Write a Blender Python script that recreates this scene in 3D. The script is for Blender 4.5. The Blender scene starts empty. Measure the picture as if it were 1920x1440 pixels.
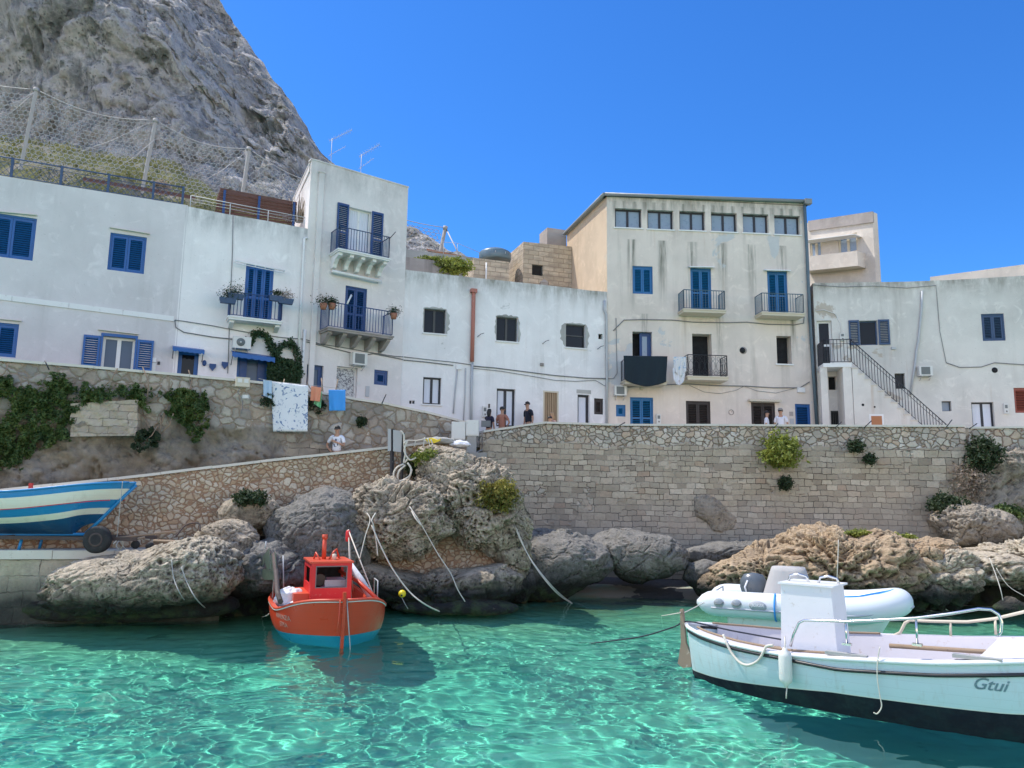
import bpy, bmesh, math, random
import numpy as np
from mathutils import Matrix, Vector

random.seed(7)
RNG = np.random.RandomState(11)
SC = bpy.context.scene
COL = SC.collection
PI = math.pi
R = math.radians

# ------------------------------------------------------------------ camera
FPX = 1442.0
CAMZ = 3.0
def _cam_rot():
    u = Vector((143, 9640, -1442)).normalized()
    f = Vector((0, 0, -1)); f = (f - u*f.dot(u)).normalized()
    return Matrix((f.cross(u), f, u))
ROT = _cam_rot()
camd = bpy.data.cameras.new('camera')
cam = bpy.data.objects.new('camera', camd); COL.objects.link(cam)
cam.matrix_world = Matrix.Translation((0, 0, CAMZ)) @ ROT.to_4x4()
camd.sensor_width = 36; camd.lens = FPX/1920*36; camd.clip_start = 0.1; camd.clip_end = 3000
SC.camera = cam

def ray(px, py):
    return ROT @ Vector((px-960, 720-py, -FPX))
def at(px, py, Y):
    """the place at distance Y that is seen at photo pixel (px, py)"""
    d = ray(px, py); t = Y/d.y
    return Vector((d.x*t, Y, CAMZ + d.z*t))
def onz(px, py, z=0.0):
    d = ray(px, py); t = (z-CAMZ)/d.z
    return Vector((d.x*t, d.y*t, z))
def xz_at(px, py, Y): 
    p = at(px, py, Y); return p.x, p.z

# ------------------------------------------------------------------ tagging
def tag(o, label=None, cat=None, group=None, kind=None):
    if label: o['label'] = label
    if cat: o['category'] = cat
    if group: o['group'] = group
    if kind: o['kind'] = kind
    return o
def empty(name, loc, label, cat, rz=0.0, group=None):
    o = bpy.data.objects.new(name, None); COL.objects.link(o)
    o.empty_display_size = 0.2
    o.location = loc; o.rotation_euler = (0, 0, rz)
    return tag(o, label, cat, group)
def copy_tree(o, parent=None):
    c = o.copy(); COL.objects.link(c); c.parent = parent
    for ch in [k for k in bpy.data.objects if k.parent == o]:
        copy_tree(ch, c)
    return c

# ------------------------------------------------------------------ mesh builder
class MB:
    def __init__(s):
        s.v = []; s.f = []; s.m = []; s.sm = []
    def add(s, vs, fs, mi=0, smooth=False):
        b = len(s.v); s.v.extend([tuple(v) for v in vs])
        for f in fs:
            s.f.append(tuple(i+b for i in f)); s.m.append(mi); s.sm.append(smooth)
        return s
    def box(s, x0, x1, y0, y1, z0, z1, mi=0):
        if x1 < x0: x0, x1 = x1, x0
        if y1 < y0: y0, y1 = y1, y0
        if z1 < z0: z0, z1 = z1, z0
        v = [(x, y, z) for z in (z0, z1) for y in (y0, y1) for x in (x0, x1)]
        return s.add(v, [(0,2,3,1),(4,5,7,6),(0,1,5,4),(1,3,7,5),(3,2,6,7),(2,0,4,6)], mi)
    def obox(s, c, hx, hy, hz, rot=None, mi=0):
        rot = rot or Matrix.Identity(3); c = Vector(c)
        v = [c + rot @ Vector((x*hx, y*hy, z*hz)) for z in (-1,1) for y in (-1,1) for x in (-1,1)]
        return s.add(v, [(0,2,3,1),(4,5,7,6),(0,1,5,4),(1,3,7,5),(3,2,6,7),(2,0,4,6)], mi)
    def quad(s, a, b, c, d, mi=0): return s.add([a,b,c,d], [(0,1,2,3)], mi)
    def tube(s, pts, r, n=6, mi=0, cap=True, smooth=True):
        pts = [Vector(p) for p in pts]
        if len(pts) < 2: return s
        rs = r if isinstance(r, (list, tuple)) else [r]*len(pts)
        vs = []; up = None
        for i, p in enumerate(pts):
            t = (pts[min(i+1, len(pts)-1)] - pts[max(i-1, 0)])
            if t.length < 1e-9: t = Vector((0,0,1))
            t.normalize()
            if up is None:
                up = Vector((0,0,1)) if abs(t.z) < .9 else Vector((1,0,0))
            x = t.cross(up)
            if x.length < 1e-6: x = t.orthogonal()
            x.normalize(); y = x.cross(t).normalized(); up = y
            for k in range(n):
                a = 2*PI*k/n
                vs.append(p + (x*math.cos(a) + y*math.sin(a))*rs[i])
        fs = []
        for i in range(len(pts)-1):
            for k in range(n):
                a = i*n+k; b = i*n+(k+1) % n
                fs.append((a, a+n, b+n, b))
        s.add(vs, fs, mi, smooth)
        if cap:
            b = len(s.v) - len(vs)
            s.f.append(tuple(b+k for k in range(n))); s.m.append(mi); s.sm.append(False)
            s.f.append(tuple(b+len(vs)-1-k for k in range(n))); s.m.append(mi); s.sm.append(False)
        return s
    def lathe(s, prof, c=(0,0,0), n=16, mi=0, axis='z', smooth=True):
        vs = []; c = Vector(c)
        for (r, z) in prof:
            for k in range(n):
                a = 2*PI*k/n
                p = Vector((r*math.cos(a), r*math.sin(a), z))
                if axis == 'y': p = Vector((p.x, p.z, p.y))
                if axis == 'x': p = Vector((p.z, p.x, p.y))
                vs.append(c+p)
        fs = []
        for i in range(len(prof)-1):
            for k in range(n):
                a = i*n+k; b = i*n+(k+1) % n
                fs.append((a, b, b+n, a+n))
        s.add(vs, fs, mi, smooth)
        b = len(s.v)-len(vs)
        for (row, rev) in ((0, True), (len(prof)-1, False)):
            if prof[row][0] > 1e-5:
                idx = [b+row*n+k for k in range(n)]
                s.f.append(tuple(reversed(idx)) if rev else tuple(idx)); s.m.append(mi); s.sm.append(False)
        return s
    def prism(s, poly, y0, y1, mi=0):
        """poly in x,z extruded in y"""
        n = len(poly)
        v = [(p[0], y0, p[1]) for p in poly] + [(p[0], y1, p[1]) for p in poly]
        f = [tuple(range(n)), tuple(reversed(range(n, 2*n)))]
        f += [(i, i+n, (i+1) % n + n, (i+1) % n) for i in range(n)]
        return s.add(v, f, mi)
    def vary(s, fn):
        s.v = [tuple(fn(Vector(p))) for p in s.v]; return s
    def build(s, name, mats, parent=None, fix=True, smooth=None):
        me = bpy.data.meshes.new(name)
        me.from_pydata(s.v, [], s.f)
        if not isinstance(mats, (list, tuple)): mats = [mats]
        for m in mats: me.materials.append(m)
        me.polygons.foreach_set('material_index', s.m)
        me.polygons.foreach_set('use_smooth', s.sm if smooth is None else [smooth]*len(s.f))
        if fix and len(s.f) < 60000:
            bm = bmesh.new(); bm.from_mesh(me)
            bmesh.ops.recalc_face_normals(bm, faces=bm.faces)
            bm.to_mesh(me); bm.free()
        me.update()
        o = bpy.data.objects.new(name, me); COL.objects.link(o)
        if parent is not None: o.parent = parent
        return o

def np_mesh(name, co, quads, mats, parent=None, smooth=True, mi=None):
    me = bpy.data.meshes.new(name)
    co = np.asarray(co, dtype=np.float32); quads = np.asarray(quads, dtype=np.int32)
    me.vertices.add(len(co)); me.vertices.foreach_set('co', co.ravel())
    k = quads.shape[1]
    me.loops.add(quads.size); me.loops.foreach_set('vertex_index', quads.ravel())
    me.polygons.add(len(quads)); me.polygons.foreach_set('loop_start', np.arange(0, quads.size, k, dtype=np.int32))
    if not isinstance(mats, (list, tuple)): mats = [mats]
    for m in mats: me.materials.append(m)
    if mi is not None: me.polygons.foreach_set('material_index', np.asarray(mi, dtype=np.int32))
    me.polygons.foreach_set('use_smooth', np.full(len(quads), smooth))
    me.update(calc_edges=True); me.validate()
    o = bpy.data.objects.new(name, me); COL.objects.link(o)
    if parent is not None: o.parent = parent
    return o

def grid_quads(ny, nx, wrap=False):
    i = np.arange(ny*nx).reshape(ny, nx)
    if wrap: i = np.concatenate([i, i[:, :1]], 1)
    return np.stack([i[:-1,:-1], i[:-1,1:], i[1:,1:], i[1:,:-1]], -1).reshape(-1, 4)

# ------------------------------------------------------------------ numpy noise
_P = np.random.RandomState(5).permutation(256); _P = np.concatenate([_P]*3)
_G = np.random.RandomState(6).normal(size=(256, 3)); _G /= np.linalg.norm(_G, axis=1)[:, None]
_J = np.random.RandomState(8).rand(256, 3)
def _hash(i, j, k): return _P[_P[_P[i & 255] + (j & 255)] + (k & 255)]
def pnoise(p):
    p = np.asarray(p, dtype=np.float64); i = np.floor(p).astype(int); f = p - i
    u = f*f*f*(f*(f*6-15)+10); r = 0
    for a in (0, 1):
        for b in (0, 1):
            for c in (0, 1):
                g = _G[_hash(i[:,0]+a, i[:,1]+b, i[:,2]+c)]
                d = (g*(f - np.array([a, b, c]))).sum(1)
                w = (u[:,0] if a else 1-u[:,0])*(u[:,1] if b else 1-u[:,1])*(u[:,2] if c else 1-u[:,2])
                r = r + w*d
    return r*1.6
def fbm(p, octs=4, ridged=False, gain=.5):
    a = 1.0; s = 0; p = np.asarray(p, dtype=np.float64)
    for o in range(octs):
        n = pnoise(p + 17.3*o)
        s = s + a*((1-2*np.abs(n)) if ridged else n); a *= gain; p = p*2.03
    return s
def worley(p, cell=False):
    p = np.asarray(p, dtype=np.float64); i = np.floor(p).astype(int); f = p - i
    d1 = np.full(len(p), 9.0); d2 = np.full(len(p), 9.0); cr = np.zeros(len(p))
    for a in (-1, 0, 1):
        for b in (-1, 0, 1):
            for c in (-1, 0, 1):
                j = _J[_hash(i[:,0]+a, i[:,1]+b, i[:,2]+c)]
                d = np.sqrt(((np.array([a, b, c]) + j - f)**2).sum(1))
                if cell: cr = np.where(d < d1, j[:,0]*.5+j[:,1]*.5, cr)
                d2 = np.minimum(d2, np.maximum(d, d1)); d1 = np.minimum(d1, d)
    return (d1, d2, cr) if cell else (d1, d2)
def sstep(a, b, x):
    t = np.clip((x-a)/(b-a), 0, 1); return t*t*(3-2*t)

# ------------------------------------------------------------------ node material helper
class NM:
    def __init__(s, name):
        s.mat = bpy.data.materials.new(name); s.mat.use_nodes = True
        s.t = s.mat.node_tree; s.t.nodes.clear()
        s.out = s.t.nodes.new('ShaderNodeOutputMaterial')
        s._co = None
    def n(s, typ, props=None, **ins):
        nd = s.t.nodes.new('ShaderNode'+typ)
        for k, v in (props or {}).items(): setattr(nd, k, v)
        for k, v in ins.items():
            key = int(k[1:]) if k[0] == 'i' and k[1:].isdigit() else k.replace('_', ' ')
            s.set(nd.inputs[key], v)
        return nd
    def set(s, sock, v):
        if isinstance(v, bpy.types.NodeSocket): s.t.links.new(v, sock)
        elif isinstance(v, bpy.types.Node): s.t.links.new(v.outputs[0], sock)
        elif isinstance(v, (tuple, list)) and len(v) == 3 and sock.type == 'RGBA': sock.default_value = (*v, 1)
        else: sock.default_value = v
    @property
    def co(s):
        if s._co is None: s._co = s.n('TexCoord').outputs['Object']
        return s._co
    def world(s): return s.n('NewGeometry').outputs['Position']
    def map(s, v, scale=(1,1,1), loc=(0,0,0)):
        return s.n('Mapping', Vector=v, Scale=scale, Location=loc).outputs[0]
    def noise(s, scale, detail=4, rough=.55, v=None, dist=0.0, color=False):
        nd = s.n('TexNoise', Vector=v if v is not None else s.co, Scale=scale, Detail=detail, Roughness=rough, Distortion=dist)
        return nd.outputs[1 if color else 0]
    def vor(s, scale, feature='F1', v=None, out=0, rnd=1.0):
        nd = s.n('TexVoronoi', {'feature': feature}, Vector=v if v is not None else s.co, Scale=scale, Randomness=rnd)
        return nd.outputs[out]
    def ramp(s, f, stops, interp='LINEAR'):
        nd = s.n('ValToRGB', Fac=f); cr = nd.color_ramp; cr.interpolation = interp
        while len(cr.elements) > 1: cr.elements.remove(cr.elements[-1])
        def c4(c): return (c, c, c, 1) if isinstance(c, (int, float)) else ((*c, 1) if len(c) == 3 else c)
        cr.elements[0].position = stops[0][0]; cr.elements[0].color = c4(stops[0][1])
        for p, c in stops[1:]:
            e = cr.elements.new(p); e.color = c4(c)
        return nd.outputs[0]
    def mr(s, f, a, b, c=0.0, d=1.0):
        return s.n('MapRange', Value=f, i1=a, i2=b, i3=c, i4=d).outputs[0]
    def mix(s, a, b, f, mode='MIX'):
        nd = s.n('Mix', {'data_type': 'RGBA', 'blend_type': mode})
        s.set(nd.inputs[0], f); s.set(nd.inputs[6], a); s.set(nd.inputs[7], b)
        return nd.outputs[2]
    def m(s, op, a, b=0.0, c=0.0, clamp=False):
        nd = s.n('Math', {'operation': op, 'use_clamp': clamp}, i0=a, i1=b)
        if op in ('MULTIPLY_ADD',): s.set(nd.inputs[2], c)
        return nd.outputs[0]
    def vm(s, op, a, b):
        return s.n('VectorMath', {'operation': op}, i0=a, i1=b).outputs[0]
    def sep(s, v): return s.n('SeparateXYZ', Vector=v).outputs
    def comb(s, x, y, z): return s.n('CombineXYZ', X=x, Y=y, Z=z).outputs[0]
    def warp(s, v, scale, amt):
        n = s.noise(scale, 3, v=v, color=True)
        return s.vm('ADD', v, s.vm('MULTIPLY', s.vm('SUBTRACT', n, (.5,.5,.5)), (amt,amt,amt)))
    def bump(s, h, strength=.5, dist=.02, normal=None):
        nd = s.n('Bump', Strength=strength, Distance=dist, Height=h)
        if normal is not None: s.set(nd.inputs['Normal'], normal)
        return nd.outputs[0]
    def bsdf(s, color, rough=.8, metal=0.0, normal=None, **kw):
        b = s.n('BsdfPrincipled', Base_Color=color, Roughness=rough, Metallic=metal, **kw)
        if normal is not None: s.set(b.inputs['Normal'], normal)
        s.t.links.new(b.outputs[0], s.out.inputs[0]); return s.mat
# ================================================================== MATERIALS
def plaster(name, base, dark=(.22,.21,.18), ztop=None, streak=.45, patch=None, patch_thr=.66, blot=.18, rust=0.0, grime=.8, zbot=0.0, seed=0.0, drips=None):
    g = NM(name); co = g.map(g.co, loc=(seed, seed*.7, 0))
    x, y, z = g.sep(g.co)
    c = g.mix(base, tuple(v*(1-blot*1.6) for v in base), g.mr(g.noise(.55, 7, .62, co), .38, .72))
    c = g.mix(c, tuple(min(1, v*1.1) for v in base), g.mr(g.noise(1.7, 5, .6, co, 1.5), .55, .75))
    st = g.noise(1.0, 6, .6, g.map(co, (2.6, 2.6, .16)))
    stm = g.mr(g.noise(.35, 3, .5, co), .38, .62)
    c = g.mix(c, dark, g.m('MULTIPLY', g.m('MULTIPLY', g.mr(st, .52, .74), stm), streak))
    if ztop is not None:
        gz = g.mr(z, ztop-1.0, ztop+.05)
        gm = g.m('MULTIPLY', g.m('MULTIPLY', gz, g.m('MULTIPLY', gz, g.mr(g.noise(1.4, 8, .7, g.map(co, (1.6,1.6,.5))), .34, .62))), grime)
        c = g.mix(c, dark, gm)
    if rust:
        rs = g.mr(g.noise(.8, 5, .6, g.map(co, (3.0, 3.0, .22), (9, 4, 2))), .62, .78)
        c = g.mix(c, (.42, .25, .12), g.m('MULTIPLY', rs, rust))
    if drips:
        for (u0, per, zt, ln, wd_, am) in drips:
            ph = g.m('FRACT', g.m('DIVIDE', g.m('SUBTRACT', g.m('ADD', x, g.m('MULTIPLY', g.m('SUBTRACT', g.noise(1.3, 3, .5, co), .5), .12)), u0), per))
            dd = g.m('ABSOLUTE', g.m('SUBTRACT', ph, .5))
            a = g.mr(dd, wd_/per, wd_/per*.25)
            lz = g.m('MULTIPLY', g.mr(z, zt-ln, zt-ln*.3), g.mr(z, zt+.03, zt))
            a = g.m('MULTIPLY', g.m('MULTIPLY', a, lz), g.mr(g.noise(1.0, 6, .65, g.map(co, (9, 9, .5))), .38, .60))
            c = g.mix(c, (.19, .185, .15), g.m('MULTIPLY', a, am))
    h = g.noise(9, 8, .7, co)
    if patch is not None:
        pn = g.noise(.42, 9, .6, g.map(co, loc=(3.1, 0, 5.7)), .4)
        pm = g.mr(pn, patch_thr, patch_thr+.015)
        pc = g.mix(patch, tuple(v*.72 for v in patch), g.noise(3, 6, .6, co))
        c = g.mix(c, pc, g.m('MULTIPLY', pm, .85))
        h = g.m('SUBTRACT', h, g.m('MULTIPLY', pm, .9))
    sp = g.mr(g.noise(24, 2, .5, co), .70, .74)
    c = g.mix(c, dark, g.m('MULTIPLY', sp, .35))
    lowd = g.mr(z, zbot+.9, zbot)
    c = g.mix(c, tuple(v*.72 for v in base), g.m('MULTIPLY', lowd, g.noise(2.5, 5, .6, co)))
    return g.bsdf(c, .88, normal=g.bump(h, .35, .02))

def rubble_nodes(g, v, sc=3.2, tones=((.50,.44,.34),(.62,.57,.47),(.40,.36,.30),(.55,.42,.30),(.68,.64,.56)), mortar=(.30,.20,.14), mw=.06):
    v = g.warp(g.warp(v, 9.0, .05), 2.2, .28)
    v = g.map(v, (1, 1, 1.22))
    e = g.n('TexVoronoi', {'feature': 'DISTANCE_TO_EDGE'}, Vector=v, Scale=sc).outputs[0]
    rc = g.n('TexVoronoi', Vector=v, Scale=sc).outputs[1]
    r = g.sep(rc)[0]
    st = [(i/(len(tones)-1), t) for i, t in enumerate(tones)]
    c = g.ramp(r, st)
    c = g.mix(c, tuple(a*.55 for a in tones[0]), g.m('MULTIPLY', g.mr(g.noise(9, 6, .65, v), .48, .75), .55))
    mm = g.mr(g.m('ADD', e, g.m('MULTIPLY', g.m('SUBTRACT', g.noise(5, 4, .6, v), .5), mw*2.4)), mw*1.15, mw*.55)
    c = g.mix(c, g.mix(mortar, tuple(a*.6 for a in mortar), g.noise(7, 4, .6, v)), mm)
    h = g.m('ADD', g.mr(e, 0.0, mw*2.2), g.m('MULTIPLY', g.noise(14, 5, .6, v), .35))
    return c, h
def ashlar_nodes(g, v, w=.31, hgt=.19, seed=0):
    x, y, z = g.sep(g.warp(g.warp(v, 8.0, .07), 1.1, .14))
    bv = g.comb(x, z, 0)
    b = g.n('TexBrick', {'offset': .5, 'squash': 1.35, 'squash_frequency': 3, 'offset_frequency': 2}, Vector=bv, Scale=1.0,
            Color1=(.0,.0,.0,1), Color2=(1,1,1,1), Mortar=(.5,.5,.5,1), Mortar_Size=.010, Mortar_Smooth=.4, Bias=0.0, Brick_Width=w, Row_Height=hgt)
    t = g.sep(b.outputs[0])[0]
    c = g.ramp(t, [(0, (.31,.255,.19)), (.35, (.49,.42,.315)), (.6, (.41,.345,.26)), (.8, (.60,.52,.40)), (1, (.42,.31,.22))])
    c = g.mix(c, (.24,.21,.17), g.m('MULTIPLY', g.mr(g.noise(11, 6, .7, v), .45, .75), .55))
    mo = g.mix((.50,.43,.34), (.07,.055,.04), g.mr(g.noise(1.6, 5, .6, v), .40, .52))
    c = g.mix(c, mo, g.m('MULTIPLY', b.outputs[1], .95))
    h = g.m('ADD', g.m('MULTIPLY', g.m('SUBTRACT', 1.0, b.outputs[1]), 1.0), g.m('MULTIPLY', g.noise(13, 6, .6, v), .5))
    h = g.m('ADD', h, g.m('MULTIPLY', t, .7))
    return c, h
def rubble(name, sc=3.2, dirt=.4, tint=1.0, **k):
    g = NM(name); c, h = rubble_nodes(g, g.co, sc, **k)
    c = g.mix(c, (.16,.15,.12), g.m('MULTIPLY', g.mr(g.noise(.7, 6, .6), .45, .7), dirt))
    return g.bsdf(c, .92, normal=g.bump(h, .8, .04))
def seawall(name, zsplit, zamp=.25):
    g = NM(name); x, y, z = g.sep(g.co)
    ca, ha = ashlar_nodes(g, g.co); cb_, hb_ = ashlar_nodes(g, g.map(g.co, loc=(.17, 0, .08)), .43, .25); cc_, hc_ = rubble_nodes(g, g.map(g.co, (1, 1, 1.3)), 3.9, mortar=(.24,.19,.14), mw=.04)
    f1 = g.mr(g.noise(.55, 4, .6, g.map(g.co, loc=(2,0,6))), .52, .54); f2 = g.mr(g.noise(.45, 4, .6, g.map(g.co, loc=(9,0,3))), .64, .67)
    c1 = g.mix(g.mix(ca, cb_, f1), cc_, f2); h1 = g.mix(g.mix(ha, hb_, f1), hc_, f2)
    c2, h2 = rubble_nodes(g, g.co, 4.6, mortar=(.30,.23,.16), mw=.055)
    zz = g.m('ADD', z, g.m('MULTIPLY', g.m('SUBTRACT', g.noise(.8, 3), .5), zamp*3))
    f = g.mr(zz, zsplit-.02, zsplit+.02)
    # large repairs in rubble towards the right end
    c = g.mix(c1, c2, f); h = g.m('ADD', g.m('MULTIPLY', h1, g.m('SUBTRACT', 1.0, f)), g.m('MULTIPLY', h2, f))
    c = g.mix(c, (.45,.37,.27), g.m('MULTIPLY', g.mr(g.noise(.35, 4, .5, g.map(g.co, loc=(4,2,1))), .5, .68), .45))
    c = g.mix(c, (.17,.155,.125), g.m('MULTIPLY', g.mr(g.noise(.5, 6, .6), .5, .78), .4))
    c = g.mix(c, (.24,.235,.22), g.m('MULTIPLY', g.mr(z, 3.0, 1.7), .45))
    return g.bsdf(c, .93, normal=g.bump(h, .9, .05))
def rock(name, light=(.66,.56,.43), mid=(.29,.245,.18), dark=(.055,.047,.036), wet_shade=True, bump=1.0, warm=(.42,.28,.15), warm_amt=.25, pits=7.0, pitamt=.95):
    g = NM(name); P = g.world(); z = g.sep(P)[2]
    n1 = g.noise(.9, 8, .65, P); n2 = g.noise(6.5, 10, .78, P)
    c = g.ramp(g.m('ADD', g.m('MULTIPLY', n2, .6), g.m('MULTIPLY', g.noise(1.5, 6, .6, P), .4)), [(.38, dark), (.47, mid), (.58, light)])
    c = g.mix(c, mid, g.m('MULTIPLY', g.mr(n1, .4, .65), .5))
    c = g.mix(c, warm, g.m('MULTIPLY', g.mr(g.noise(.7, 5, .6, g.map(P, loc=(7,3,2))), .52, .7), warm_amt))
    Pw = g.warp(P, 6, .12)
    pv = g.vor(pits, 'F1', Pw); pm = g.mr(pv, .34, .12)
    pv2 = g.vor(pits*2.7, 'F1', Pw); pm2 = g.mr(pv2, .30, .12)
    pall = g.m('MAXIMUM', pm, g.m('MULTIPLY', pm2, .8))
    pmask = g.mr(g.noise(1.6, 4, .6, P), .34, .52)
    pall = g.m('MULTIPLY', pall, pmask)
    c = g.mix(c, dark, g.m('MULTIPLY', pall, pitamt))
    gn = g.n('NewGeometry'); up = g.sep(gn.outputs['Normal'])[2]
    c = g.mix(c, light, g.m('MULTIPLY', g.mr(up, .3, .9), .4))  # pale crust on upward faces, with sunlit tops painted in
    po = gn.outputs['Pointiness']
    c = g.mix(c, tuple(v*.5 for v in dark), g.m('MULTIPLY', g.mr(po, .49, .44), .6))  # crevice shade painted dark by pointiness
    c = g.mix(c, tuple(min(.8, v*1.25) for v in light), g.m('MULTIPLY', g.mr(po, .515, .57), .4))  # light on raised edges painted the same way
    if wet_shade:
        zz = g.m('ADD', z, g.m('MULTIPLY', g.m('SUBTRACT', g.noise(1.8, 4, .6, P), .5), .5))
        c = g.mix(c, (.018,.019,.017), g.mr(zz, 1.12, .55))  # wet waterline band, blackened further to paint in undercut shade
        alg = g.m('MULTIPLY', g.mr(zz, .55, .25), g.mr(g.noise(2.5, 4, .6, P), .45, .6))
        c = g.mix(c, (.05,.075,.03), alg)
        c = g.mix(c, (.16,.13,.05), g.m('MULTIPLY', g.mr(z, .12, .0), g.mr(g.noise(3, 4, .6, P), .5, .65)))
    h = g.m('SUBTRACT', g.m('ADD', g.m('MULTIPLY', n2, 1.4), g.m('MULTIPLY', g.noise(20, 6, .7, P), .55)), g.m('MULTIPLY', pall, .7))
    return g.bsdf(c, .92, normal=g.bump(h, bump, .07))
def cliffmat(name):
    g = NM(name); P = g.world(); z = g.sep(P)[2]; Pw = g.warp(P, .8, .4)
    n1 = g.noise(.05, 6, .6, P); n2 = g.noise(.42, 10, .68, g.map(Pw, (1, 1, .75))); n3 = g.noise(2.2, 9, .78, P)
    mixn = g.m('ADD', g.m('MULTIPLY', n2, .62), g.m('MULTIPLY', n3, .38))
    c = g.ramp(mixn, [(.38, (.30,.31,.33)), (.455, (.50,.50,.52)), (.50, (.76,.74,.73)), (.60, (.88,.86,.84))])  # tones lifted and blued to put distance haze into the colour
    c = g.mix(c, (.56,.43,.36), g.m('MULTIPLY', g.mr(g.noise(.06, 5, .6, g.map(P, (1,1,.4), (3,9,2))), .52, .68), .4))
    c = g.mix(c, (.27,.28,.30), g.m('MULTIPLY', g.mr(n1, .50, .64), .5))
    pv = g.vor(1.15, 'F1', g.warp(P, 1.2, .7)); pm = g.m('MULTIPLY', g.mr(pv, .40, .22), g.mr(g.noise(.25, 4, .6, P), .42, .6))
    c = g.mix(c, (.20,.21,.23), g.m('MULTIPLY', pm, .8))
    s2 = g.m('MULTIPLY', g.mr(g.vor(3.0, 'F1', g.warp(P, 2.5, .3)), .36, .24), g.mr(g.noise(.5, 4, .6, P), .45, .58)); c = g.mix(c, (.17,.18,.19), g.m('MULTIPLY', s2, .8))
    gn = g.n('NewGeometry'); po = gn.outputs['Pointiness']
    c = g.mix(c, (.22,.23,.25), g.m('MULTIPLY', g.mr(po, .49, .44), .5)); c = g.mix(c, (.78,.76,.73), g.m('MULTIPLY', g.mr(po, .52, .58), .5))  # crevice shade and edge light painted from pointiness
    up = g.sep(gn.outputs['Normal'])[2]
    veg = g.m('MULTIPLY', g.mr(up, .38, .75), g.mr(g.noise(.5, 7, .7, P), .44, .58))
    c = g.mix(c, (.17,.19,.11), g.m('MULTIPLY', veg, .7))
    sv = g.m('MULTIPLY', g.mr(g.vor(.38, 'F1', g.warp(P, .9, 1.6)), .36, .24), g.mr(g.noise(.16, 5, .6, P), .46, .56)); c = g.mix(c, (.15,.165,.13), g.m('MULTIPLY', sv, .8))
    h = g.m('SUBTRACT', g.m('ADD', g.m('MULTIPLY', n2, 2.0), n3), g.m('MULTIPLY', pm, .9))
    return g.bsdf(c, .95, normal=g.bump(h, 1.0, .8))
def slopemat(name):
    g = NM(name); P = g.world()
    c = g.ramp(g.noise(.8, 9, .7, P), [(.3, (.06,.075,.035)), (.45, (.13,.15,.05)), (.58, (.24,.23,.10)), (.7, (.33,.30,.22))])
    c = g.mix(c, (.36,.33,.30), g.m('MULTIPLY', g.mr(g.noise(.33, 6, .6, P), .5, .62), .8))
    return g.bsdf(c, .95, normal=g.bump(g.noise(2.5, 8, .75, P), 1.0, .35))
def paint(name, col, rough=.5, var=.12, wear=None, wear_amt=.0, metal=0.0, sc=3.0, bump=.05, bdist=.01):
    g = NM(name)
    c = g.mix(tuple(v*(1-var) for v in col), tuple(min(1, v*(1+var)) for v in col), g.noise(sc, 6, .6))
    if wear is not None:
        c = g.mix(c, wear, g.m('MULTIPLY', g.mr(g.noise(sc*3, 8, .7), .60, .66), wear_amt))
    ro = g.mr(g.noise(sc*2, 4), .3, .7, rough*.8, min(1, rough*1.2))
    return g.bsdf(c, ro, metal, g.bump(g.noise(sc*8, 4), bump, bdist))
def leafmat(name, a, b, c3, sc=2.0, sub=True):
    g = NM(name); P = g.world()
    c = g.ramp(g.noise(sc, 4, .7, P), [(.3, a), (.5, b), (.68, c3)])
    c = g.mix(c, tuple(v*1.6 for v in c3), g.m('MULTIPLY', g.mr(g.noise(sc*12, 2, .5, P), .58, .7), .5))
    b1 = g.n('BsdfPrincipled', Base_Color=c, Roughness=.6)
    if sub:
        t = g.n('BsdfTranslucent', Color=c); mx = g.n('MixShader', i0=.3, i1=b1.outputs[0], i2=t.outputs[0])
        g.t.links.new(mx.outputs[0], g.out.inputs[0])
    else: g.t.links.new(b1.outputs[0], g.out.inputs[0])
    return g.mat
def glassmat(name, col=(.03,.04,.05), rough=.06):
    g = NM(name)
    nrm = g.bump(g.noise(1.3, 2), .06, .05)
    return g.bsdf(col, rough, 0.0, nrm, IOR=1.5, Specular_IOR_Level=.22)
def clothmat(name, a, b=None, sc=6.0, thr=.55, folds=True):
    g = NM(name)
    c = g.mix(tuple(v*.9 for v in a), a, g.noise(3, 4))
    if b is not None:
        f = g.mr(g.noise(sc, 5, .6, None, 1.2), thr, thr+.04); c = g.mix(c, b, f)
    h = g.noise(1.2, 3, .5, g.map(g.co, (5, 5, .7)))
    return g.bsdf(c, .9, normal=g.bump(h, .5, .05))

M = {}
M['h1']   = plaster('plaster_pale_grey', (.71,.675,.67), ztop=None, streak=.22, blot=.10, seed=1)
M['h2']   = plaster('plaster_white', (.88,.85,.83), (.34,.34,.33), ztop=6.7, streak=.30, blot=.07, patch=(.62,.64,.62), patch_thr=.72, seed=2)
M['tow']  = plaster('plaster_tower', (.79,.745,.71), (.34,.33,.31), ztop=9.1, streak=.26, blot=.12, seed=3, grime=.5)
M['mid']  = plaster('plaster_flaking_white', (.83,.815,.80), (.30,.29,.25), ztop=6.7, streak=.45, patch=(.55,.55,.52), patch_thr=.665, blot=.10, grime=1.0, seed=4, rust=.15)
M['tall'] = plaster('plaster_stained_cream', (.76,.675,.59), (.20,.19,.15), drips=((.40, 1.268, 9.12, 2.9, .24, 1.0), (.1, .42, 10.75, .8, .12, .8), (3.1, 3.1, 6.0, 1.8, .2, .85)), ztop=10.8, streak=.6, patch=(.62,.64,.64), patch_thr=.62, blot=.11, rust=.35, seed=5)
M['tall_side'] = plaster('plaster_warm', (.60,.47,.33), (.36,.26,.17), streak=.5, patch=(.66,.56,.43), patch_thr=.60, blot=.15, seed=6)
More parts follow.
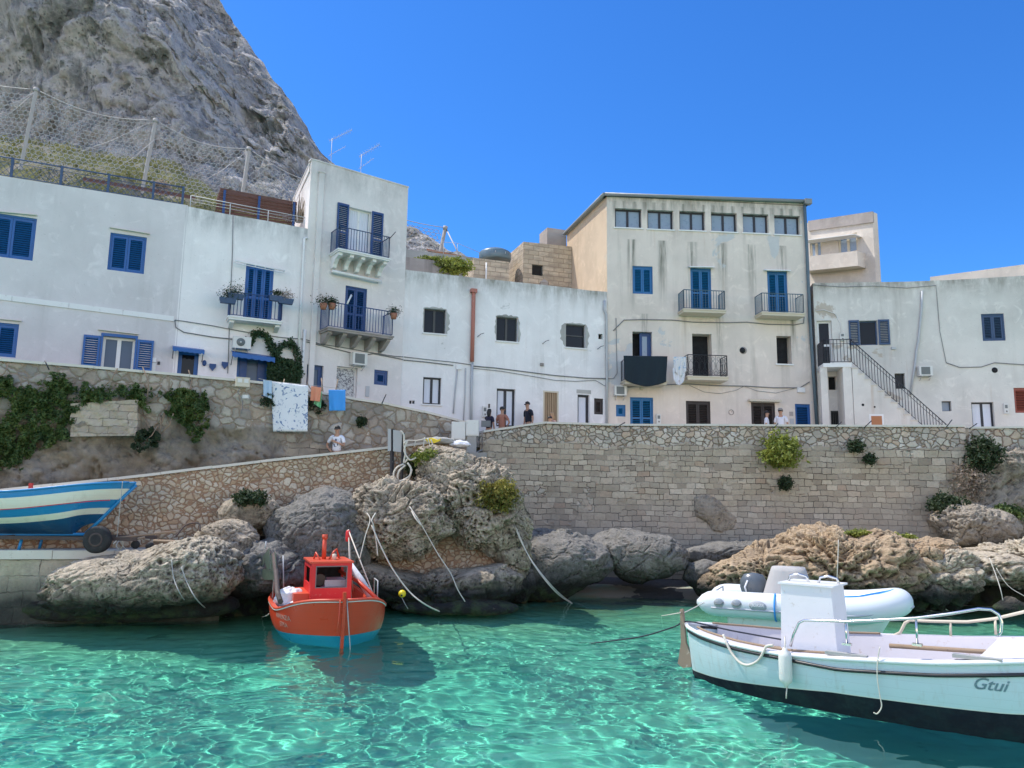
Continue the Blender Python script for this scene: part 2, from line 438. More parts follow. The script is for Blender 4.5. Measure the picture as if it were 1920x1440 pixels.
M['rb']   = plaster('plaster_weathered', (.72,.69,.63), (.26,.24,.20), ztop=7.4, streak=.4, patch=(.55,.47,.37), patch_thr=.64, blot=.14, rust=.45, grime=.9, seed=7)
M['back'] = plaster('plaster_far_block', (.66,.60,.52), (.36,.32,.28), streak=.4, blot=.15, seed=8)
M['conc'] = plaster('old_concrete', (.40,.36,.33), (.15,.13,.12), streak=.8, blot=.3, seed=9)
M['white'] = paint('white_trim', (.78,.78,.76), .6, .06, (.45,.43,.38), .5)
M['cope'] = paint('coping_stone', (.66,.62,.54), .8, .12, (.40,.36,.28), .6, bump=.3)
M['ramp'] = rubble('ramp_rubble', 6.2, .35, mortar=(.42,.26,.16), mw=.10, tones=((.50,.40,.27),(.60,.50,.36),(.46,.31,.19),(.66,.58,.46),(.53,.42,.30)))
M['upw']  = rubble('upper_rubble', 3.0, .7, mortar=(.38,.31,.23), mw=.07, tones=((.36,.32,.26),(.50,.46,.38),(.28,.26,.23),(.42,.34,.26),(.56,.53,.46)))
M['rubrest'] = rubble('rest_rubble', 3.4, .6)
M['seaw'] = seawall('sea_wall_masonry', 4.55)
M['quay'] = rubble('quay_blocks', 1.9, .5, mortar=(.07,.065,.055), mw=.04, tones=((.46,.42,.28),(.55,.52,.42),(.40,.37,.22),(.50,.48,.40)))
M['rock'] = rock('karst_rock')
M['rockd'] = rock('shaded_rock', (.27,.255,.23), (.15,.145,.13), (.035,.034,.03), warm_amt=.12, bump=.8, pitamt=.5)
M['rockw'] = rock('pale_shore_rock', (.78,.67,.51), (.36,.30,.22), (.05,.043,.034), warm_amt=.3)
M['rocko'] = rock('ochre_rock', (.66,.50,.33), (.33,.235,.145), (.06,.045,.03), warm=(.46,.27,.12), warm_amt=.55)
M['rockup'] = rock('bedrock', (.44,.385,.31), (.32,.275,.215), (.12,.11,.10), wet_shade=False, warm=(.31,.25,.16), warm_amt=.6, bump=.9, pitamt=.5)
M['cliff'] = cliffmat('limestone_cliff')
M['slope'] = slopemat('scrub_slope')
M['blue'] = paint('blue_paint', (.010,.105,.34), .45, .15, (.05,.14,.36), .5)
M['dblue'] = paint('dark_blue_paint', (.008,.055,.19), .45, .15)
M['tblue'] = paint('azure_paint', (.006,.13,.33), .45, .15)
M['gblue'] = paint('grey_blue_paint', (.045,.085,.17), .6, .15)
M['bluerail'] = paint('blue_metal', (.03,.075,.20), .45, .1)
M['rail'] = paint('dark_metal', (.02,.023,.032), .45, .1)
M['brail'] = paint('bluish_rail', (.06,.13,.18), .5, .1, (.25,.15,.08), .5)
M['steel'] = paint('stainless_steel', (.62,.62,.62), .22, .05, metal=1.0)
M['galv'] = paint('galvanised_pipe', (.45,.47,.48), .5, .1)
M['teal'] = paint('slate_blue_pipe', (.09,.14,.17), .45, .12)
M['gutter'] = paint('gutter_grey', (.23,.25,.25), .5, .1)
M['pink'] = paint('terracotta_pipe', (.42,.16,.12), .6, .12, (.60,.42,.36), .6)
M['dark'] = paint('dark_interior', (.012,.013,.016), .9, .1)
M['dframe'] = paint('dark_frame', (.02,.022,.03), .5, .1)
M['gframe'] = paint('grey_frame', (.05,.055,.055), .5, .1)
M['brown'] = paint('dark_brown_wood', (.045,.036,.034), .7, .2)
M['glass'] = glassmat('window_glass', (.012,.015,.02))
M['glassb'] = glassmat('bluish_glass', (.10,.14,.20), .1)
M['curtain'] = clothmat('white_curtain', (.72,.75,.82))
M['lace'] = clothmat('patterned_curtain', (.62,.63,.62), (.18,.18,.2), 14, .5)
M['blind'] = paint('pale_blind', (.26,.33,.42), .3, .06)
M['tan'] = paint('tan_slats', (.36,.25,.15), .6, .15)
M['cream'] = paint('cream_paint', (.60,.54,.42), .6, .1)
M['redshut'] = paint('brick_red_shutter', (.30,.075,.05), .6, .12)
M['orange'] = paint('orange_panel', (.42,.17,.07), .6, .12)
M['acw'] = paint('ac_casing', (.68,.68,.64), .5, .06, (.4,.36,.3), .3)
M['grille'] = paint('grille_grey', (.16,.18,.18), .5, .1)
M['tarp'] = clothmat('dark_tarp', (.008,.020,.030))
M['sheet'] = clothmat('floral_sheet', (.76,.78,.80), (.14,.22,.38), 7.5, .565)
M['towelw'] = clothmat('pale_cloth', (.72,.74,.78), (.45,.35,.35), 4, .6)
M['towelb'] = clothmat('blue_towel', (.06,.26,.60))
M['towelo'] = clothmat('salmon_towel', (.75,.30,.18))
M['towelg'] = clothmat('green_cloth', (.22,.55,.30))
M['towell'] = clothmat('light_blue_cloth', (.45,.60,.75))
M['stonehut'] = None
M['yellow'] = paint('yellow_plastic', (.80,.60,.02), .4, .05)
M['rope'] = paint('pale_rope', (.62,.58,.50), .9, .15, bump=.4)
M['ropeg'] = paint('grey_rope', (.36,.36,.34), .9, .15)
M['roped'] = paint('dark_rope', (.03,.035,.05), .9, .15)
M['cable'] = paint('grey_cable', (.20,.20,.20), .8, .1)
M['ivy'] = leafmat('ivy_leaves', (.03,.065,.018), (.07,.12,.028), (.13,.17,.04))
M['vine'] = leafmat('vine_leaves', (.02,.045,.02), (.035,.075,.03), (.06,.11,.04))
M['bushl'] = leafmat('bright_bush', (.08,.12,.02), (.20,.24,.04), (.40,.42,.08))
M['busho'] = leafmat('olive_bush', (.05,.055,.012), (.17,.16,.03), (.36,.32,.06))
M['bushd'] = leafmat('dark_bush', (.015,.03,.012), (.03,.055,.02), (.05,.08,.03))
M['dry'] = leafmat('dry_scrub', (.20,.16,.12), (.33,.27,.22), (.45,.38,.30))
M['terra'] = paint('terracotta', (.34,.15,.09), .8, .15)
M['wood'] = paint('weathered_wood', (.30,.22,.15), .85, .25, (.16,.12,.09), .7, sc=5, bump=.4)
M['dwood'] = paint('tarred_post', (.03,.03,.035), .8, .2, (.4,.4,.38), .3)
M['panel'] = paint('grey_panel', (.42,.42,.42), .6, .1, (.25,.24,.22), .4)
M['skin'] = paint('skin', (.42,.24,.16), .55, .06)
M['hairb'] = paint('black_hair', (.012,.010,.010), .6, .2)
M['hairl'] = paint('fair_hair', (.38,.24,.13), .6, .2)
M['tyre'] = paint('rubber_tyre', (.018,.018,.02), .8, .2, (.15,.13,.11), .3)
M['rust'] = paint('rusty_steel', (.07,.05,.045), .8, .3, (.20,.09,.05), .6)
M['black'] = paint('black_plastic', (.015,.016,.02), .4, .1)
M['pergola'] = paint('red_brown_slats', (.12,.055,.04), .7, .2)
M['tile'] = paint('roof_tiles', (.36,.17,.09), .8, .3, sc=6, bump=.5)
M['tank'] = paint('grey_tank', (.13,.19,.23), .35, .08)
M['sand'] = paint('pebble_beach', (.10,.10,.10), .95, .3, sc=9, bump=.8, bdist=.03)
M['pave'] = paint('paving', (.42,.40,.36), .9, .2)

def hutmat():
    g = NM('tufa_blocks'); x, y, z = g.sep(g.warp(g.co, 3, .05))
    b = g.n('TexBrick', {'offset': .5}, Vector=g.comb(g.m('ADD', x, y), z, 0), Scale=1.0, Color1=(.25,.25,.25,1), Color2=(.8,.8,.8,1), Mortar=(0,0,0,1), Mortar_Size=.012, Brick_Width=.5, Row_Height=.22)
    c = g.ramp(g.sep(b.outputs[0])[0], [(0, (.33,.26,.19)), (.3, (.50,.41,.30)), (.9, (.66,.55,.41))])
    c = g.mix(c, (.30,.25,.20), g.m('MULTIPLY', g.mr(g.noise(1.2, 8, .7, g.map(g.co, (1,1,3))), .45, .65), .75))
    return g.bsdf(c, .95, normal=g.bump(g.m('ADD', g.m('MULTIPLY', g.sep(b.outputs[0])[0], .5), g.noise(8, 7, .7)), .8, .05))
M['stonehut'] = hutmat()

def hullmat(name, top, top2=None, wear=(.45,.35,.25), wamt=.45, rough=.3):
    g = NM(name)
    c = g.mix(tuple(v*.93 for v in top), top, g.noise(1.5, 5))
    c = g.mix(c, wear, g.m('MULTIPLY', g.mr(g.noise(1.0, 7, .7, g.map(g.co, (1.2, 1.2, .3))), .60, .72), wamt))
    c = g.mix(c, wear, g.m('MULTIPLY', g.mr(g.noise(7, 7, .75), .66, .70), wamt))
    x, y, z = g.sep(g.co); fz = g.m('FRACT', g.m('MULTIPLY', g.m('ADD', z, g.m('MULTIPLY', x, -.02)), 8.5)); seam = g.mr(g.m('ABSOLUTE', g.m('SUBTRACT', fz, .5)), .035, .0)
    c = g.mix(c, tuple(v*.55 for v in top), g.m('MULTIPLY', seam, .35))
    st = g.mr(g.noise(1.0, 6, .65, g.map(g.co, (7, 7, .6))), .56, .74); c = g.mix(c, tuple(v*.6+.03 for v in wear), g.m('MULTIPLY', st, .35))
    return g.bsdf(c, g.mr(g.noise(3, 5, .6), .3, .7, rough*.8, rough*1.7), normal=g.bump(g.m('SUBTRACT', g.noise(2.5, 5, .6), g.m('MULTIPLY', seam, .35)), .22, .03))
M['hw'] = hullmat('white_hull_paint', (.58,.70,.73), wear=(.50,.40,.28))  # white paint tinted blue to carry the hull's teal shade
M['hblack'] = hullmat('navy_bottom_paint', (.004,.006,.016), wear=(.012,.02,.025), rough=.7)
M['hred'] = hullmat('red_hull_paint', (.56,.055,.018), wear=(.42,.12,.06), wamt=.5)
M['redp'] = paint('scarlet_paint', (.62,.025,.03), .45, .1, (.60,.25,.18), .4)
M['orp'] = paint('orange_red_paint', (.62,.085,.04), .4, .12, (.5,.3,.2), .4)
M['hteal'] = hullmat('turquoise_bottom_paint', (.008,.22,.34), wear=(.04,.36,.44))
M['hblue'] = hullmat('blue_band_paint', (.015,.23,.52), wear=(.10,.28,.45), wamt=.3)
M['hblue2'] = hullmat('deep_blue_bottom', (.008,.085,.20), wear=(.12,.22,.28), wamt=.5)
M['hcream'] = hullmat('cream_band_paint', (.80,.77,.66), wear=(.6,.5,.35), wamt=.3)
M['gel'] = paint('white_gelcoat', (.78,.79,.80), .35, .06, (.5,.45,.36), .45, bump=.15)
M['tubew'] = paint('white_inflatable', (.70,.74,.76), .38, .03)
M['tubeg'] = paint('grey_patch', (.45,.47,.50), .5, .05)
M['deckl'] = paint('lilac_grey_deck', (.62,.59,.62), .6, .06, (.42,.30,.22), .5)
M['cover'] = clothmat('grey_cover', (.44,.43,.42))
M['strap'] = paint('blue_strap', (.04,.30,.75), .6, .08)
M['letter'] = paint('pale_lettering', (.62,.70,.66), .6, .1)
M['letterd'] = paint('faded_lettering', (.28,.44,.48), .6, .1)
M['letterw2'] = paint('worn_lettering', (.62,.50,.42), .6, .3)
M['letterw'] = paint('white_lettering', (.85,.86,.87), .5, .05)
M['outb'] = paint('outboard_cowl', (.10,.12,.14), .3, .08)
M['rudder'] = paint('bare_rudder_wood', (.30,.22,.16), .8, .2, (.65,.6,.5), .5, bump=.4)
M['panelg'] = paint('verdigris_sheet', (.07,.10,.075), .35, .3, (.35,.16,.08), .6)

# ------------------------------------------------------------------ water and seabed
def watermat():
    g = NM('sea_water'); P = g.world()
    h = g.m('ADD', g.noise(3.2, 3, .55, g.map(P, (.9, 1.6, 1))), g.m('MULTIPLY', g.noise(9, 2, .5, P), .25))
    b = g.n('BsdfGlass', Color=(.80,1.0,.97), Roughness=0.0, IOR=1.33)
    g.t.links.new(b.outputs[0], g.out.inputs[0]); return g.mat
M['water'] = watermat()
def bedmat():
    g = NM('seabed_sand'); P = g.world(); x, y, z = g.sep(P)
    zz = g.m('ADD', z, g.m('MULTIPLY', g.m('SUBTRACT', g.noise(.5, 5, .6, P), .5), .35))
    c = g.ramp(g.mr(zz, -2.3, .05), [(0, (.16,.58,.43)), (.28, (.24,.67,.48)), (.62, (.30,.57,.37)), (.86, (.19,.22,.11)), (.97, (.26,.23,.14)), (1, (.34,.31,.26))])  # water absorption with depth baked into the sand colour
    c = g.mix(c, (.07,.38,.33), g.m('MULTIPLY', g.mr(g.noise(.28, 5, .6, P), .52, .75), .35))
    c = g.mix(c, (.12,.50,.42), g.m('MULTIPLY', g.mr(g.noise(.5, 4, .6, g.map(P, loc=(5,2,0))), .52, .7), .6))
    c = g.mix(c, (.03,.10,.08), g.m('MULTIPLY', g.mr(g.noise(1.1, 4, .5, g.map(P, loc=(1,8,0))), .70, .76), .6))
    return g.bsdf(c, 1.0)
M['bed'] = bedmat()
# ================================================================== LIGHT AND SKY
SUN = Vector((-0.47, 0.17, 0.866)).normalized()
SKY_FRONT = (.50, .96, 1.46, 1); SKY_BACK = (4.5, 2.78, 2.15, 1)      # clear deep blue inland, bright warm fill light added behind the viewer, out of view
wd = bpy.data.worlds.new('World'); SC.world = wd; wd.use_nodes = True
wt = wd.node_tree; wt.nodes.clear()
_sky = wt.nodes.new('ShaderNodeTexSky'); _sky.sky_type = 'NISHITA'; _sky.sun_disc = False
_sky.sun_elevation = math.asin(SUN.z); _sky.sun_rotation = math.atan2(SUN.x, SUN.y)
_sky.air_density = 1.0; _sky.dust_density = 0.25; _sky.ozone_density = 3.0; _sky.altitude = 0
_hs = wt.nodes.new('ShaderNodeHueSaturation'); _hs.inputs['Saturation'].default_value = 1.18; _hs.inputs['Value'].default_value = 1.0
_gm = wt.nodes.new('ShaderNodeMix'); _gm.data_type = 'RGBA'; _gm.blend_type = 'MULTIPLY'; _gm.inputs[0].default_value = 1.0
_tc = wt.nodes.new('ShaderNodeTexCoord'); _sp = wt.nodes.new('ShaderNodeSeparateXYZ'); wt.links.new(_tc.outputs['Generated'], _sp.inputs[0])
_mr = wt.nodes.new('ShaderNodeMapRange'); _mr.interpolation_type = 'SMOOTHSTEP'
for _i, _v in ((1, .35), (2, -.45)): _mr.inputs[_i].default_value = _v
wt.links.new(_sp.outputs[1], _mr.inputs[0])
_tm = wt.nodes.new('ShaderNodeMix'); _tm.data_type = 'RGBA'; _tm.inputs[6].default_value = SKY_FRONT; _tm.inputs[7].default_value = SKY_BACK
wt.links.new(_mr.outputs[0], _tm.inputs[0]); wt.links.new(_tm.outputs[2], _gm.inputs[7])
_bg = wt.nodes.new('ShaderNodeBackground'); _bg.inputs[1].default_value = 0.15
_wo = wt.nodes.new('ShaderNodeOutputWorld')
wt.links.new(_sky.outputs[0], _hs.inputs['Color']); wt.links.new(_hs.outputs[0], _gm.inputs[6])
wt.links.new(_gm.outputs[2], _bg.inputs[0]); wt.links.new(_bg.outputs[0], _wo.inputs[0])
sl = bpy.data.lights.new('sun', 'SUN'); sl.energy = 5.0; sl.angle = R(.53); sl.color = (1, .94, .84)
so = bpy.data.objects.new('sun', sl); COL.objects.link(so); so.rotation_euler = SUN.to_track_quat('Z', 'Y').to_euler()
so.location = (-40, 20, 80)
sl.cycles.is_caustics_light = True
SC.view_settings.view_transform = 'Standard'; SC.view_settings.look = 'None'; SC.view_settings.exposure = 0
SC.cycles.max_bounces = 7; SC.cycles.transmission_bounces = 5; SC.cycles.transparent_max_bounces = 8
SC.cycles.use_adaptive_sampling = True; SC.cycles.adaptive_threshold = .02
SC.cycles.diffuse_bounces = 3; SC.cycles.glossy_bounces = 4
SC.cycles.caustics_reflective = False; SC.cycles.caustics_refractive = True
SC.cycles.sample_clamp_indirect = 6

# ================================================================== WATER
def axis(lo, f0, f1, hi, step, grow=1.25):
    a = list(np.arange(f0, f1, step)); s = step; x = f0
    left = []
    while x > lo: s *= grow; x -= s; left.append(x)
    s = step; x = a[-1]; right = []
    while x < hi: s *= grow; x += s; right.append(x)
    return np.array(left[::-1] + a + right)
_w = []
_wr = np.random.RandomState(21)
for k in range(70):
    lam = math.exp(_wr.uniform(math.log(.17), math.log(.95))); th = _wr.normal(PI/2-.25, .8)
    _w.append((2*PI/lam*math.cos(th), 2*PI/lam*math.sin(th), _wr.uniform(0, 6.28), .0020*lam**.95, lam))
def wave(X, Y):
    wx = X + .28*np.sin(.9*Y+1) + .18*np.sin(1.7*X+.8*Y) + .05*np.sin(4.1*Y+2.2*X)
    wy = Y + .28*np.sin(.8*X) + .18*np.sin(1.3*Y-1.1*X) + .05*np.sin(4.6*X-1.9*Y)
    amp = .72 + .28*np.sin(.35*X+.5)*np.sin(.42*Y+1.1*np.sin(.3*X))
    calm = 1 - .45*sstep(18, 23, Y)
    z = 0
    for a, b, p, A, lam in _w: z = z + A*np.sin(a*wx+b*wy+p)
    far = sstep(26, 60, np.hypot(X, Y-8))
    return z*amp*calm*(1-far)
xs = axis(-500, -13, 15.5, 500, .045); ys = axis(-500, 7.2, 27.5, 27.6, .045)
X, Y = np.meshgrid(xs, ys)
co = np.stack([X, Y, wave(X, Y)], -1).reshape(-1, 3)
water = np_mesh('water', co, grid_quads(*X.shape), M['water']); tag(water, kind='structure')
water.cycles.is_caustics_caster = True
xs = axis(-500, -16, 18, 500, .35); ys = axis(-500, 6, 29, 29.5, .3)
X, Y = np.meshgrid(xs, ys)
shore = 23.0 + .5*np.sin(X*.6) + 1.6*np.exp(-((X-5)/2.6)**2) - 3.0*sstep(-4.5, -7.5, X)
pp = np.stack([X, Y, 0*X], -1).reshape(-1, 3)
Z = -2.3 + 2.2*sstep(-7.5, .3, (Y-shore)) + .35*sstep(-.3, 1.6, Y-shore) + (fbm(pp*.35, 3)*.16).reshape(X.shape)
bed = np_mesh('seabed', np.stack([X, Y, Z], -1).reshape(-1, 3), grid_quads(*X.shape), M['bed']); tag(bed, kind='structure')
bed.cycles.is_caustics_receiver = True
# beach in the cave
def receiver(o): 
    o.cycles.is_caustics_receiver = True; return o

# ================================================================== LAND BEHIND
def sheet(name, fn, us, vs, mat, **k):
    U, V = np.meshgrid(us, vs)
    co = fn(U.ravel(), V.ravel())
    o = np_mesh(name, co, grid_quads(*U.shape), mat)
    return o
def hill(U, V):
    # gentle ground rising behind the houses
    left = sstep(2, -4, U)
    hh = np.interp(U, [-60, -30, -23, -19, -14, -7, -4, -1.5, 1.5], [27, 26, 24.5, 22.5, 20.5, 16.5, 15, 12, 5])
    z = 4.6 + (hh-4.6)*np.interp(V, [29, 31, 36, 50, 56, 80], [.1, .42, .72, 1, 1.05, 1.2]) + left*8*sstep(70, 200, V)
    p = np.stack([U, V, 0*U], -1)
    z = z + left*(fbm(p*.22, 5)*1.3 + fbm(p*1.1, 3)*.35)*sstep(31, 35, V)
    return np.stack([U, V, z], -1)
g_ = sheet('hillside', hill, axis(-600, -60, 8, 600, .5), axis(29.5, 29.6, 62, 900, .4), M['slope']); tag(g_, kind='structure')
g_.data.update()

# limestone cliff: foot hidden behind the slope, crest as an uneven falling ridge
crest = [(-900,-560,90),(-500,-520,88),(0,-460,84),(250,-260,80),(370,-80,78),(400,-15,78),(430,30,78),(462,82,77),(500,132,77),(520,165,76),(540,186,76),(560,215,75),(585,255,75),(607,297,74),(640,330,73),(700,385,72),(763,430,70),(790,442,69),(815,455,68),(850,486,67),(900,520,66),(1000,560,64),(1100,600,63)]
cx = np.array([c[0] for c in crest]); cyy = np.array([c[1] for c in crest]); cY = np.array([c[2] for c in crest])
us = np.concatenate([np.arange(-900, -100, 12), np.arange(-100, 860, 2.4), np.arange(860, 1100, 6)])
tp = np.array([at(u, np.interp(u, cx, cyy), np.interp(u, cx, cY)) for u in us])
ft = np.array([at(u, 560, 54 - 3*math.sin(u/170.)) for u in us]); ft[:,2] = 10
T = np.concatenate([np.linspace(0, 1, 260), [1.02, 1.1, 1.3, 1.6]])
rows = []
for t in T:
    tt = min(t, 1)
    p = ft + (tp-ft)*np.array([1, 1, 1])*tt
    # steep wall with leaning ledges
    p[:,1] = ft[:,1] + (tp[:,1]-ft[:,1])*(tt*.9 + .1*math.sin(tt*9))
    if t > 1: p[:,1] += (t-1)*60; p[:,2] -= (t-1)*30
    rows.append(p)
co = np.concatenate(rows)
rel = np.repeat(np.minimum(T, 1), len(us))
q = co.copy()
big = fbm(q*np.array([.05,.05,.05]), 4)*3.2
med = fbm(q*np.array([.16,.16,.22])+5, 5, True)*.65
sm = fbm(q*np.array([.7,.7,.6])+9, 5, False, .6)*.42
d1, d2 = worley(q*.42+fbm(q*.3, 2)[:,None]*.5)
pit = -sstep(.42, .12, d1)*.6
fade = 1-sstep(.93, 1.0, rel)*.75
ledge = np.interp(co[:,2]+big*1.0+.16*co[:,0], [10, 18, 20, 24, 26, 33, 36, 44, 48, 120], [0, .0, 2.2, 2.0, .2, .6, 2.0, 1.6, 0, 0])
dy = -(big + med + sm + pit + ledge)*fade
co[:,1] += dy
co[:,2] += (fbm(q*.5+3, 4)*.5)*np.clip(fade, .45, 1)
co[:,0] += fbm(q*.4+13, 3)*.4*fade
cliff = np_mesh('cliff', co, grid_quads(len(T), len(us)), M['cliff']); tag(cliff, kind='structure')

# ================================================================== WALLS ALONG THE SHORE
def path_pts(st):
    """(px, py_top, Y) -> 3D points of the wall's top edge"""
    return [at(*s) for s in st]
def resample(pts, step):
    out = []
    for a, b in zip(pts[:-1], pts[1:]):
        n = max(1, int((b-a).to_2d().length/step))
        for i in range(n): out.append(a.lerp(b, i/n))
    out.append(pts[-1]); return out
def wall_sheet(name, st, zbot, mat, lab, cat='wall', thick=.4, step=.12, vstep=.14, amp=.05, cope=None, cope_over=.05, cope_h=.07, batter=.0, lowamp=0.0, ztop_trim=0.0):
    pts = resample(path_pts(st), step); n = len(pts)
    P = np.array(pts); d = np.gradient(P[:,:2], axis=0); d /= np.linalg.norm(d, axis=1)[:,None]
    nrm = np.stack([d[:,1], -d[:,0]], 1)        # toward the sea (camera)
    zt = P[:,2] - (cope_h if cope else 0)
    nv = max(4, int((zt.max()-zbot)/vstep)); tv = np.linspace(0, 1, nv+1)
    co = []
    for t in tv:
        z = zt + (zbot-zt)*t
        off = (zt-z)*batter
        co.append(np.stack([P[:,0]+nrm[:,0]*off, P[:,1]+nrm[:,1]*off, z], 1))
    co = np.concatenate(co); NN = np.tile(nrm, (nv+1, 1))
    a = fbm(co*1.6, 4)*amp + fbm(co*.5, 3)*amp*.8
    if lowamp:
        w1, w2, w3 = worley(co*np.array([.9, .9, 1.5])+fbm(co*1.1, 3)[:,None]*.3, True); e1, e2 = worley(co*3.5)
        lw = sstep(1.0, 2.0, np.tile(zt, nv+1)-co[:,2])*sstep(-6.4, -7.6, co[:,0])
        a += lowamp*(fbm(co*.8+4, 5)*.8+.15+(w3-.5)*.7-(1-sstep(0, .1, w2-w1))*.3)*lw + (fbm(co*5, 4, True)*.05-sstep(.4, .1, e1)*.06)*lw
    a *= sstep(0, .15, np.tile(zt, nv+1)-co[:,2]+.05)
    co[:,:2] += NN*a[:,None]
    quads = grid_quads(nv+1, n)
    # top, back and ends
    top = np.stack([P[:,0]-nrm[:,0]*thick, P[:,1]-nrm[:,1]*thick, zt], 1)
    bk = top.copy(); bk[:,2] = zbot
    b = len(co); co = np.concatenate([co, top, bk])
    i = np.arange(n-1)
    q2 = np.stack([i, i+b, i+b+1, i+1], 1); q3 = np.stack([i+b, i+b+n, i+b+n+1, i+b+1], 1)
    quads = np.concatenate([quads, q2, q3])
    quads = np.concatenate([quads, [[0, nv*n, b+n, b], [n-1, b+n-1, b+2*n-1, nv*n+n-1]]])
    c0 = Vector((P[:,0].mean(), P[:,1].mean(), zbot))
    root = empty(name, c0, lab, cat)
    co = co - np.array(c0)
    o = np_mesh('masonry', co, quads, mat, root)
    # keep material coordinates continuous: bake into object space of the root
    if cope:
        cb = MB()
        seg = 1.15; L = 0; last = 0
        k = 0
        idx = [0]
        for j in range(1, n):
            L += (Vector(P[j][:2])-Vector(P[j-1][:2])).length
            if L > seg: idx.append(j); L = 0
        if idx[-1] != n-1: idx.append(n-1)
        for a_, b_ in zip(idx[:-1], idx[1:]):
            A = Vector(P[a_]); B = Vector(P[b_]); na = Vector((*nrm[a_], 0)); nb = Vector((*nrm[b_], 0))
            dz = RNG.uniform(-.006, .006)
            for (s0, s1) in ((0, 1),):
                e = (B-A).normalized()*.004
                v = []
                for (Q, nn, sg) in ((A, na, 1), (B, nb, -1)):
                    for w_ in (cope_over, -thick-cope_over*.6):
                        for hz in (-cope_h, 0):
                            v.append(Q + e*sg + nn*w_ + Vector((0, 0, hz+dz)) - c0)
                cb.add(v, [(0,1,3,2), (4,6,7,5), (0,4,5,1), (2,3,7,6), (1,5,7,3), (0,2,6,4)])
        cb.build('coping', cope, root)
    return root, P, nrm

def ulmat():
    g = NM('promenade_wall_stone'); P = g.world(); x, y, z = g.sep(P)
    c1, h1 = rubble_nodes(g, P, 3.0, tones=((.36,.32,.26),(.50,.46,.38),(.28,.26,.23),(.42,.34,.26),(.56,.53,.46)), mortar=(.40,.32,.24), mw=.07)
    c3, h3 = ashlar_nodes(g, P, .55, .26)
    n2 = g.noise(4.5, 8, .72, P, .5)
    c2 = g.ramp(n2, [(.3, (.10,.095,.085)), (.46, (.25,.22,.18)), (.6, (.33,.285,.22)), (.7, (.40,.37,.32))])
    c2 = g.mix(c2, (.26,.205,.13), g.m('MULTIPLY', g.mr(g.noise(.8, 4, .6, P), .45, .62), .7))
    h2 = g.m('MULTIPLY', n2, 1.8)
    zz = g.m('ADD', z, g.m('MULTIPLY', g.m('SUBTRACT', g.noise(.7, 4, .6, P), .5), 1.2))
    xx = g.m('ADD', x, g.m('MULTIPLY', g.m('SUBTRACT', g.noise(.8, 4, .6, P), .5), 2.0))
    fr = g.m('MULTIPLY', g.mr(zz, 5.0, 4.9), g.mr(xx, -6.9, -7.1))      # natural rock, lower left
    fa = g.m('MULTIPLY', g.mr(zz, 4.45, 4.38), g.mr(xx, -6.9, -6.8))      # squared blocks low in the middle
    c = g.mix(g.mix(c1, c3, fa), c2, fr)
    h = g.mix(g.mix(h1, h3, fa), h2, fr)
    c = g.mix(c, (.10,.095,.085), g.m('MULTIPLY', g.mr(g.noise(.6, 6, .6, P), .47, .72), .65))
    return g.bsdf(c, .93, normal=g.bump(h, .8, .05))
M['ul'] = ulmat()
UL_ST = [(-240,655,18.3),(-100,664,19.2),(0,672,19.9),(220,690,21.0),(440,710,22.2),(525,719.5,22.75),(602,735,23.3),(650,744,23.65),(740,757.5,24.5),(820,776,25.2),(890,795,25.85)]
ulw, ULP, ULN = wall_sheet('promenade_wall', UL_ST, 1.4, M['ul'], 'long stone wall with pale coping in front of the white houses on the left, ivy and bedrock on its face', step=.07, vstep=.07, lowamp=.5, amp=.07, cope=M['cope'])
S_ST = [(906,807,25.9),(960,799,26.35),(1030,789.5,26.9),(1060,791,26.95),(1140,794.5,27.1),(1530,796,26.3),(1808,797,25.7)]
seaw, SP, SN = wall_sheet('sea_wall', S_ST, .4, M['seaw'], 'tall sea wall of squared grey stone blocks with rubble top below the tall cream building', amp=.05, cope=M['cope'], batter=.025)
rw, RP, RN = wall_sheet('side_sea_wall', [(1809,800,26.35),(1925,799,26.0),(2200,797,25.2)], 3.4, M['rubrest'], 'short rubble wall with coping at the far right above the bushes', amp=.05, cope=M['cope'])
# closing return at the wall's right end and at its left end
def slab_wall(name, lab, a, b, z0, za, zb, th, mat, cat='wall'):
    a = Vector(a); b = Vector(b); d = (b-a).normalized(); n = Vector((d.y, -d.x))*th/2
    m = MB(); c0 = Vector(((a.x+b.x)/2, (a.y+b.y)/2, z0))
    v = []
    for (p, zt) in ((a, za), (b, zb)):
        for s in (1, -1):
            q = p + n*s; v += [Vector((q.x, q.y, z0))-c0, Vector((q.x, q.y, zt))-c0]
    m.add(v, [(0,1,3,2), (4,6,7,5), (0,4,5,1), (2,3,7,6), (1,5,7,3), (0,2,6,4)])
    o = m.build(name, mat); o.location = c0; return tag(o, lab, cat)
e = SP[-1]; slab_wall('return_wall', 'end face of the sea wall where it turns back at the right', (e[0]-.02, e[1]+.12), (e[0]+.25, e[1]+1.6), .4, e[2]-.08, e[2]-.08, .4, M['rubrest'])
e = SP[0]; slab_wall('end_wall', 'left end of the sea wall meeting the ramp beside the cabinets', (e[0]+.1, e[1]+.15), (e[0]-.1, e[1]+1.3), .4, e[2]-.12, e[2]-.12, .4, M['seaw'])
R_ST = [(-260,948,17.6),(0,917,19.0),(262,890,20.3),(480,863.5,21.4),(727,837,22.6),(850,821.5,23.5)]
rmp, RWP, RWN = wall_sheet('ramp_wall', R_ST, .8, M['ramp'], 'rubble ramp wall of round pale stones in reddish mortar with a bright coping rising to the right', amp=.045, cope=M['cope'], thick=.35)

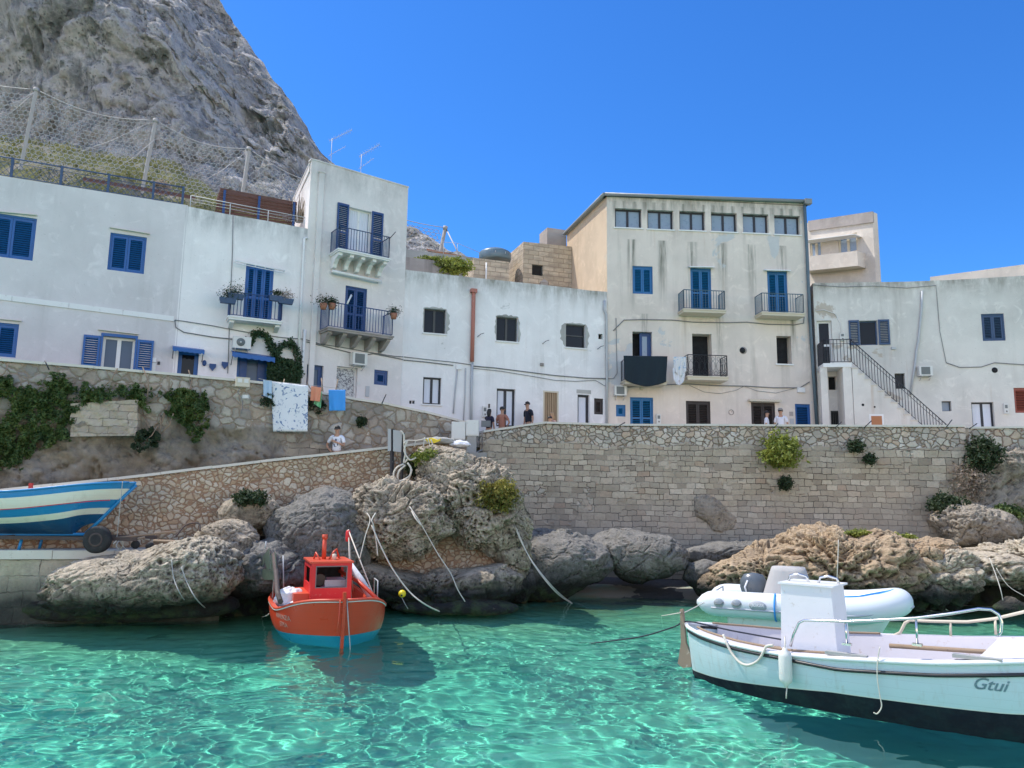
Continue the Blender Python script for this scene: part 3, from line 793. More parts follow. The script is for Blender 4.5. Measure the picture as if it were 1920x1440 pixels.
# promenade floor, ramp and quay
def strip(name, A, B, mat, skirt=0.0):
    m = MB(); n = len(A)
    v = [Vector(p) for p in A] + [Vector(p) for p in B]
    m.add(v, [(i, i+1, i+1+n, i+n) for i in range(n-1)])
    if skirt:
        w = [Vector(p) - Vector((0,0,skirt)) for p in A+B]
        m.add(v[:n]+w[:n], [(i, i+n, i+n+1, i+1) for i in range(n-1)])
    return tag(m.build(name, mat), kind='structure')
def below(px, py, Y, dz, back): 
    p = at(px, py, Y); return Vector((p.x, p.y+back, p.z-dz))
PF = lambda px: float(np.interp(px, [-300, 440, 620, 760, 890, 1040, 3000], [5.5, 5.5, 5.25, 4.95, 4.72, 4.8, 4.8]))
A = []; B = []
for (px, py, Y) in UL_ST: 
    p = at(px, py, Y); A.append(Vector((p.x, p.y+.2, PF(px))))
for (px, py, Y) in S_ST + [(1925,799,26.0),(2200,797,25.2)]:
    p = at(px, py, Y); A.append(Vector((p.x, p.y+.2, PF(px))))
for p in A: B.append(Vector((p.x+(0 if p.x > 2 else -1.2), p.y+8, p.z)))
strip('promenade', A, B, M['pave'])
A = []; B = []
for (px, py, Y) in R_ST: A.append(below(px, py, Y, .85, .2)); 
for p in A: B.append(Vector((p.x-.3, p.y+3.4, p.z)))
A.append(Vector((-.9, 25.2, 4.6))); B.append(Vector((-1.6, 29, 4.7)))
strip('ramp', A, B, M['pave'])
# quay
QZ = 1.62
def quay():
    m = MB(); top = []; 
    fr = [onz(px, 1035, QZ) for px in (-420, -200, 0, 100, 215, 330, 420)]
    n = len(fr)
    for i, p in enumerate(fr):
        p.y += .03*math.sin(i*2.2)
    back = [Vector((p.x, p.y+3.6, QZ)) for p in fr]
    bot = [Vector((p.x, p.y-.12, -2.4)) for p in fr]
    m.add(fr+back, [(i, i+1, i+1+n, i+n) for i in range(n-1)], 1)
    m.add(fr+bot, [(i, i+n, i+1+n, i+1) for i in range(n-1)], 0)
    # edge slabs
    for i in range(n-1):
        a, b = fr[i], fr[i+1]; k = max(1, int((b-a).length/.95))
        for j in range(k):
            p = a.lerp(b, j/k); q = a.lerp(b, (j+1)/k); dz = RNG.uniform(.0, .02)
            m.add([Vector((p.x+.008, p.y-.04, QZ-.16)), Vector((q.x-.008, q.y-.04, QZ-.16)), Vector((q.x-.008, q.y-.04, QZ+.03+dz)), Vector((p.x+.008, p.y-.04, QZ+.03+dz)),
                   Vector((p.x+.008, p.y+.5, QZ-.16)), Vector((q.x-.008, q.y+.5, QZ-.16)), Vector((q.x-.008, q.y+.5, QZ+.03+dz)), Vector((p.x+.008, p.y+.5, QZ+.03+dz))],
                  [(0,1,2,3), (3,2,6,7), (0,3,7,4), (1,5,6,2), (4,7,6,5)], 2)
    g = NM('quay_face'); P = g.world(); z = g.sep(P)[2]
    c, h = ashlar_nodes(g, P, .62, .36); c = g.mix(c, (.42,.38,.24), g.m('MULTIPLY', g.mr(g.noise(.9, 3), .45, .6), .6))
    c = g.mix(c, (.035,.036,.03), g.mr(g.m('ADD', z, g.m('MULTIPLY', g.noise(1.2, 5, .6, P), .5)), 1.35, .75))  # wet foot of the wall, blackened to paint in undercut shade
    c = g.mix(c, (.15,.14,.11), g.m('MULTIPLY', g.mr(g.noise(1.3, 7, .65, P), .45, .7), .6))
    qm = g.bsdf(c, .9, normal=g.bump(h, 1.0, .06))
    o = m.build('quay', [qm, M['pave'], M['cope']]); return tag(o, kind='structure')
receiver(quay())

# ================================================================== ROCKS
def rock_blob(name, label, outline, Y, thick, mat, nth=240, nph=120, amp=.16, lean=0.0, seed=0, karst=.05, cat='rock', group=None, layers=0.0, back=1.0, fine=1.0, flat=1.0):
    """a rock whose outer contour is 'outline' (photo pixels put at distance Y), bulging toward and away from the sea"""
    w = np.array([at(px, py, Y) for px, py in outline])[:, [0, 2]]
    c = w.mean(0)
    # area centroid
    x, z = w[:,0], w[:,1]; x1, z1 = np.roll(x, -1), np.roll(z, -1); cr = x*z1-x1*z; A = cr.sum()/2
    c = np.array([((x+x1)*cr).sum(), ((z+z1)*cr).sum()])/(6*A)
    ang = np.arctan2(w[:,1]-c[1], w[:,0]-c[0]); rr = np.hypot(w[:,0]-c[0], w[:,1]-c[1])
    o_ = np.argsort(ang); ang, rr = ang[o_], rr[o_]
    th = np.linspace(-PI, PI, nth, endpoint=False)
    ax = np.concatenate([ang-2*PI, ang, ang+2*PI]); rx = np.tile(rr, 3)
    # interpolate the contour in cartesian space, not radius, by dense polygon sampling
    r = np.interp(th, ax, rx)
    # straight edges between vertices
    for k, t in enumerate(th):
        i = np.searchsorted(ax, t) ; a0, a1 = ax[i-1], ax[i]; r0, r1 = rx[i-1], rx[i]
        p0 = np.array([math.cos(a0), math.sin(a0)])*r0; p1 = np.array([math.cos(a1), math.sin(a1)])*r1
        d = p1-p0; den = math.cos(t)*d[1]-math.sin(t)*d[0]
        if abs(den) > 1e-6: 
            v = (p0[0]*d[1]-p0[1]*d[0])/den
            if 0 < v < 1.6*max(r0, r1): r[k] = v
    ker = np.array([1, 2, 3, 2, 1.])/9; r = np.convolve(np.concatenate([r[-2:], r, r[:2]]), ker, 'valid')
    # cube-sphere: even mesh, no poles
    n = int(math.sqrt(nth*nph/6)*1.12); n += n % 2
    g1 = np.tan(np.linspace(-PI/4, PI/4, n+1)); A_, B_ = np.meshgrid(g1, g1); one = np.ones_like(A_)
    faces = [(A_, -one, B_), (one, A_, B_), (-A_, one, B_), (-one, -A_, B_), (A_, B_, one), (A_, -B_, -one)]
    d = np.concatenate([np.stack(f, -1).reshape(-1, 3) for f in faces]); d /= np.linalg.norm(d, axis=1)[:,None]
    quads = np.concatenate([grid_quads(n+1, n+1)+k*(n+1)**2 for k in range(6)])
    _, fi, inv = np.unique(np.round(d*1e5).astype(np.int64), axis=0, return_index=True, return_inverse=True); d = d[fi]; quads = inv.ravel()[quads]
    th_ = np.arctan2(d[:,2], d[:,0]); rho = np.hypot(d[:,0], d[:,2]); rr_ = np.interp(th_, np.append(th, PI), np.append(r, r[0]))
    rho2 = rho**.9; dep = np.sign(d[:,1])*thick*np.clip(1-rho2**2.8, 0, 1)**.5; dep = np.where(dep > 0, dep*back, dep*flat)
    X = c[0]+rho2*rr_*np.cos(th_); Z = c[1]+rho2*rr_*np.sin(th_); Yy = Y+dep+lean*(Z-c[1])
    co = np.stack([X, Yy, Z], -1)
    nx = np.stack([d[:,0], d[:,1]*np.sqrt(r.mean()/thick)*.9, d[:,2]], -1)
    nx /= np.linalg.norm(nx, axis=1)[:,None]+1e-9
    s = seed*7.7; q = co+s
    size = min(1.0, r.mean()/1.0)
    zs_ = np.array([1, 1, 1.5]); mk_ = sstep(-.25, .3, fbm(q*.7+50, 3))
    d = fbm(q*.75, 3)*amp*1.3*size + fbm(q*2.0*zs_, 5, True, .55)*amp*.32*size*(.4+.6*mk_) + fbm(q*6.0, 5, True, .62)*min(amp, .16)*.20*fine*(.3+.7*mk_)
    qb = q+fbm(q*1.2, 3)[:,None]*.25
    for sc_, am_ in ((.75, 1.3), (2.1, .42)):
        k1, k2, kr = worley(qb*np.array([sc_, sc_, sc_*1.6]), True); d += (kr-.5)*amp*am_*size*sstep(0, .10, k2-k1) - (1-sstep(0, .09, k2-k1))*amp*.22*size
    pk_ = mk_*fine
    d1, d2 = worley(q*4.0+fbm(q*3, 2)[:,None]*.3); d -= (sstep(.42, .1, d1)-.12)*karst*1.3*pk_
    e1, e2 = worley(q*9.0); d -= (sstep(.42, .12, e1)-.12)*karst*.7*pk_*sstep(-.1, .3, fbm(q*1.7+9, 2))
    if layers: d += layers*(np.abs(np.sin(q[:,2]*5.5+fbm(q*.6, 3)*4))**.5-.5)*1.6
    co = co + nx*d[:,None]
    o = np_mesh(name, co, quads, mat)
    tag(o, label, cat, group); receiver(o)
    return o
RK = rock_blob
RK('shore_rock', 'long pale pitted rock lying at the water below the quay edge', [(85,1108),(110,1086),(150,1058),(190,1046),(240,1040),(300,1036),(350,1020),(385,1010),(420,1022),(438,1045),(440,1075),(448,1092),(430,1112),(400,1125),(330,1134),(250,1140),(160,1142),(105,1132)], 18.4, 1.35, M['rockw'], 420, 150, amp=.13, seed=1, karst=.05, fine=1.7)
RK('boulder', 'small grey boulder wedged between the pale shore rock and the ramp wall', [(376,1002),(400,985),(430,976),(460,983),(480,1005),(478,1040),(440,1052),(395,1040)], 19.9, .7, M['rock'], 160, 80, amp=.14, seed=2)
RK('boulder', 'rounded boulder with a green bush on top against the ramp wall', [(412,965),(425,942),(465,926),(505,928),(520,950),(512,985),(480,1000),(440,1000),(415,985)], 20.9, .6, M['rock'], 160, 80, amp=.12, seed=3)
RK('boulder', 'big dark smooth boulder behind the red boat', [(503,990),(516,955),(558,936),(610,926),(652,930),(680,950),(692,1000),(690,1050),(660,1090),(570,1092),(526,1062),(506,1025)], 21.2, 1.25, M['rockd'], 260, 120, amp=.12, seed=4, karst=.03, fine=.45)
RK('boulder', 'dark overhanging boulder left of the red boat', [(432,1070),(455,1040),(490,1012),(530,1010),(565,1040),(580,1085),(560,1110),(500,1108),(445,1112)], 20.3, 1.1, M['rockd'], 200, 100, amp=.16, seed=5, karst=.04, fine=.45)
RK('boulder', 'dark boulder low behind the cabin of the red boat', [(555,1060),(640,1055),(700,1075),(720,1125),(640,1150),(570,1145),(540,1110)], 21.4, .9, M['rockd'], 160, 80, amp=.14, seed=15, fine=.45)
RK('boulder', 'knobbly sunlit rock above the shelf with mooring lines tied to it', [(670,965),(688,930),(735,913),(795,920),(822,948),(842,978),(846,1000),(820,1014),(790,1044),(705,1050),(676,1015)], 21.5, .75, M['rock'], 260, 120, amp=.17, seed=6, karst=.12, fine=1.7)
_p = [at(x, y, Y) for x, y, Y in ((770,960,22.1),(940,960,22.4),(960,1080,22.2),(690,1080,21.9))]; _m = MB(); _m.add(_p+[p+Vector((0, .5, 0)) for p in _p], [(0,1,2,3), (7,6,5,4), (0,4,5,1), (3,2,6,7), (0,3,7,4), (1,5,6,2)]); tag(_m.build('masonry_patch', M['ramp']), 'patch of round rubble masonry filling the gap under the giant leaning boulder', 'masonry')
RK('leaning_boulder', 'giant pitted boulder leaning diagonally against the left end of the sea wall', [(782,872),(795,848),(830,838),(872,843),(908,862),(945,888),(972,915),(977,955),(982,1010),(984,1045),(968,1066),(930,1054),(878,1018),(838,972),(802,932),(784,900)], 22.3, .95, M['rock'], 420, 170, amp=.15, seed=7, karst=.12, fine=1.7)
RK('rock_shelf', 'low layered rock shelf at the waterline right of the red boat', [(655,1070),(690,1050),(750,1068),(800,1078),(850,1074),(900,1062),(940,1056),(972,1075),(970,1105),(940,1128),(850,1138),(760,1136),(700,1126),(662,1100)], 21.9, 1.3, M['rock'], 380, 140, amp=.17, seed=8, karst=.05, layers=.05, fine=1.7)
RK('rock_shelf', 'flat weedy ledge awash beside the yellow buoy', [(720,1138),(760,1124),(820,1120),(880,1114),(930,1124),(975,1136),(960,1150),(800,1152)], 21.1, .8, M['rock'], 220, 70, amp=.08, seed=9, karst=.03)
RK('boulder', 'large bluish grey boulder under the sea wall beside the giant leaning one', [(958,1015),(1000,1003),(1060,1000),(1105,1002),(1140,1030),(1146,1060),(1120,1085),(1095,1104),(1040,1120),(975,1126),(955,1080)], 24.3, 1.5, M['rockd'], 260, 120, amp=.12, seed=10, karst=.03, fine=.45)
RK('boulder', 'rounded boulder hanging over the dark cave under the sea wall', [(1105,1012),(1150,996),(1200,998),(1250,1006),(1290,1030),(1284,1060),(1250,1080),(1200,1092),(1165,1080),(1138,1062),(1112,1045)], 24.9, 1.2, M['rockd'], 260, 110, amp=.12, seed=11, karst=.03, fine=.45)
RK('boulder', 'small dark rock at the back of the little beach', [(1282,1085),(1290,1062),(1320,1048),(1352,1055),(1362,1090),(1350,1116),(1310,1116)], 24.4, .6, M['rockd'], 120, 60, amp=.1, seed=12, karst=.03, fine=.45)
RK('rock_outcrop', 'rough brown rock bulging out of the squared sea wall masonry', [(1298,931),(1325,926),(1352,938),(1384,972),(1378,994),(1356,1008),(1335,1006),(1328,982),(1303,968)], 26.72, .26, M['rockup'], 160, 70, amp=.10, seed=13, karst=.03)
RK('rubble_heap', 'ochre heap of broken rock at the left end of the right hand shore', [(1328,1098),(1340,1066),(1368,1052),(1398,1040),(1440,1032),(1490,1030),(1520,1080),(1500,1130),(1400,1136),(1336,1126)], 23.2, 1.3, M['rocko'], 260, 120, amp=.22, seed=14, karst=.11, fine=1.7)
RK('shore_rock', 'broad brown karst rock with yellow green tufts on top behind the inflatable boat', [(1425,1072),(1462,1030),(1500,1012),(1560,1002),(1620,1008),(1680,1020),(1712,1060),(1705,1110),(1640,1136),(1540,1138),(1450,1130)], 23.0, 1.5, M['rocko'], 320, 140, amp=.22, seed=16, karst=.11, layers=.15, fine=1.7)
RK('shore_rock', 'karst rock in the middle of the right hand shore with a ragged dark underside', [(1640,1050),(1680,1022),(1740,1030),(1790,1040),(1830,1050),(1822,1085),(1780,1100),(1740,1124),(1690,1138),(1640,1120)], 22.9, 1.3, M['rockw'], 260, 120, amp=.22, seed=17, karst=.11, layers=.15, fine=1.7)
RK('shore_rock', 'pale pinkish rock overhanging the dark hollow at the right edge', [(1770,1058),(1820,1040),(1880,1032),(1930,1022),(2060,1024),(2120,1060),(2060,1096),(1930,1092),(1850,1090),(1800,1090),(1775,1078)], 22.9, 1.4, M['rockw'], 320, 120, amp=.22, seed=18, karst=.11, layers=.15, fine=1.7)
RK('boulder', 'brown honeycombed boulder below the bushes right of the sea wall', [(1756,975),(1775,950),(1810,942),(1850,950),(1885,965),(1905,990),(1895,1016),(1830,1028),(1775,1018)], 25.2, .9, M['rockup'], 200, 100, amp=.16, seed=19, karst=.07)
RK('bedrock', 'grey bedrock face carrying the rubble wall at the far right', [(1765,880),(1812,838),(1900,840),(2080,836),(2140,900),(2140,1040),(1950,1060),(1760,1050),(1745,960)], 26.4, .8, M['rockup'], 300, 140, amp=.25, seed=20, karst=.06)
RK('mooring_rock', 'tiny sunlit rock awash at the right edge with a rope tied on', [(1862,1140),(1880,1128),(1895,1118),(1905,1126),(1935,1136),(1930,1150),(1880,1150)], 21.0, .35, M['rockw'], 90, 40, amp=.04, seed=21, karst=.02)
# backing rock under the ramp and sea walls
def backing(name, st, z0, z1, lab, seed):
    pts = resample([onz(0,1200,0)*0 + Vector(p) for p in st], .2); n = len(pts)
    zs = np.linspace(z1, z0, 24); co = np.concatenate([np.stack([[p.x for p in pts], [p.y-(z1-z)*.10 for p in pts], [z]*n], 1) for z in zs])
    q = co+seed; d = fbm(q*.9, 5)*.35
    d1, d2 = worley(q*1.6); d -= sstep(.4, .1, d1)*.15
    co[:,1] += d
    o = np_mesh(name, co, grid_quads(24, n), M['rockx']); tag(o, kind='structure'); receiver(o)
M['rockx'] = rock('undercut_shade_rock', (.12,.11,.10), (.07,.065,.06), (.02,.02,.02), warm_amt=0)  # near-black tones hold the shade of caves and undercuts
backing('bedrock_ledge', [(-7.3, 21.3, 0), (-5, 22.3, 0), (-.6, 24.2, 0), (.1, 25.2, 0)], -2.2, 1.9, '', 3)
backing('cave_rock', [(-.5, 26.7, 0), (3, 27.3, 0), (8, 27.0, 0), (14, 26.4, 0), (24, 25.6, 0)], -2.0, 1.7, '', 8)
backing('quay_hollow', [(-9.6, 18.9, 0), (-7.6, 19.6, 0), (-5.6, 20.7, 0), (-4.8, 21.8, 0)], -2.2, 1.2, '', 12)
RK('boulder', 'dark rock added to blacken the hollow under the pale overhang at the right edge', [(1780,1090),(1850,1078),(1950,1078),(2100,1080),(2100,1140),(1950,1142),(1850,1136),(1790,1128)], 24.2, .6, M['rockx'], 200, 80, amp=.14, seed=41, karst=.03, fine=.5)  # dark colour stands in for shade under the overhang
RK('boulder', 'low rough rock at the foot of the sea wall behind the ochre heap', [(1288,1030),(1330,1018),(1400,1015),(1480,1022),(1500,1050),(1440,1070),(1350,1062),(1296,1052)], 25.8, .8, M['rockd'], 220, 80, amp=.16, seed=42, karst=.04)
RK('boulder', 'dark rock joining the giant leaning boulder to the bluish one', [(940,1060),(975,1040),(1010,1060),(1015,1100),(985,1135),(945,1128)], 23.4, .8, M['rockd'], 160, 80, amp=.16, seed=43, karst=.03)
RK('shore_rock', 'undercut base of the long pale shore rock, shade painted in its dark colour', [(45,1128),(120,1112),(250,1118),(400,1112),(450,1122),(440,1150),(300,1160),(120,1162),(50,1156)], 18.9, .9, M['rockx'], 260, 70, amp=.12, seed=44, karst=.03)  # undercut shade painted as a dark strip of rock
RK('shore_rock', 'flat brown ledge linking the two karst rocks of the right hand shore', [(1580,1040),(1620,1014),(1700,1014),(1760,1022),(1800,1036),(1800,1075),(1700,1095),(1600,1090)], 23.25, 1.3, M['rocko'], 240, 110, amp=.18, seed=46, karst=.10, layers=.15, fine=1.7)
# pebble beach
X, Y = np.meshgrid(np.linspace(1.6, 8.0, 90), np.linspace(23.4, 27.2, 50))
pp = np.stack([X, Y, 0*X], -1).reshape(-1, 3)
Z = (-.25 + .19*(Y-23.4) - .25*sstep(2.6, 1.6, X)).ravel() + fbm(pp*3.5, 3)*.035
o = np_mesh('beach', np.stack([X.ravel(), Y.ravel(), Z], -1), grid_quads(50, 90), M['sand']); tag(o, kind='structure'); receiver(o)
# ================================================================== HOUSES
def back_corner(h, px, py, Y):
    p = at(px, py, Y); q = Vector((p.x, p.y))-h.A; return (q.dot(h.d), q.dot(h.n))
class House:
    def __init__(s, name, label, pa, pb, zb, depth, mat, cat='house'):
        A = at(*pa); B = at(*pb); s.A = Vector((A.x, A.y)); s.B = Vector((B.x, B.y))
        s.d = (s.B-s.A).normalized(); s.L = (s.B-s.A).length; s.n = Vector((-s.d.y, s.d.x))   # n: into the house
        s.zb = zb; s.depth = depth; s.mat = mat; s.holes = []
        s.root = empty(name, (A.x, A.y, zb), label, cat, math.atan2(s.d.y, s.d.x))
    def uz(s, px, py, w=0.0):
        d = ray(px, py); P0 = s.A - s.n*w
        t = (P0.x*s.n.x + P0.y*s.n.y)/(d.x*s.n.x + d.y*s.n.y)
        p = Vector((0, 0, CAMZ)) + d*t
        return (Vector((p.x, p.y))-s.A).dot(s.d), p.z - s.zb
    def rect(s, x0, y0, x1, y1, w=0.0):
        mx, my = (x0+x1)/2, (y0+y1)/2
        return s.uz(x0, my, w)[0], s.uz(x1, my, w)[0], s.uz(mx, y1, w)[1], s.uz(mx, y0, w)[1]
    def W(s, u, w, z):      # world point, w = distance in front of the wall
        p = s.A + s.d*u - s.n*w
        return Vector((p.x, p.y, s.zb+z))
    def P(s, px, py, w=0.0):
        u, z = s.uz(px, py, w); return s.W(u, w, z)
    def L3(s, px, py, w=0.0):  # local point
        u, z = s.uz(px, py, w); return Vector((u, -w, z))
    def wall(s, tops, bl=None, z0=-.6, side=None, left_depth=None, name='wall', roof=None, back=True, edge=0):
        """tops: [(u, z)...]; front wall with real openings, sides, back and roof"""
        us = sorted(set([t[0] for t in tops] + [h[0] for h in s.holes] + [h[1] for h in s.holes] + list(np.linspace(tops[0][0], tops[-1][0], 14))))
        U2 = [us[0]]
        for u in us[1:]:
            if u-U2[-1] > 1e-3: U2.append(u)
        us = U2
        zt = lambda u: float(np.interp(u, [t[0] for t in tops], [t[1] for t in tops]))
        zmin = min(t[1] for t in tops)
        zs = sorted(set([z0] + [h[2] for h in s.holes if h[2] > z0] + [h[3] for h in s.holes]))
        m = MB()
        for i in range(len(us)-1):
            a, b = us[i], us[i+1]; mu = (a+b)/2
            for j in range(len(zs)):
                za = zs[j]; zc = zs[j+1] if j+1 < len(zs) else None
                mz = (za+zc)/2 if zc is not None else za+.01
                if zc is not None and any(h[0] < mu < h[1] and h[2] < mz < h[3] for h in s.holes): continue
                m.quad((a, 0, za), (b, 0, za), (b, 0, zc if zc is not None else zt(b)), (a, 0, zc if zc is not None else zt(a)), 0)
        for (a, b, c, d, dep) in s.holes:
            m.quad((a, 0, c), (a, dep, c), (b, dep, c), (b, 0, c)); m.quad((a, 0, d), (b, 0, d), (b, dep, d), (a, dep, d))
            m.quad((a, 0, c), (a, 0, d), (a, dep, d), (a, dep, c)); m.quad((b, 0, c), (b, dep, c), (b, dep, d), (b, 0, d))
        D = s.depth; a, b = us[0], us[-1]; sx = 0
        if bl: D = bl[1]; sx = bl[0]-a
        s.bl = (a+sx, D)
        m.quad((a, 0, z0), (a, 0, zt(a)), (a+sx, D, zt(a)), (a+sx, D, z0), 1); m.quad((b, 0, z0), (b, D, z0), (b, D, zt(b)), (b, 0, zt(b)), 1)
        if back: m.quad((a+sx, D, z0), (a+sx, D, zt(a)), (b, D, zt(b)), (b, D, z0), 1)
        for i in range(len(us)-1):
            p, q = us[i], us[i+1]
            m.quad((p, 0, zt(p)), (q, 0, zt(q)), (q, .22, zt(q)), (p, .22, zt(p)), 0)
            m.quad((p, .22, zt(p)), (q, .22, zt(q)), (q, .22, zt(q)-.35), (p, .22, zt(p)-.35), 0)
            k_ = lambda u: u+sx*(b-u)/(b-a); m.quad((p, .22, zt(p)-.35), (q, .22, zt(q)-.35), (k_(q), D, zt(q)-.35), (k_(p), D, zt(p)-.35), 1)
        s.zt = zt
        o = m.build(name, [s.mat, side or s.mat], s.root, fix=False)
        return o
    def hole(s, r, dep=.2): s.holes.append((r[0], r[1], r[2], r[3], dep))
    def line(s, name, px, r, mat, w=None, n=6, sag=0):
        w = r+.01 if w is None else w
        m = MB(); m.tube([s.L3(x, y, w) for x, y in px], r, n); return m.build(name, mat, s.root)

def leaf(m, x0, x1, z0, z1, y, th=.04, st=.06, sl=.075, mi=0, flip=False):
    """a louvred shutter leaf in the local frame, y = its front face"""
    m.box(x0, x0+st, y, y+th, z0, z1, mi); m.box(x1-st, x1, y, y+th, z0, z1, mi)
    h = z1-z0; rails = [z0, z1-st*1.3] + ([z0+h*.42] if h > 1.3 else [])
    for z in rails: m.box(x0+st, x1-st, y+.002, y+th-.002, z, z+st*1.3, mi)
    n = max(3, int(h/sl)); 
    for k in range(n):
        z = z0+st*1.3+(h-st*2.6)*(k+.5)/n
        if len(rails) > 2 and rails[2]-.01 < z < rails[2]+st*1.3+.01: continue
        m.obox(((x0+x1)/2, y+th*.55, z), (x1-x0)/2-st, .026, .005, Matrix.Rotation(R(-38), 3, 'X'), mi)

def shuttered(h, r, mat, n=2, dep=.06, name='window', frame=.05, behind='dark', label=None, dark=(), hole=True, split=None):
    u0, u1, z0, z1 = r
    if hole: h.hole(r, dep+.12)
    m = MB(); f = frame; y = dep
    m.box(u0, u0+f, y-.02, y+.05, z0, z1); m.box(u1-f, u1, y-.02, y+.05, z0, z1)
    m.box(u0+f, u1-f, y-.02, y+.05, z1-f, z1); m.box(u0+f, u1-f, y-.02, y+.05, z0, z0+f*.6)
    fr = m.build(name, mat, h.root)
    if label: fr['label'] = label
    w = (u1-u0-2*f)/n
    for k in range(n):
        a = u0+f+k*w+.004; b = a+w-.008
        q = MB(); leaf(q, a, b, z0+f*.6+.004, z1-f-.004, y-.005); q.build('shutter', mat, fr)
    q = MB(); q.quad((u0, y+.11, z0), (u1, y+.11, z0), (u1, y+.11, z1), (u0, y+.11, z1)); q.build('backing', M[behind], fr)
    return fr
def open_leaf(h, fr, x0, x1, z0, z1, mat):
    q = MB(); leaf(q, x0, x1, z0, z1, -.055); return q.build('shutter', mat, fr)
def glazed(h, r, fmat, n=2, dep=.14, f=.055, name='window', pane='glass', curtain=None, sill=None, rail=None, hole=True, mull=None, full=True):
    u0, u1, z0, z1 = r
    if hole: h.hole(r, dep+.22)
    m = MB(); y = dep; t = .05
    m.box(u0, u0+f, y, y+t, z0, z1); m.box(u1-f, u1, y, y+t, z0, z1); m.box(u0+f, u1-f, y, y+t, z1-f, z1); m.box(u0+f, u1-f, y, y+t, z0, z0+f)
    w = (u1-u0-2*f)/n
    for k in range(1, n):
        c = u0+f+w*k; mm = mull or f*.8; m.box(c-mm, c+mm, y-.004, y+t-.004, z0+f, z1-f)
    if rail: m.box(u0+f, u1-f, y+.004, y+t-.006, z0+(z1-z0)*rail, z0+(z1-z0)*rail+f)
    fr = m.build(name, fmat, h.root)
    if sill:
        q = MB(); q.box(u0-.05, u1+.05, -.05, y-.002, z0-.05, z0-.002); q.build('sill', M[sill], fr)
    for k in range(n):
        a = u0+f+w*k+.0; b = a+w
        q = MB(); q.quad((a, y+.03, z0+f), (b, y+.03, z0+f), (b, y+.03, z1-f), (a, y+.03, z1-f)); q.build('pane', M[pane], fr)
    if curtain:
        for k in range(n):
            a = u0+f+w*k+w*.04; b = a+w*.92; q = MB(); N = 14
            vs = []; 
            for i in range(N+1):
                xx = a+(b-a)*i/N; yy = y+.012+.008*math.sin(i*1.9+k)
                vs += [(xx, yy, z0+f), (xx, yy, z1-f)]
            q.add(vs, [(2*i, 2*i+2, 2*i+3, 2*i+1) for i in range(N)], 0, True); q.build('curtain', M[curtain], fr)
    q = MB(); q.quad((u0, y+.21, z0), (u1, y+.21, z0), (u1, y+.21, z1), (u0, y+.21, z1)); q.build('backing', M['dark'], fr)
    return fr
def dark_hole(h, r, dep=.35, name='window', pane=None):
    u0, u1, z0, z1 = r; h.hole(r, dep)
    q = MB(); q.quad((u0, dep-.002, z0), (u1, dep-.002, z0), (u1, dep-.002, z1), (u0, dep-.002, z1)); 
    return q.build(name, M['dark'], h.root)
def lintel(h, x0, y0, x1, y1, mat='cope', proj=.09, th=.035, name='drip_ledge'):
    a = h.L3(x0, y0); b = h.L3(x1, y1); m = MB()
    for p, q in ((a, b),):
        m.add([(p.x, 0, p.z), (q.x, 0, q.z), (q.x, -proj, q.z-.01), (p.x, -proj, p.z-.01), (p.x, 0, p.z-th), (q.x, 0, q.z-th), (q.x, -proj, q.z-th), (p.x, -proj, p.z-th)],
              [(0,1,2,3), (4,7,6,5), (3,2,6,7), (0,3,7,4), (1,5,6,2)])
    return m.build(name, M[mat], h.root)
def railing(parent, pts, hgt, mat, step=.11, r=.012, posts=True, style='bar', base=.06, name='railing', midr=None):
    """pts: local floor points of the rail line"""
    m = MB(); up = Vector((0, 0, 1))
    m.tube([p+up*hgt for p in pts], .018, 6); m.tube([p+up*base for p in pts], .012, 5)
    if midr: m.tube([p+up*midr for p in pts], .010, 5)
    for a, b in zip(pts[:-1], pts[1:]):
        L = (b-a).length; n = max(1, int(L/step))
        for k in range(n+1):
            p = a.lerp(b, k/n)
            if style == 'bar' or k in (0, n): m.tube([p+up*base, p+up*hgt], r if k not in (0, n) else r*1.7, 4, cap=False)
        if style == 'ornate':
            for k in range(n):
                c = a.lerp(b, (k+.5)/n)+up*(hgt*.5); e = (b-a).normalized()*step*.42
                ring = [c + e*math.cos(t)+up*(hgt*.22)*math.sin(t) for t in np.linspace(0, 2*PI, 13)]
                m.tube(ring, .007, 4, cap=False)
                for sg in (1, -1):
                    ring = [c + up*sg*hgt*.34 + e*.7*math.cos(t)+up*(hgt*.09)*math.sin(t) for t in np.linspace(0, 2*PI, 9)]
                    m.tube(ring, .006, 4, cap=False)
                m.tube([a.lerp(b, k/n)+up*base, a.lerp(b, (k+1)/n)+up*hgt*.28], .006, 4, cap=False)
                m.tube([a.lerp(b, (k+1)/n)+up*base, a.lerp(b, k/n)+up*hgt*.28], .006, 4, cap=False)
                m.tube([a.lerp(b, k/n)+up*base, a.lerp(b, k/n)+up*hgt], .008, 4, cap=False)
    return m.build(name, mat, parent)
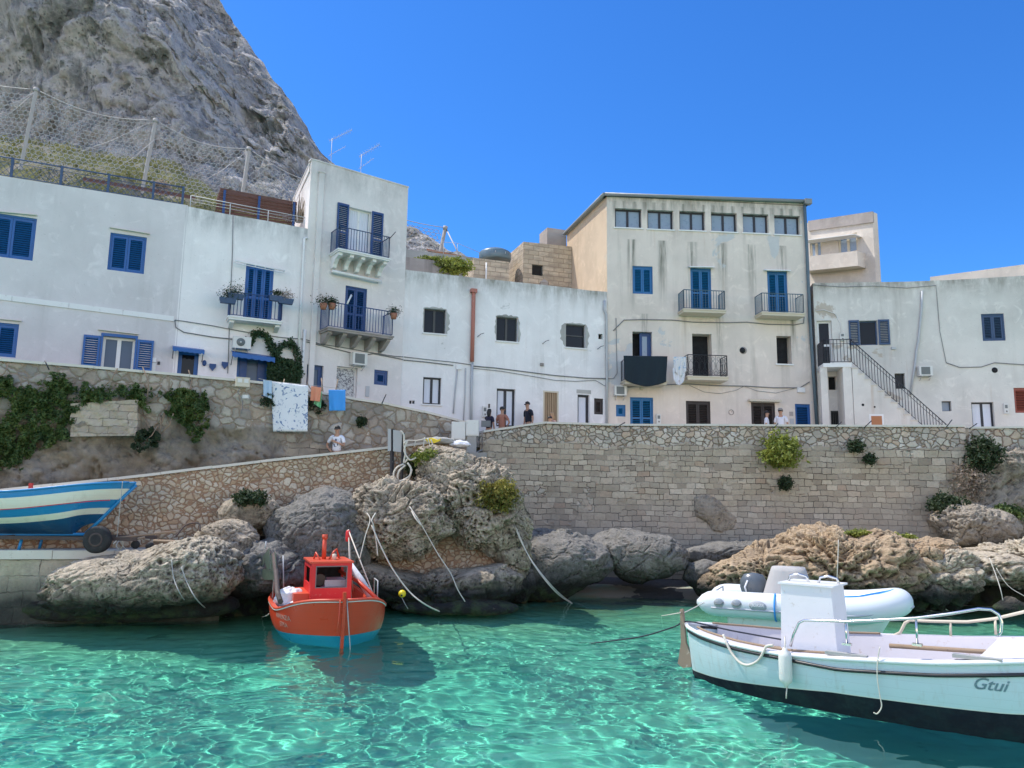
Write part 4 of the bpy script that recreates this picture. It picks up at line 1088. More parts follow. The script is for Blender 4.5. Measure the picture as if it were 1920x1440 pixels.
def balcony(h, x0, y0, x1, y1, proj, slab, railh, rmat, corb=0, cstyle='curved', style='bar', smat='white', step=.11, name='balcony', midr=None):
    """(x0,y0)-(x1,y1): photo pixels of the slab's lower... upper front edge"""
    a = h.L3(x0, y0, proj); b = h.L3(x1, y1, proj); z = (a.z+b.z)/2
    u0, u1 = a.x, b.x
    m = MB(); m.box(u0, u1, -proj, .0, z-slab, z); m.box(u0-.03, u1+.03, -proj-.03, 0, z-.035, z+.012)
    ba = m.build(name, M[smat], h.root)
    for k in range(corb):
        c = u0+.12+(u1-u0-.24)*k/max(1, corb-1); q = MB(); w = .07
        if cstyle == 'curved': prof = [(0, -slab), (-proj*.88, -slab), (-proj*.88, -slab-.10), (-proj*.55, -slab-.16), (-proj*.32, -slab-.30), (-proj*.26, -slab-.42), (0, -slab-.45)]
        elif cstyle == 'wedge': prof = [(0, -slab), (-proj*.86, -slab), (-proj*.86, -slab-.07), (-proj*.30, -slab-.34), (-.02, -slab-.36), (0, -slab-.40)]
        else: prof = [(0, -slab), (-proj*.8, -slab), (-proj*.8, -slab-.08), (0, -slab-.2)]
        n = len(prof); v = [(c-w, y, z+dz) for y, dz in prof] + [(c+w, y, z+dz) for y, dz in prof]
        q.add(v, [tuple(range(n)), tuple(reversed(range(n, 2*n)))] + [(i, i+n, (i+1) % n+n, (i+1) % n) for i in range(n)])
        q.build('corbel', M[smat], ba)
    e = .03
    pts = [Vector((u0+e, 0, z)), Vector((u0+e, -proj+e, z)), Vector((u1-e, -proj+e, z)), Vector((u1-e, 0, z))]
    railing(ba, pts, railh, M[rmat], step, style=style, midr=midr)
    return ba, (u0, u1, z, proj)
def surround(h, r, seed, wl=.08, wr=.14, wt=.07, wb=.03, mat='conc2'):
    """ragged collar of bare mortar where the plaster was broken out round a window"""
    u0, u1, z0, z1 = r; rr = random.Random(seed); inn = []; out = []
    def side(a, b, nx, nz, w):
        n = 9
        for k in range(n):
            t = k/n; p = (a[0]+(b[0]-a[0])*t, a[1]+(b[1]-a[1])*t); ww = w*(.45+.55*math.sin(PI*(k+.5)/n))*rr.uniform(.55, 1.45)
            inn.append((p[0], -.004, p[1])); out.append((p[0]+nx*ww+(0 if nx else 0), -.004, p[1]+nz*ww))
    side((u0, z0), (u1, z0), 0, -1, wb); side((u1, z0), (u1, z1), 1, 0, wr); side((u1, z1), (u0, z1), 0, 1, wt); side((u0, z1), (u0, z0), -1, 0, wl)
    n = len(inn); m = MB(); m.add(inn+out, [(i, i+n, (i+1) % n+n, (i+1) % n) for i in range(n)])
    m.add([(v[0], 0.0, v[2]) for v in out]+out, [(i, (i+1) % n, (i+1) % n+n, i+n) for i in range(n)])
    return m.build('bare_surround', M[mat], h.root)
M['conc2'] = plaster('bare_mortar', (.42,.42,.39), (.20,.19,.17), streak=.3, blot=.3, seed=12)
def ac_unit(h, x0, y0, x1, y1, label, w=.02, dep=.3, fan=True):
    u0, u1, z0, z1 = h.rect(x0, y0, x1, y1, w+dep)
    r = empty('air_conditioner', h.W((u0+u1)/2, w, z0), label, 'air conditioner', h.root.rotation_euler.z)
    W = (u1-u0)/2; H = z1-z0
    m = MB(); m.box(-W, W, -dep, 0, 0, H); m.build('casing', M['acw'], r)
    if fan:
        R_ = min(W, H)*.72*(.55 if W > H*1.2 else .6)*1.1; cx = -W*.15
        q = MB(); q.lathe([(0, -.004), (R_, -.004), (R_, -.012), (0, -.012)], (cx, -dep, H*.52), 20, axis='y')
        q.build('fan_grille', M['grille'], r)
        q = MB(); q.lathe([(0, -.013), (R_*.2, -.013), (R_*.2, -.02), (0, -.02)], (cx, -dep, H*.52), 12, axis='y'); q.build('fan_hub', M['acw'], r)
    else:
        q = MB(); q.box(-W*.72, W*.62, -dep-.006, -dep-.001, H*.12, H*.9, 0)
        for k in range(9): q.box(-W*.70, W*.60, -dep-.010, -dep-.0062, H*(.16+.08*k), H*(.18+.08*k), 0)
        q.build('grille', M['grille'], r)
    for s_ in (-1, 1): q = MB(); q.box(s_*W*.7-.015, s_*W*.7+.015, -dep-.02, 0, -.03, -.001); q.tube([(s_*W*.7, -dep, -.03), (s_*W*.7, 0, -.16)], .012, 4); q.build('bracket', M['galv'], r)
    return r
def meter_box(h, x0, y0, x1, y1, mat='galv', name='meter_box', label='small pale meter box on the wall', cat='meter box', proj=.1):
    u0, u1, z0, z1 = h.rect(x0, y0, x1, y1); r = empty(name, h.W((u0+u1)/2, .002, z0), label, cat, h.root.rotation_euler.z)
    W = (u1-u0)/2; H = z1-z0; m = MB(); m.box(-W, W, -proj, 0, 0, H); m.build('box', M[mat], r)
    q = MB(); q.box(-W*.6, W*.6, -proj-.006, -proj-.001, H*.52, H*.86); q.build('dial_window', M['grille'], r)
    q = MB(); q.box(-W*.2, W*.3, -proj-.008, -proj-.001, H*.14, H*.3); q.build('latch', M['black'], r)
    return r
def awning(h, x0, y0, x1, y1, ph, proj=.45, name='awning'):
    a = h.L3(x0, y0); b = h.L3(x1, y1); m = MB(); N = 24; drop = h.uz(x0, y0)[1]-h.uz(x0, y0+ph)[1]
    vs = []
    for i in range(N+1):
        t = i/N; u = a.x+(b.x-a.x)*t; z = a.z+(b.z-a.z)*t
        vs += [(u, 0, z), (u, -proj, z-drop*.45), (u, -proj-.01, z-drop*(.82+.16*abs(math.sin(t*PI*6.5))))]
    m.add(vs, [(3*i, 3*i+3, 3*i+4, 3*i+1) for i in range(N)] + [(3*i+1, 3*i+4, 3*i+5, 3*i+2) for i in range(N)])
    o = m.build(name, M['blue'], h.root)
    for c, sg in ((a, 1), (b, -1)):
        q = MB(); q.tube([(c.x+sg*.03, -proj+.02, c.z-drop*.5), (c.x+sg*.03, 0, c.z-drop*1.6)], .012, 5); q.build('bracket', M['rail'], o)
    return o
def flush(h, name, r, mat, proud=.01, th=None, label=None):
    m = MB(); m.box(r[0], r[1], -proud, .0 if th is None else th, r[2], r[3]); o = m.build(name, M[mat] if isinstance(mat, str) else mat, h.root)
    return o

# ------------------------------------------------------------------ house 1 (far left)
H1 = House('white_house', 'pale grey house at the far left with blue shutters and a lattice roof railing', (-330, 430, 19.95), (343, 480, 23.8), 5.2, 6.5, M['h1'])
shuttered(H1, H1.rect(-26, 403, 66, 484), M['blue'], label='large closed shutters cut by the photo edge')
shuttered(H1, H1.rect(203.5, 440, 273, 510), M['blue'])
shuttered(H1, H1.rect(-46, 604, 33, 668), M['blue'])
r = H1.rect(189, 632, 250, 735); fr = glazed(H1, r, M['white'], 2, pane='glassb', name='glass_door', f=.07)
m = MB(); m.box(r[0]-.06, r[0], -.03, .05, r[2], r[3]+.09); m.box(r[1], r[1]+.06, -.03, .05, r[2], r[3]+.09); m.box(r[0], r[1], -.03, .05, r[3], r[3]+.09); m.build('blue_surround', M['blue'], fr)
w_ = (r[1]-r[0])*.5
open_leaf(H1, fr, r[0]-w_-.08, r[0]-.07, r[2], r[3]-.02, M['blue']); open_leaf(H1, fr, r[1]+.07, r[1]+w_+.08, r[2], r[3]-.02, M['blue'])
for a in ((-30, 394, 70, 403), (206, 426, 281, 438), (-60, 592, 41, 601), (184, 617, 260, 626)): lintel(H1, *a)
# band course
a = H1.uz(0, 557); b = H1.uz(326, 598); m = MB()
sl = (b[1]-a[1])/(b[0]-a[0]); z0 = a[1]; zf = lambda u: a[1]+sl*(u-a[0])
for k in range(6):
    u0 = b[0]-k*1.45; u1 = u0-1.44
    m.add([(u1, -.035, zf(u1)-.08), (u0, -.035, zf(u0)-.08), (u0, -.035, zf(u0)+.08), (u1, -.035, zf(u1)+.08), (u1, 0, zf(u1)-.08), (u0, 0, zf(u0)-.08), (u0, 0, zf(u0)+.08), (u1, 0, zf(u1)+.08)], [(0,1,2,3), (3,2,6,7), (0,4,5,1), (1,5,6,2), (0,3,7,4)])
m.build('string_course', M['white'], H1.root)
tl = H1.uz(-300, 283); tr = H1.uz(347, 384)
H1.wall([(H1.uz(-328, 300)[0], H1.uz(0, 329)[1]), (H1.uz(0, 329)[0], H1.uz(0, 329)[1]), (H1.L+.03, tr[1])])
# roof railing with diamond lattice
m = MB(); u0, z0 = H1.uz(-40, 326); u1, z1 = tr; RH = .62
zz = H1.zt
m.tube([(-.5, .12, zz(0)+RH), (u1-.05, .12, zz(u1)+RH)], .022, 6); m.tube([(-.5, .12, zz(0)+RH-.14), (u1-.05, .12, zz(u1)+RH-.14)], .010, 5)
m.tube([(-.5, .12, zz(0)+.06), (u1-.05, .12, zz(u1)+.06)], .014, 5)
for u in np.arange(.2, u1, 1.28): m.box(u-.035, u+.035, .08, .16, zz(u)-.02, zz(u)+RH+.03)
m.box(u1-.12, u1-.05, .08, .16, zz(u1)-.02, zz(u1)+RH+.03)
H_ = RH-.22; n = int(u1/.17)
for k in range(-1, n+1):
    for sg in (0, 1):
        p = k*.17; q = p+.34
        if q > u1-.05 or p < -.4: continue
        m.tube([(p, .12, zz(p)+.06+(H_ if sg else 0)), (q, .12, zz(q)+.06+(0 if sg else H_))], .007, 4, cap=False)
m.build('roof_railing', M['gblue'], H1.root)
for i, (x0, y0, x1, y1) in enumerate([(285, 671, 293, 679), (284, 681, 292, 696)]):
    flush(H1, ['house_number_tile', 'letter_box'][i], H1.rect(x0, y0, x1, y1), ['white', 'acw'][i], .03)
flush(H1, 'intercom', H1.rect(295, 678, 300, 684), 'dframe', .02)
# red blinds and plants on the terrace
m = MB(); m.box(0, 3.3, -.03, .03, 0, .11); o = m.build('rolled_blind', M['pergola']); p = H1.W(H1.uz(150, 350)[0], -.7, H1.zt(4)+.52); o.location = p; o.rotation_euler.z = H1.root.rotation_euler.z
tag(o, 'long red-brown rolled blind on the roof terrace of the far left house', 'blind')

# ------------------------------------------------------------------ house 2
H2 = House('white_house', 'low white house with a blue flower-box balcony, two scalloped blue awnings and a creeper', (343, 480, 23.8), (576, 450, 25.5), 5.2, 6, M['h2'])
shuttered(H2, H2.rect(458, 498, 511, 606), M['blue'], n=3, name='balcony_door')
fr = glazed(H2, H2.rect(332, 657, 371, 735), M['blue'], 1, f=.12, name='door', pane='glass')
fr = glazed(H2, H2.rect(443, 668, 503, 745), M['blue'], 1, f=.10, name='door', pane='glassb')
m = MB(); r = H2.rect(443, 668, 503, 745); m.box(r[0]+.1, r[0]+.32, .10, .135, r[2], r[3]-.1); m.box(r[1]-.34, r[1]-.1, .10, .135, r[2], r[3]-.1); m.build('open_shutter', M['dblue'], fr)
awning(H2, 323, 648, 382, 655, 15); awning(H2, 433, 657, 512, 668, 17)
ba, bb = balcony(H2, 429, 590, 529, 605, .55, .10, .80, 'bluerail', 2, 'block', step=.1)
m = MB()
for a, b in (((442, 489), (534, 508)),):
    p, q = H2.L3(*a, .25), H2.L3(*b, .25); m.tube([p, q], .03, 6); m.tube([p+Vector((0, -.05, -.09)), q+Vector((0, -.05, -.09))], .015, 5)
    for t in np.linspace(0, 1, 6): c = p.lerp(q, t); m.tube([c, c+Vector((0, .25, .02))], .012, 4); m.tube([c, c+Vector((0, -.05, -.09))], .008, 4)
m.build('awning_rod', M['white'], H2.root)
tl = H2.uz(350, 389); tr = H2.uz(578, 429)
H2.wall([(-.03, tl[1]+.05), (tr[0]*.3, tl[1]+.0), (tr[0]*.62, (tl[1]+tr[1])/2+.02), (H2.L, tr[1])])
H2.line('drainpipe', [(577, 446), (571, 447), (569, 480), (565, 560), (558, 690)], .045, M['white'])
H2.line('drainpipe', [(437, 402), (436, 470), (432, 560), (427, 700)], .012, M['cable'])
ac_unit(H2, 437, 631, 471, 653, 'air conditioner with a round fan between the balcony and the blue awning', fan=True)
for i, (cx_, cy_, sh) in enumerate(((383, 681, 'oval'), (398.5, 687, 'heart'), (421.5, 683.5, 'heart'))):
    c = H2.L3(cx_, cy_); m = MB()
    if sh == 'oval': m.lathe([(0, 0), (.05, 0), (.065, -.02), (.065, -.05), (.05, -.06), (0, -.06)], (0, 0, 0), 14, axis='y'); m.vary(lambda p: Vector((p.x, p.y, p.z*1.45)))
    else:
        pr = [(-.10, .075), (.10, .075), (.10, -.02), (.05, -.09), (.0, -.15), (-.05, -.09), (-.10, -.02)]; m.prism(pr, -.07, 0)
    o = m.build('wall_pot', M['dblue'], H2.root) if False else m.build('wall_pot', M['dblue'])
    o.location = H2.W(c.x, .003, c.z); o.rotation_euler.z = H2.root.rotation_euler.z
    tag(o, ['oval blue wall pot just right of the first awning', 'pointed blue wall pot between the oval one and the drain wire', 'pointed blue wall pot nearest the second awning'][i], 'wall pot', 'blue pots on the white wall')
# roof terrace: pergola of red-brown slats with a thin rail
pg = empty('pergola', H2.W(1.6, -1.2, H2.zt(2)-.3), 'red-brown slatted pergola sloping over the roof terrace beside the tower', 'pergola', H2.root.rotation_euler.z)
A_ = H2.uz(413, 353, -1.2); Bt = H2.uz(557, 380, -1.2); c0 = H2.root.matrix_world
m = MB(); q = MB()
ux0 = A_[0]-1.6; ux1 = Bt[0]-1.6; zA = A_[1]-(H2.zt(2)-.3); zB = Bt[1]-(H2.zt(2)-.3)
for k in range(9):
    t = k/9; yy = -.0+t*.25; z0 = -.1
    m.add([(ux0-.06*k*.3, yy, zA-.035-.12*k), (ux1, yy, zB-.035-.09*k), (ux1, yy-.02, zB-.12-.09*k), (ux0-.06*k*.3, yy-.02, zA-.14-.12*k), (ux0-.06*k*.3, yy+.02, zA-.035-.12*k), (ux1, yy+.02, zB-.035-.09*k), (ux1, yy, zB-.12-.09*k), (ux0-.06*k*.3, yy, zA-.14-.12*k)],
          [(0,1,2,3), (4,7,6,5), (0,4,5,1), (3,2,6,7), (0,3,7,4), (1,5,6,2)])
m.build('slat_screen', M['pergola'], pg)
q.add([(ux0, 0, zA+.02), (ux1, 0, zB+.02), (ux1, 1.6, zB+.1), (ux0, 1.6, zA+.1), (ux0, 0, zA-.02), (ux1, 0, zB-.02), (ux1, 1.6, zB+.06), (ux0, 1.6, zA+.06)], [(0,1,2,3), (4,7,6,5), (0,4,5,1), (1,5,6,2), (3,2,6,7), (0,3,7,4)])
q.build('roof', M['pergola'], pg)
for u in (ux0+.15, (ux0+ux1)/2, ux1-.1):
    q = MB(); q.box(u-.04, u+.04, -.06, -.03, -1.0, zB-.02); q.build('post', M['dblue'], pg)
m = MB(); za = H2.zt
for dz, rr in ((.42, .014), (.22, .006), (.32, .006)): m.tube([(.1, .1, za(.1)+dz), (H2.L-.1, .1, za(H2.L)+dz)], rr, 5)
for u in np.linspace(.1, H2.L-.1, 4): m.tube([(u, .1, za(u)-.05), (u, .1, za(u)+.42)], .016, 5)
m.build('roof_railing', M['galv'], H2.root)

# ------------------------------------------------------------------ tower house
TW = House('tower_house', 'tall narrow whitewashed house with two blue balconies and a sunlit left side', (576, 450, 25.5), (762, 450, 27.65), 5.0, 5.6, M['tow'])
r = TW.rect(652, 392, 695, 486); fr = glazed(TW, r, M['white'], 2, pane='glassb', curtain='curtain', name='balcony_door', f=.05)
w_ = (r[1]-r[0])*.5; open_leaf(TW, fr, r[0]-w_, r[0]-.01, r[2], r[3]+.05, M['dblue']); open_leaf(TW, fr, r[1]+.01, r[1]+w_+.02, r[2], r[3]+.03, M['dblue'])
shuttered(TW, TW.rect(646, 538, 687, 630), M['dblue'], name='balcony_door')
fr = glazed(TW, TW.rect(574, 684, 605, 760), M['dblue'], 1, f=.14, name='door', pane='glassb')
fr = glazed(TW, TW.rect(630, 688, 669, 770), M['white'], 1, f=.05, name='door', pane='lace', rail=None)
shuttered(TW, TW.rect(701.5, 694, 727, 722), M['dblue'], n=1, frame=.09)
balcony(TW, 635, 464, 731, 487, .80, .09, .80, 'gblue', 5, 'curved', step=.1)
ba, _ = balcony(TW, 615, 612, 737, 632, .80, .10, .88, 'dblue', 5, 'wedge', smat='conc', step=.105)
p, q_ = TW.L3(623, 508, .2), TW.L3(715, 528, .2); m = MB(); m.tube([p, q_], .055, 8); m.tube([p+Vector((.06, 0, 0)), p+Vector((.06, .2, 0))], .03, 6); m.tube([q_-Vector((.06, 0, 0)), q_+Vector((-.06, .2, 0))], .03, 6); m.build('rolled_awning', M['white'], TW.root)
m = MB()
for (x, y) in ((636, 428), (730, 448)):
    p = TW.L3(x, y, .8); m.tube([p, p+Vector((.12 if x > 700 else -.12, -.25, .22))], .014, 5)
m.build('drying_arm', M['rail'], TW.root)
tl = TW.uz(584, 299); tr = TW.uz(765, 352)
TW.wall([(0, tl[1]), (TW.L, tr[1])], bl=back_corner(TW, 550, 377, 29.2))
m = MB(); m.box(.28, .46, -.10, 0, -.5, tl[1]-.42); m.box(.26, .48, -.12, 0, tl[1]-.42, tl[1]-.36); m.build('chimney_duct', M['tow'], TW.root)
m = MB(); m.add([(-.02, -.02, tl[1]-.0), (TW.L+.02, -.02, tr[1]), (TW.L+.02, .26, tr[1]), (-.02, .26, tl[1]), (-.02, -.02, tl[1]+.05), (TW.L+.02, -.02, tr[1]+.05), (TW.L+.02, .26, tr[1]+.05), (-.02, .26, tl[1]+.05)], [(0,1,5,4), (4,5,6,7), (3,7,6,2), (0,4,7,3), (1,2,6,5), (0,3,2,1)]); m.build('coping', M['tow'], TW.root)
m = MB(); m.add([(-.02, 0, tl[1]), (.22, 0, tl[1]), (TW.bl[0]+.24, TW.bl[1], tl[1]), (TW.bl[0]-.02, TW.bl[1], tl[1]), (-.02, 0, tl[1]+.05), (.22, 0, tl[1]+.05), (TW.bl[0]+.24, TW.bl[1], tl[1]+.05), (TW.bl[0]-.02, TW.bl[1], tl[1]+.05)], [(0,1,5,4), (4,5,6,7), (3,7,6,2), (0,4,7,3), (1,2,6,5), (0,3,2,1)])
m.build('side_coping', M['tow'], TW.root)
TW.line('drainpipe', [(572, 618), (566, 700), (565, 735)], .05, M['white'])
ac_unit(TW, 662, 661, 689, 684, 'air conditioner on brackets beneath the lower tower balcony', fan=False)
flush(TW, 'house_number_tile', TW.rect(670, 716, 675, 722), 'acw', .02); flush(TW, 'meter_hatch', TW.rect(685, 724, 692, 744), 'galv', .03)
def antenna(loc, rz, label, h=.95):
    r = empty('antenna', loc, label, 'aerial', rz); m = MB(); m.tube([(0, 0, -.4), (0, 0, h)], .013, 5); m.build('mast', M['galv'], r)
    for z, L, tilt, n in ((h-.04, .85, .30, 9), (h*.42, .6, .28, 4)):
        m = MB(); a = Vector((-.12, 0, z-.05)); b = Vector((L, 0, z+tilt)); m.tube([a, b], .010, 4)
        for k in range(n):
            c = a.lerp(b, (k+.5)/n); w = .16 if n > 5 else .10; m.tube([c-Vector((0, w, 0)), c+Vector((0, w, 0))], .005, 4)
            if n > 5: m.tube([c-Vector((.03, 0, .09)), c+Vector((.03, 0, .09))], .005, 4)
        m.build('boom', M['galv'], r)
    return r
def top_of(h, px, py, back=1.2):
    u, z = h.uz(px, py, -back); return h.W(u, -back, z)
antenna(top_of(TW, 620, 312, 2.2), R(-15), 'taller twin-boom television aerial at the left of the tower roof', 1.15)
antenna(top_of(TW, 676, 332, 2.0), R(-25), 'television aerial in the middle of the tower roof', .95)

# ------------------------------------------------------------------ middle house
MH = House('terrace_house', 'long low white house with flaking paint, three windows in broken plaster and a terracotta downpipe', (757, 600, 27.7), (1138, 600, 30.3), 4.5, 7, M['mid'])
for i, (x0, y0, x1, y1) in enumerate(((795, 579, 836, 625), (931, 594, 971, 640), (1061, 608, 1098, 652))):
    r = MH.rect(x0, y0, x1, y1); fr = glazed(MH, r, M['gframe'], 2 if i < 2 else 1, pane='glass', f=.05, rail=.5 if i == 2 else None, sill='white')
    surround(MH, r, 40+i, wl=(.05, .06, .20)[i], wr=(.14, .10, .16)[i], wt=(.06, .07, .05)[i])
glazed(MH, MH.rect(793, 707.5, 827, 758), M['dframe'], 2, pane='glassb', curtain='curtain', f=.06, sill='white')
glazed(MH, MH.rect(931, 729, 966, 800), M['dframe'], 2, pane='glassb', curtain='curtain', f=.07, name='door')
r = MH.rect(1018, 733, 1047.5, 800); MH.hole(r, .12)
m = MB(); m.box(r[0], r[0]+.06, .0, .08, r[2], r[3]); m.box(r[1]-.06, r[1], 0, .08, r[2], r[3]); m.box(r[0]+.06, r[1]-.06, 0, .08, r[3]-.06, r[3]); fr = m.build('door', M['cream'], MH.root)
m = MB(); n = 7; w_ = (r[1]-r[0]-.12)/n
for k in range(n): m.box(r[0]+.06+k*w_+.012, r[0]+.06+(k+1)*w_-.012, .03+.02*(k % 2), .07+.01*(k % 2), r[2], r[3]-.06)
m.box(r[0]+.05, r[1]-.05, .085, .11, r[2], r[3]); m.build('slats', M['tan'], fr)
glazed(MH, MH.rect(1083, 740, 1105.5, 800), M['dframe'], 1, pane='glassb', curtain='curtain', f=.09, name='door')
shuttered(MH, MH.rect(1114, 747, 1131, 777), M['brown'], n=1)
flush(MH, 'lintel_patch', MH.rect(1081, 731, 1108, 738), 'conc2', .006)
dark_hole(MH, MH.rect(1122, 626, 1130, 636), .2, 'vent'); dark_hole(MH, MH.rect(767.5, 751, 772, 757), .2, 'vent'); dark_hole(MH, MH.rect(773, 751, 777.5, 757), .2, 'vent')
tl = MH.uz(761, 506); tr = MH.uz(1137, 547)
MH.wall([(-.2, tl[1]+.02), (0.2, tl[1])] + [(MH.uz(px, py)[0], MH.uz(px, py)[1]) for px, py in ((860, 517.5), (960, 528), (1050, 537.5), (1100, 544))] + [(MH.L, tr[1])])
MH.line('downpipe', [(888, 546), (888, 552), (887, 600), (885, 678)], .075, M['pink'], n=10)
m = MB(); p = MH.L3(888, 546, .09); m.box(p.x-.12, p.x+.12, -.2, -.0, p.z-.06, p.z+.08); m.build('rainwater_head', M['pink'], MH.root)
MH.line('drainpipe', [(885.5, 678), (884, 740), (883, 800)], .05, M['galv'], n=8)
MH.line('drainpipe', [(1134, 563), (1133, 580), (1137, 590), (1138, 700), (1138, 800)], .05, M['galv'], n=8)
MH.line('conduit', [(873, 690), (872, 740), (869, 790)], .02, M['galv']); MH.line('conduit', [(858, 690), (853, 740), (850, 775)], .025, M['galv'])
flush(MH, 'junction_box', MH.rect(855, 683.5, 865, 693), 'white', .06); flush(MH, 'junction_box', MH.rect(1012.5, 681, 1019, 686.5), 'conc', .05)
meter_box(MH, 904, 762, 912, 782, label='grey meter box left of the women on the promenade', mat='acw')
for i, (x, y) in enumerate(((895, 632), (1017, 645), (1120, 655))):
    p = MH.L3(x, y); m = MB(); m.tube([p, p+Vector((.10, -.12, .10)), p+Vector((.22, -.16, .14))], .012, 5); m.build('iron_hook', M['rail'], MH.root)

# ------------------------------------------------------------------ tall building
TB = House('tall_building', 'tall three-storey cream building with six square attic windows, azure shutters and stained walls', (1138.5, 600, 30.3), (1521, 600, 31.0), 4.5, 5.2, M['tall'])
for x0, x1, y0, y1 in zip([1153,1214,1274,1333.5,1393,1452], [1203,1262.5,1322,1382,1441,1500], [391,394,396,399,401,404], [427,430,432,434.5,437,440]):
    glazed(TB, TB.rect(x0, y0, x1, y1), M['dframe'], 2, pane='blind', f=.07, name='attic_window', sill='white', mull=.045, dep=.16)
shuttered(TB, TB.rect(1186, 499, 1224, 551), M['tblue'])
shuttered(TB, TB.rect(1295, 503, 1334, 585), M['tblue'], name='balcony_door'); shuttered(TB, TB.rect(1439.5, 509, 1477, 590), M['tblue'], name='balcony_door')
balcony(TB, 1281.5, 580.5, 1361, 580.5, .7, .12, .80, 'brail', 0, smat='conc3' if 'conc3' in M else 'cream', step=.105)
balcony(TB, 1428.5, 586.5, 1509, 586.5, .7, .12, .80, 'brail', 0, smat='cream', step=.105)
for a in ((1292, 499, 1339, 499.5), (1434, 505, 1482, 506)):
    p, q_ = TB.L3(a[0], a[1], .12), TB.L3(a[2], a[3], .12); m = MB(); m.add([p+Vector((0, .12, .04)), q_+Vector((0, .12, .04)), q_+Vector((0, -.06, -.02)), p+Vector((0, -.06, -.02)), p+Vector((0, .12, .0)), q_+Vector((0, .12, .0)), q_+Vector((0, -.06, -.06)), p+Vector((0, -.06, -.06))], [(0,1,2,3), (4,7,6,5), (3,2,6,7), (0,3,7,4), (1,5,6,2)]); m.build('canopy', M['white'], TB.root)
r = TB.rect(1186, 622, 1223, 700); TB.hole(r, .45); m = MB(); m.quad((r[0], .449, r[2]), (r[1], .449, r[2]), (r[1], .449, r[3]), (r[0], .449, r[3])); bk = m.build('doorway', M['dark'], TB.root)
m = MB(); a = r[0]+(r[1]-r[0])*.42; m.box(a, r[1], .18, .22, r[2], r[3]); m.build('door_leaf', M['dblue'], bk); m = MB(); m.box(a+.1, r[1]-.17, .172, .179, r[2]+.2, r[3]-.16); m.build('door_pane', M['blind'], bk)
dark_hole(TB, TB.rect(1298.5, 626, 1335, 712), .5, 'doorway'); dark_hole(TB, TB.rect(1456.5, 630, 1484, 682), .4)
for a in (TB.rect(1454, 682.5, 1487, 685),): flush(TB, 'sill', a, 'white', .06)
ba, bb = balcony(TB, 1289.5, 705.5, 1365.5, 706.5, .75, .14, .86, 'rail', 0, style='ornate', smat='cream', step=.2)
ba2, bb2 = balcony(TB, 1172, 713, 1250, 714, .75, .14, .86, 'rail', 0, smat='cream', step=.2)
# round window: ring and dark disc
p = TB.L3(1393.5, 657); m = MB(); m.lathe([(.0, .0), (.155, .0), (.155, -.004), (0, -.004)], (p.x+.0, 0, p.z), 28, axis='y'); m.build('round_window', M['conc'], TB.root)
m = MB(); m.lathe([(0, -.005), (.12, -.005), (.12, -.008), (0, -.008)], (p.x-.03, 0, p.z), 28, axis='y'); m.build('oculus', M['dark'], TB.root)
shuttered(TB, TB.rect(1181.5, 745, 1225, 815), M['tblue'], name='door'); shuttered(TB, TB.rect(1155, 759, 1173, 781), M['tblue'], n=1, name='hatch')
shuttered(TB, TB.rect(1286.5, 752, 1332.5, 815), M['brown'], name='shuttered_door'); shuttered(TB, TB.rect(1409, 755, 1454, 815), M['brown'], name='shuttered_door')
r = TB.rect(1491.5, 757.5, 1520, 815); shuttered(TB, r, M['blue'], n=1, name='door', frame=.03)
m = MB(); p, q_ = TB.L3(1404, 752, 0), TB.L3(1459, 753.5, 0)
for k in range(13):
    a = p.lerp(q_, k/12.); m.lathe([(.05, 0), (.05, .22)], (a.x, -.22, a.z+.02), 8, axis='y')
m.add([p+Vector((-.05, 0, 0)), q_+Vector((.05, 0, 0)), q_+Vector((.05, -.24, -.03)), p+Vector((-.05, -.24, -.03)), p+Vector((-.05, 0, .05)), q_+Vector((.05, 0, .05)), q_+Vector((.05, -.24, .0)), p+Vector((-.05, -.24, .0))], [(0,1,2,3), (4,7,6,5), (3,2,6,7), (0,3,7,4), (1,5,6,2)])
m.build('tiled_canopy', M['cream'], TB.root)
tl = TB.uz(1137, 368); tr = TB.uz(1515, 381)
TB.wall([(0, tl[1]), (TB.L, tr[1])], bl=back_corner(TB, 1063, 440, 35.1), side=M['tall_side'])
bx_, by_ = TB.bl
# low pitched roof edge with gutter, following the left side too
m = MB(); zl, zr = tl[1], tr[1]
m.tube([(-.10, -.10, zl+.05), (TB.L+.05, -.10, zr+.05)], .075, 8); m.box(-.12, TB.L+.06, -.04, .3, min(zl, zr)-.0, min(zl, zr)+.0)
m.add([(-.12, -.04, zl), (TB.L+.06, -.04, zr), (TB.L+.06, by_, zr), (bx_-.12, by_, zl), (-.12, -.04, zl+.09), (TB.L+.06, -.04, zr+.09), (TB.L+.06, by_, zr+.2), (bx_-.12, by_, zl+.2)], [(0,1,5,4), (4,5,6,7), (3,7,6,2), (0,4,7,3), (1,2,6,5), (0,3,2,1)])
m.tube([(-.14, -.10, zl+.05), (bx_-.14, by_, zl+.05)], .07, 8)
m.build('roof_edge', M['gutter'], TB.root)
m = MB(); m.box(TB.L-.14, TB.L+.16, -.22, .02, zr-.10, zr+.12); m.build('gutter_box', M['gutter'], TB.root)
TB.line('downpipe', [(1508.5, 386), (1513, 470), (1518.5, 600), (1525, 700), (1532, 800)], .065, M['teal'], n=10, w=.10)
ac_unit(TB, 1153, 723, 1175, 741, 'air conditioner left of the tarpaulin balcony, above the small blue hatch', fan=False, dep=.28)
meter_box(TB, 1230, 777, 1238, 795, label='meter box right of the azure door at the foot of the tall building', mat='acw')
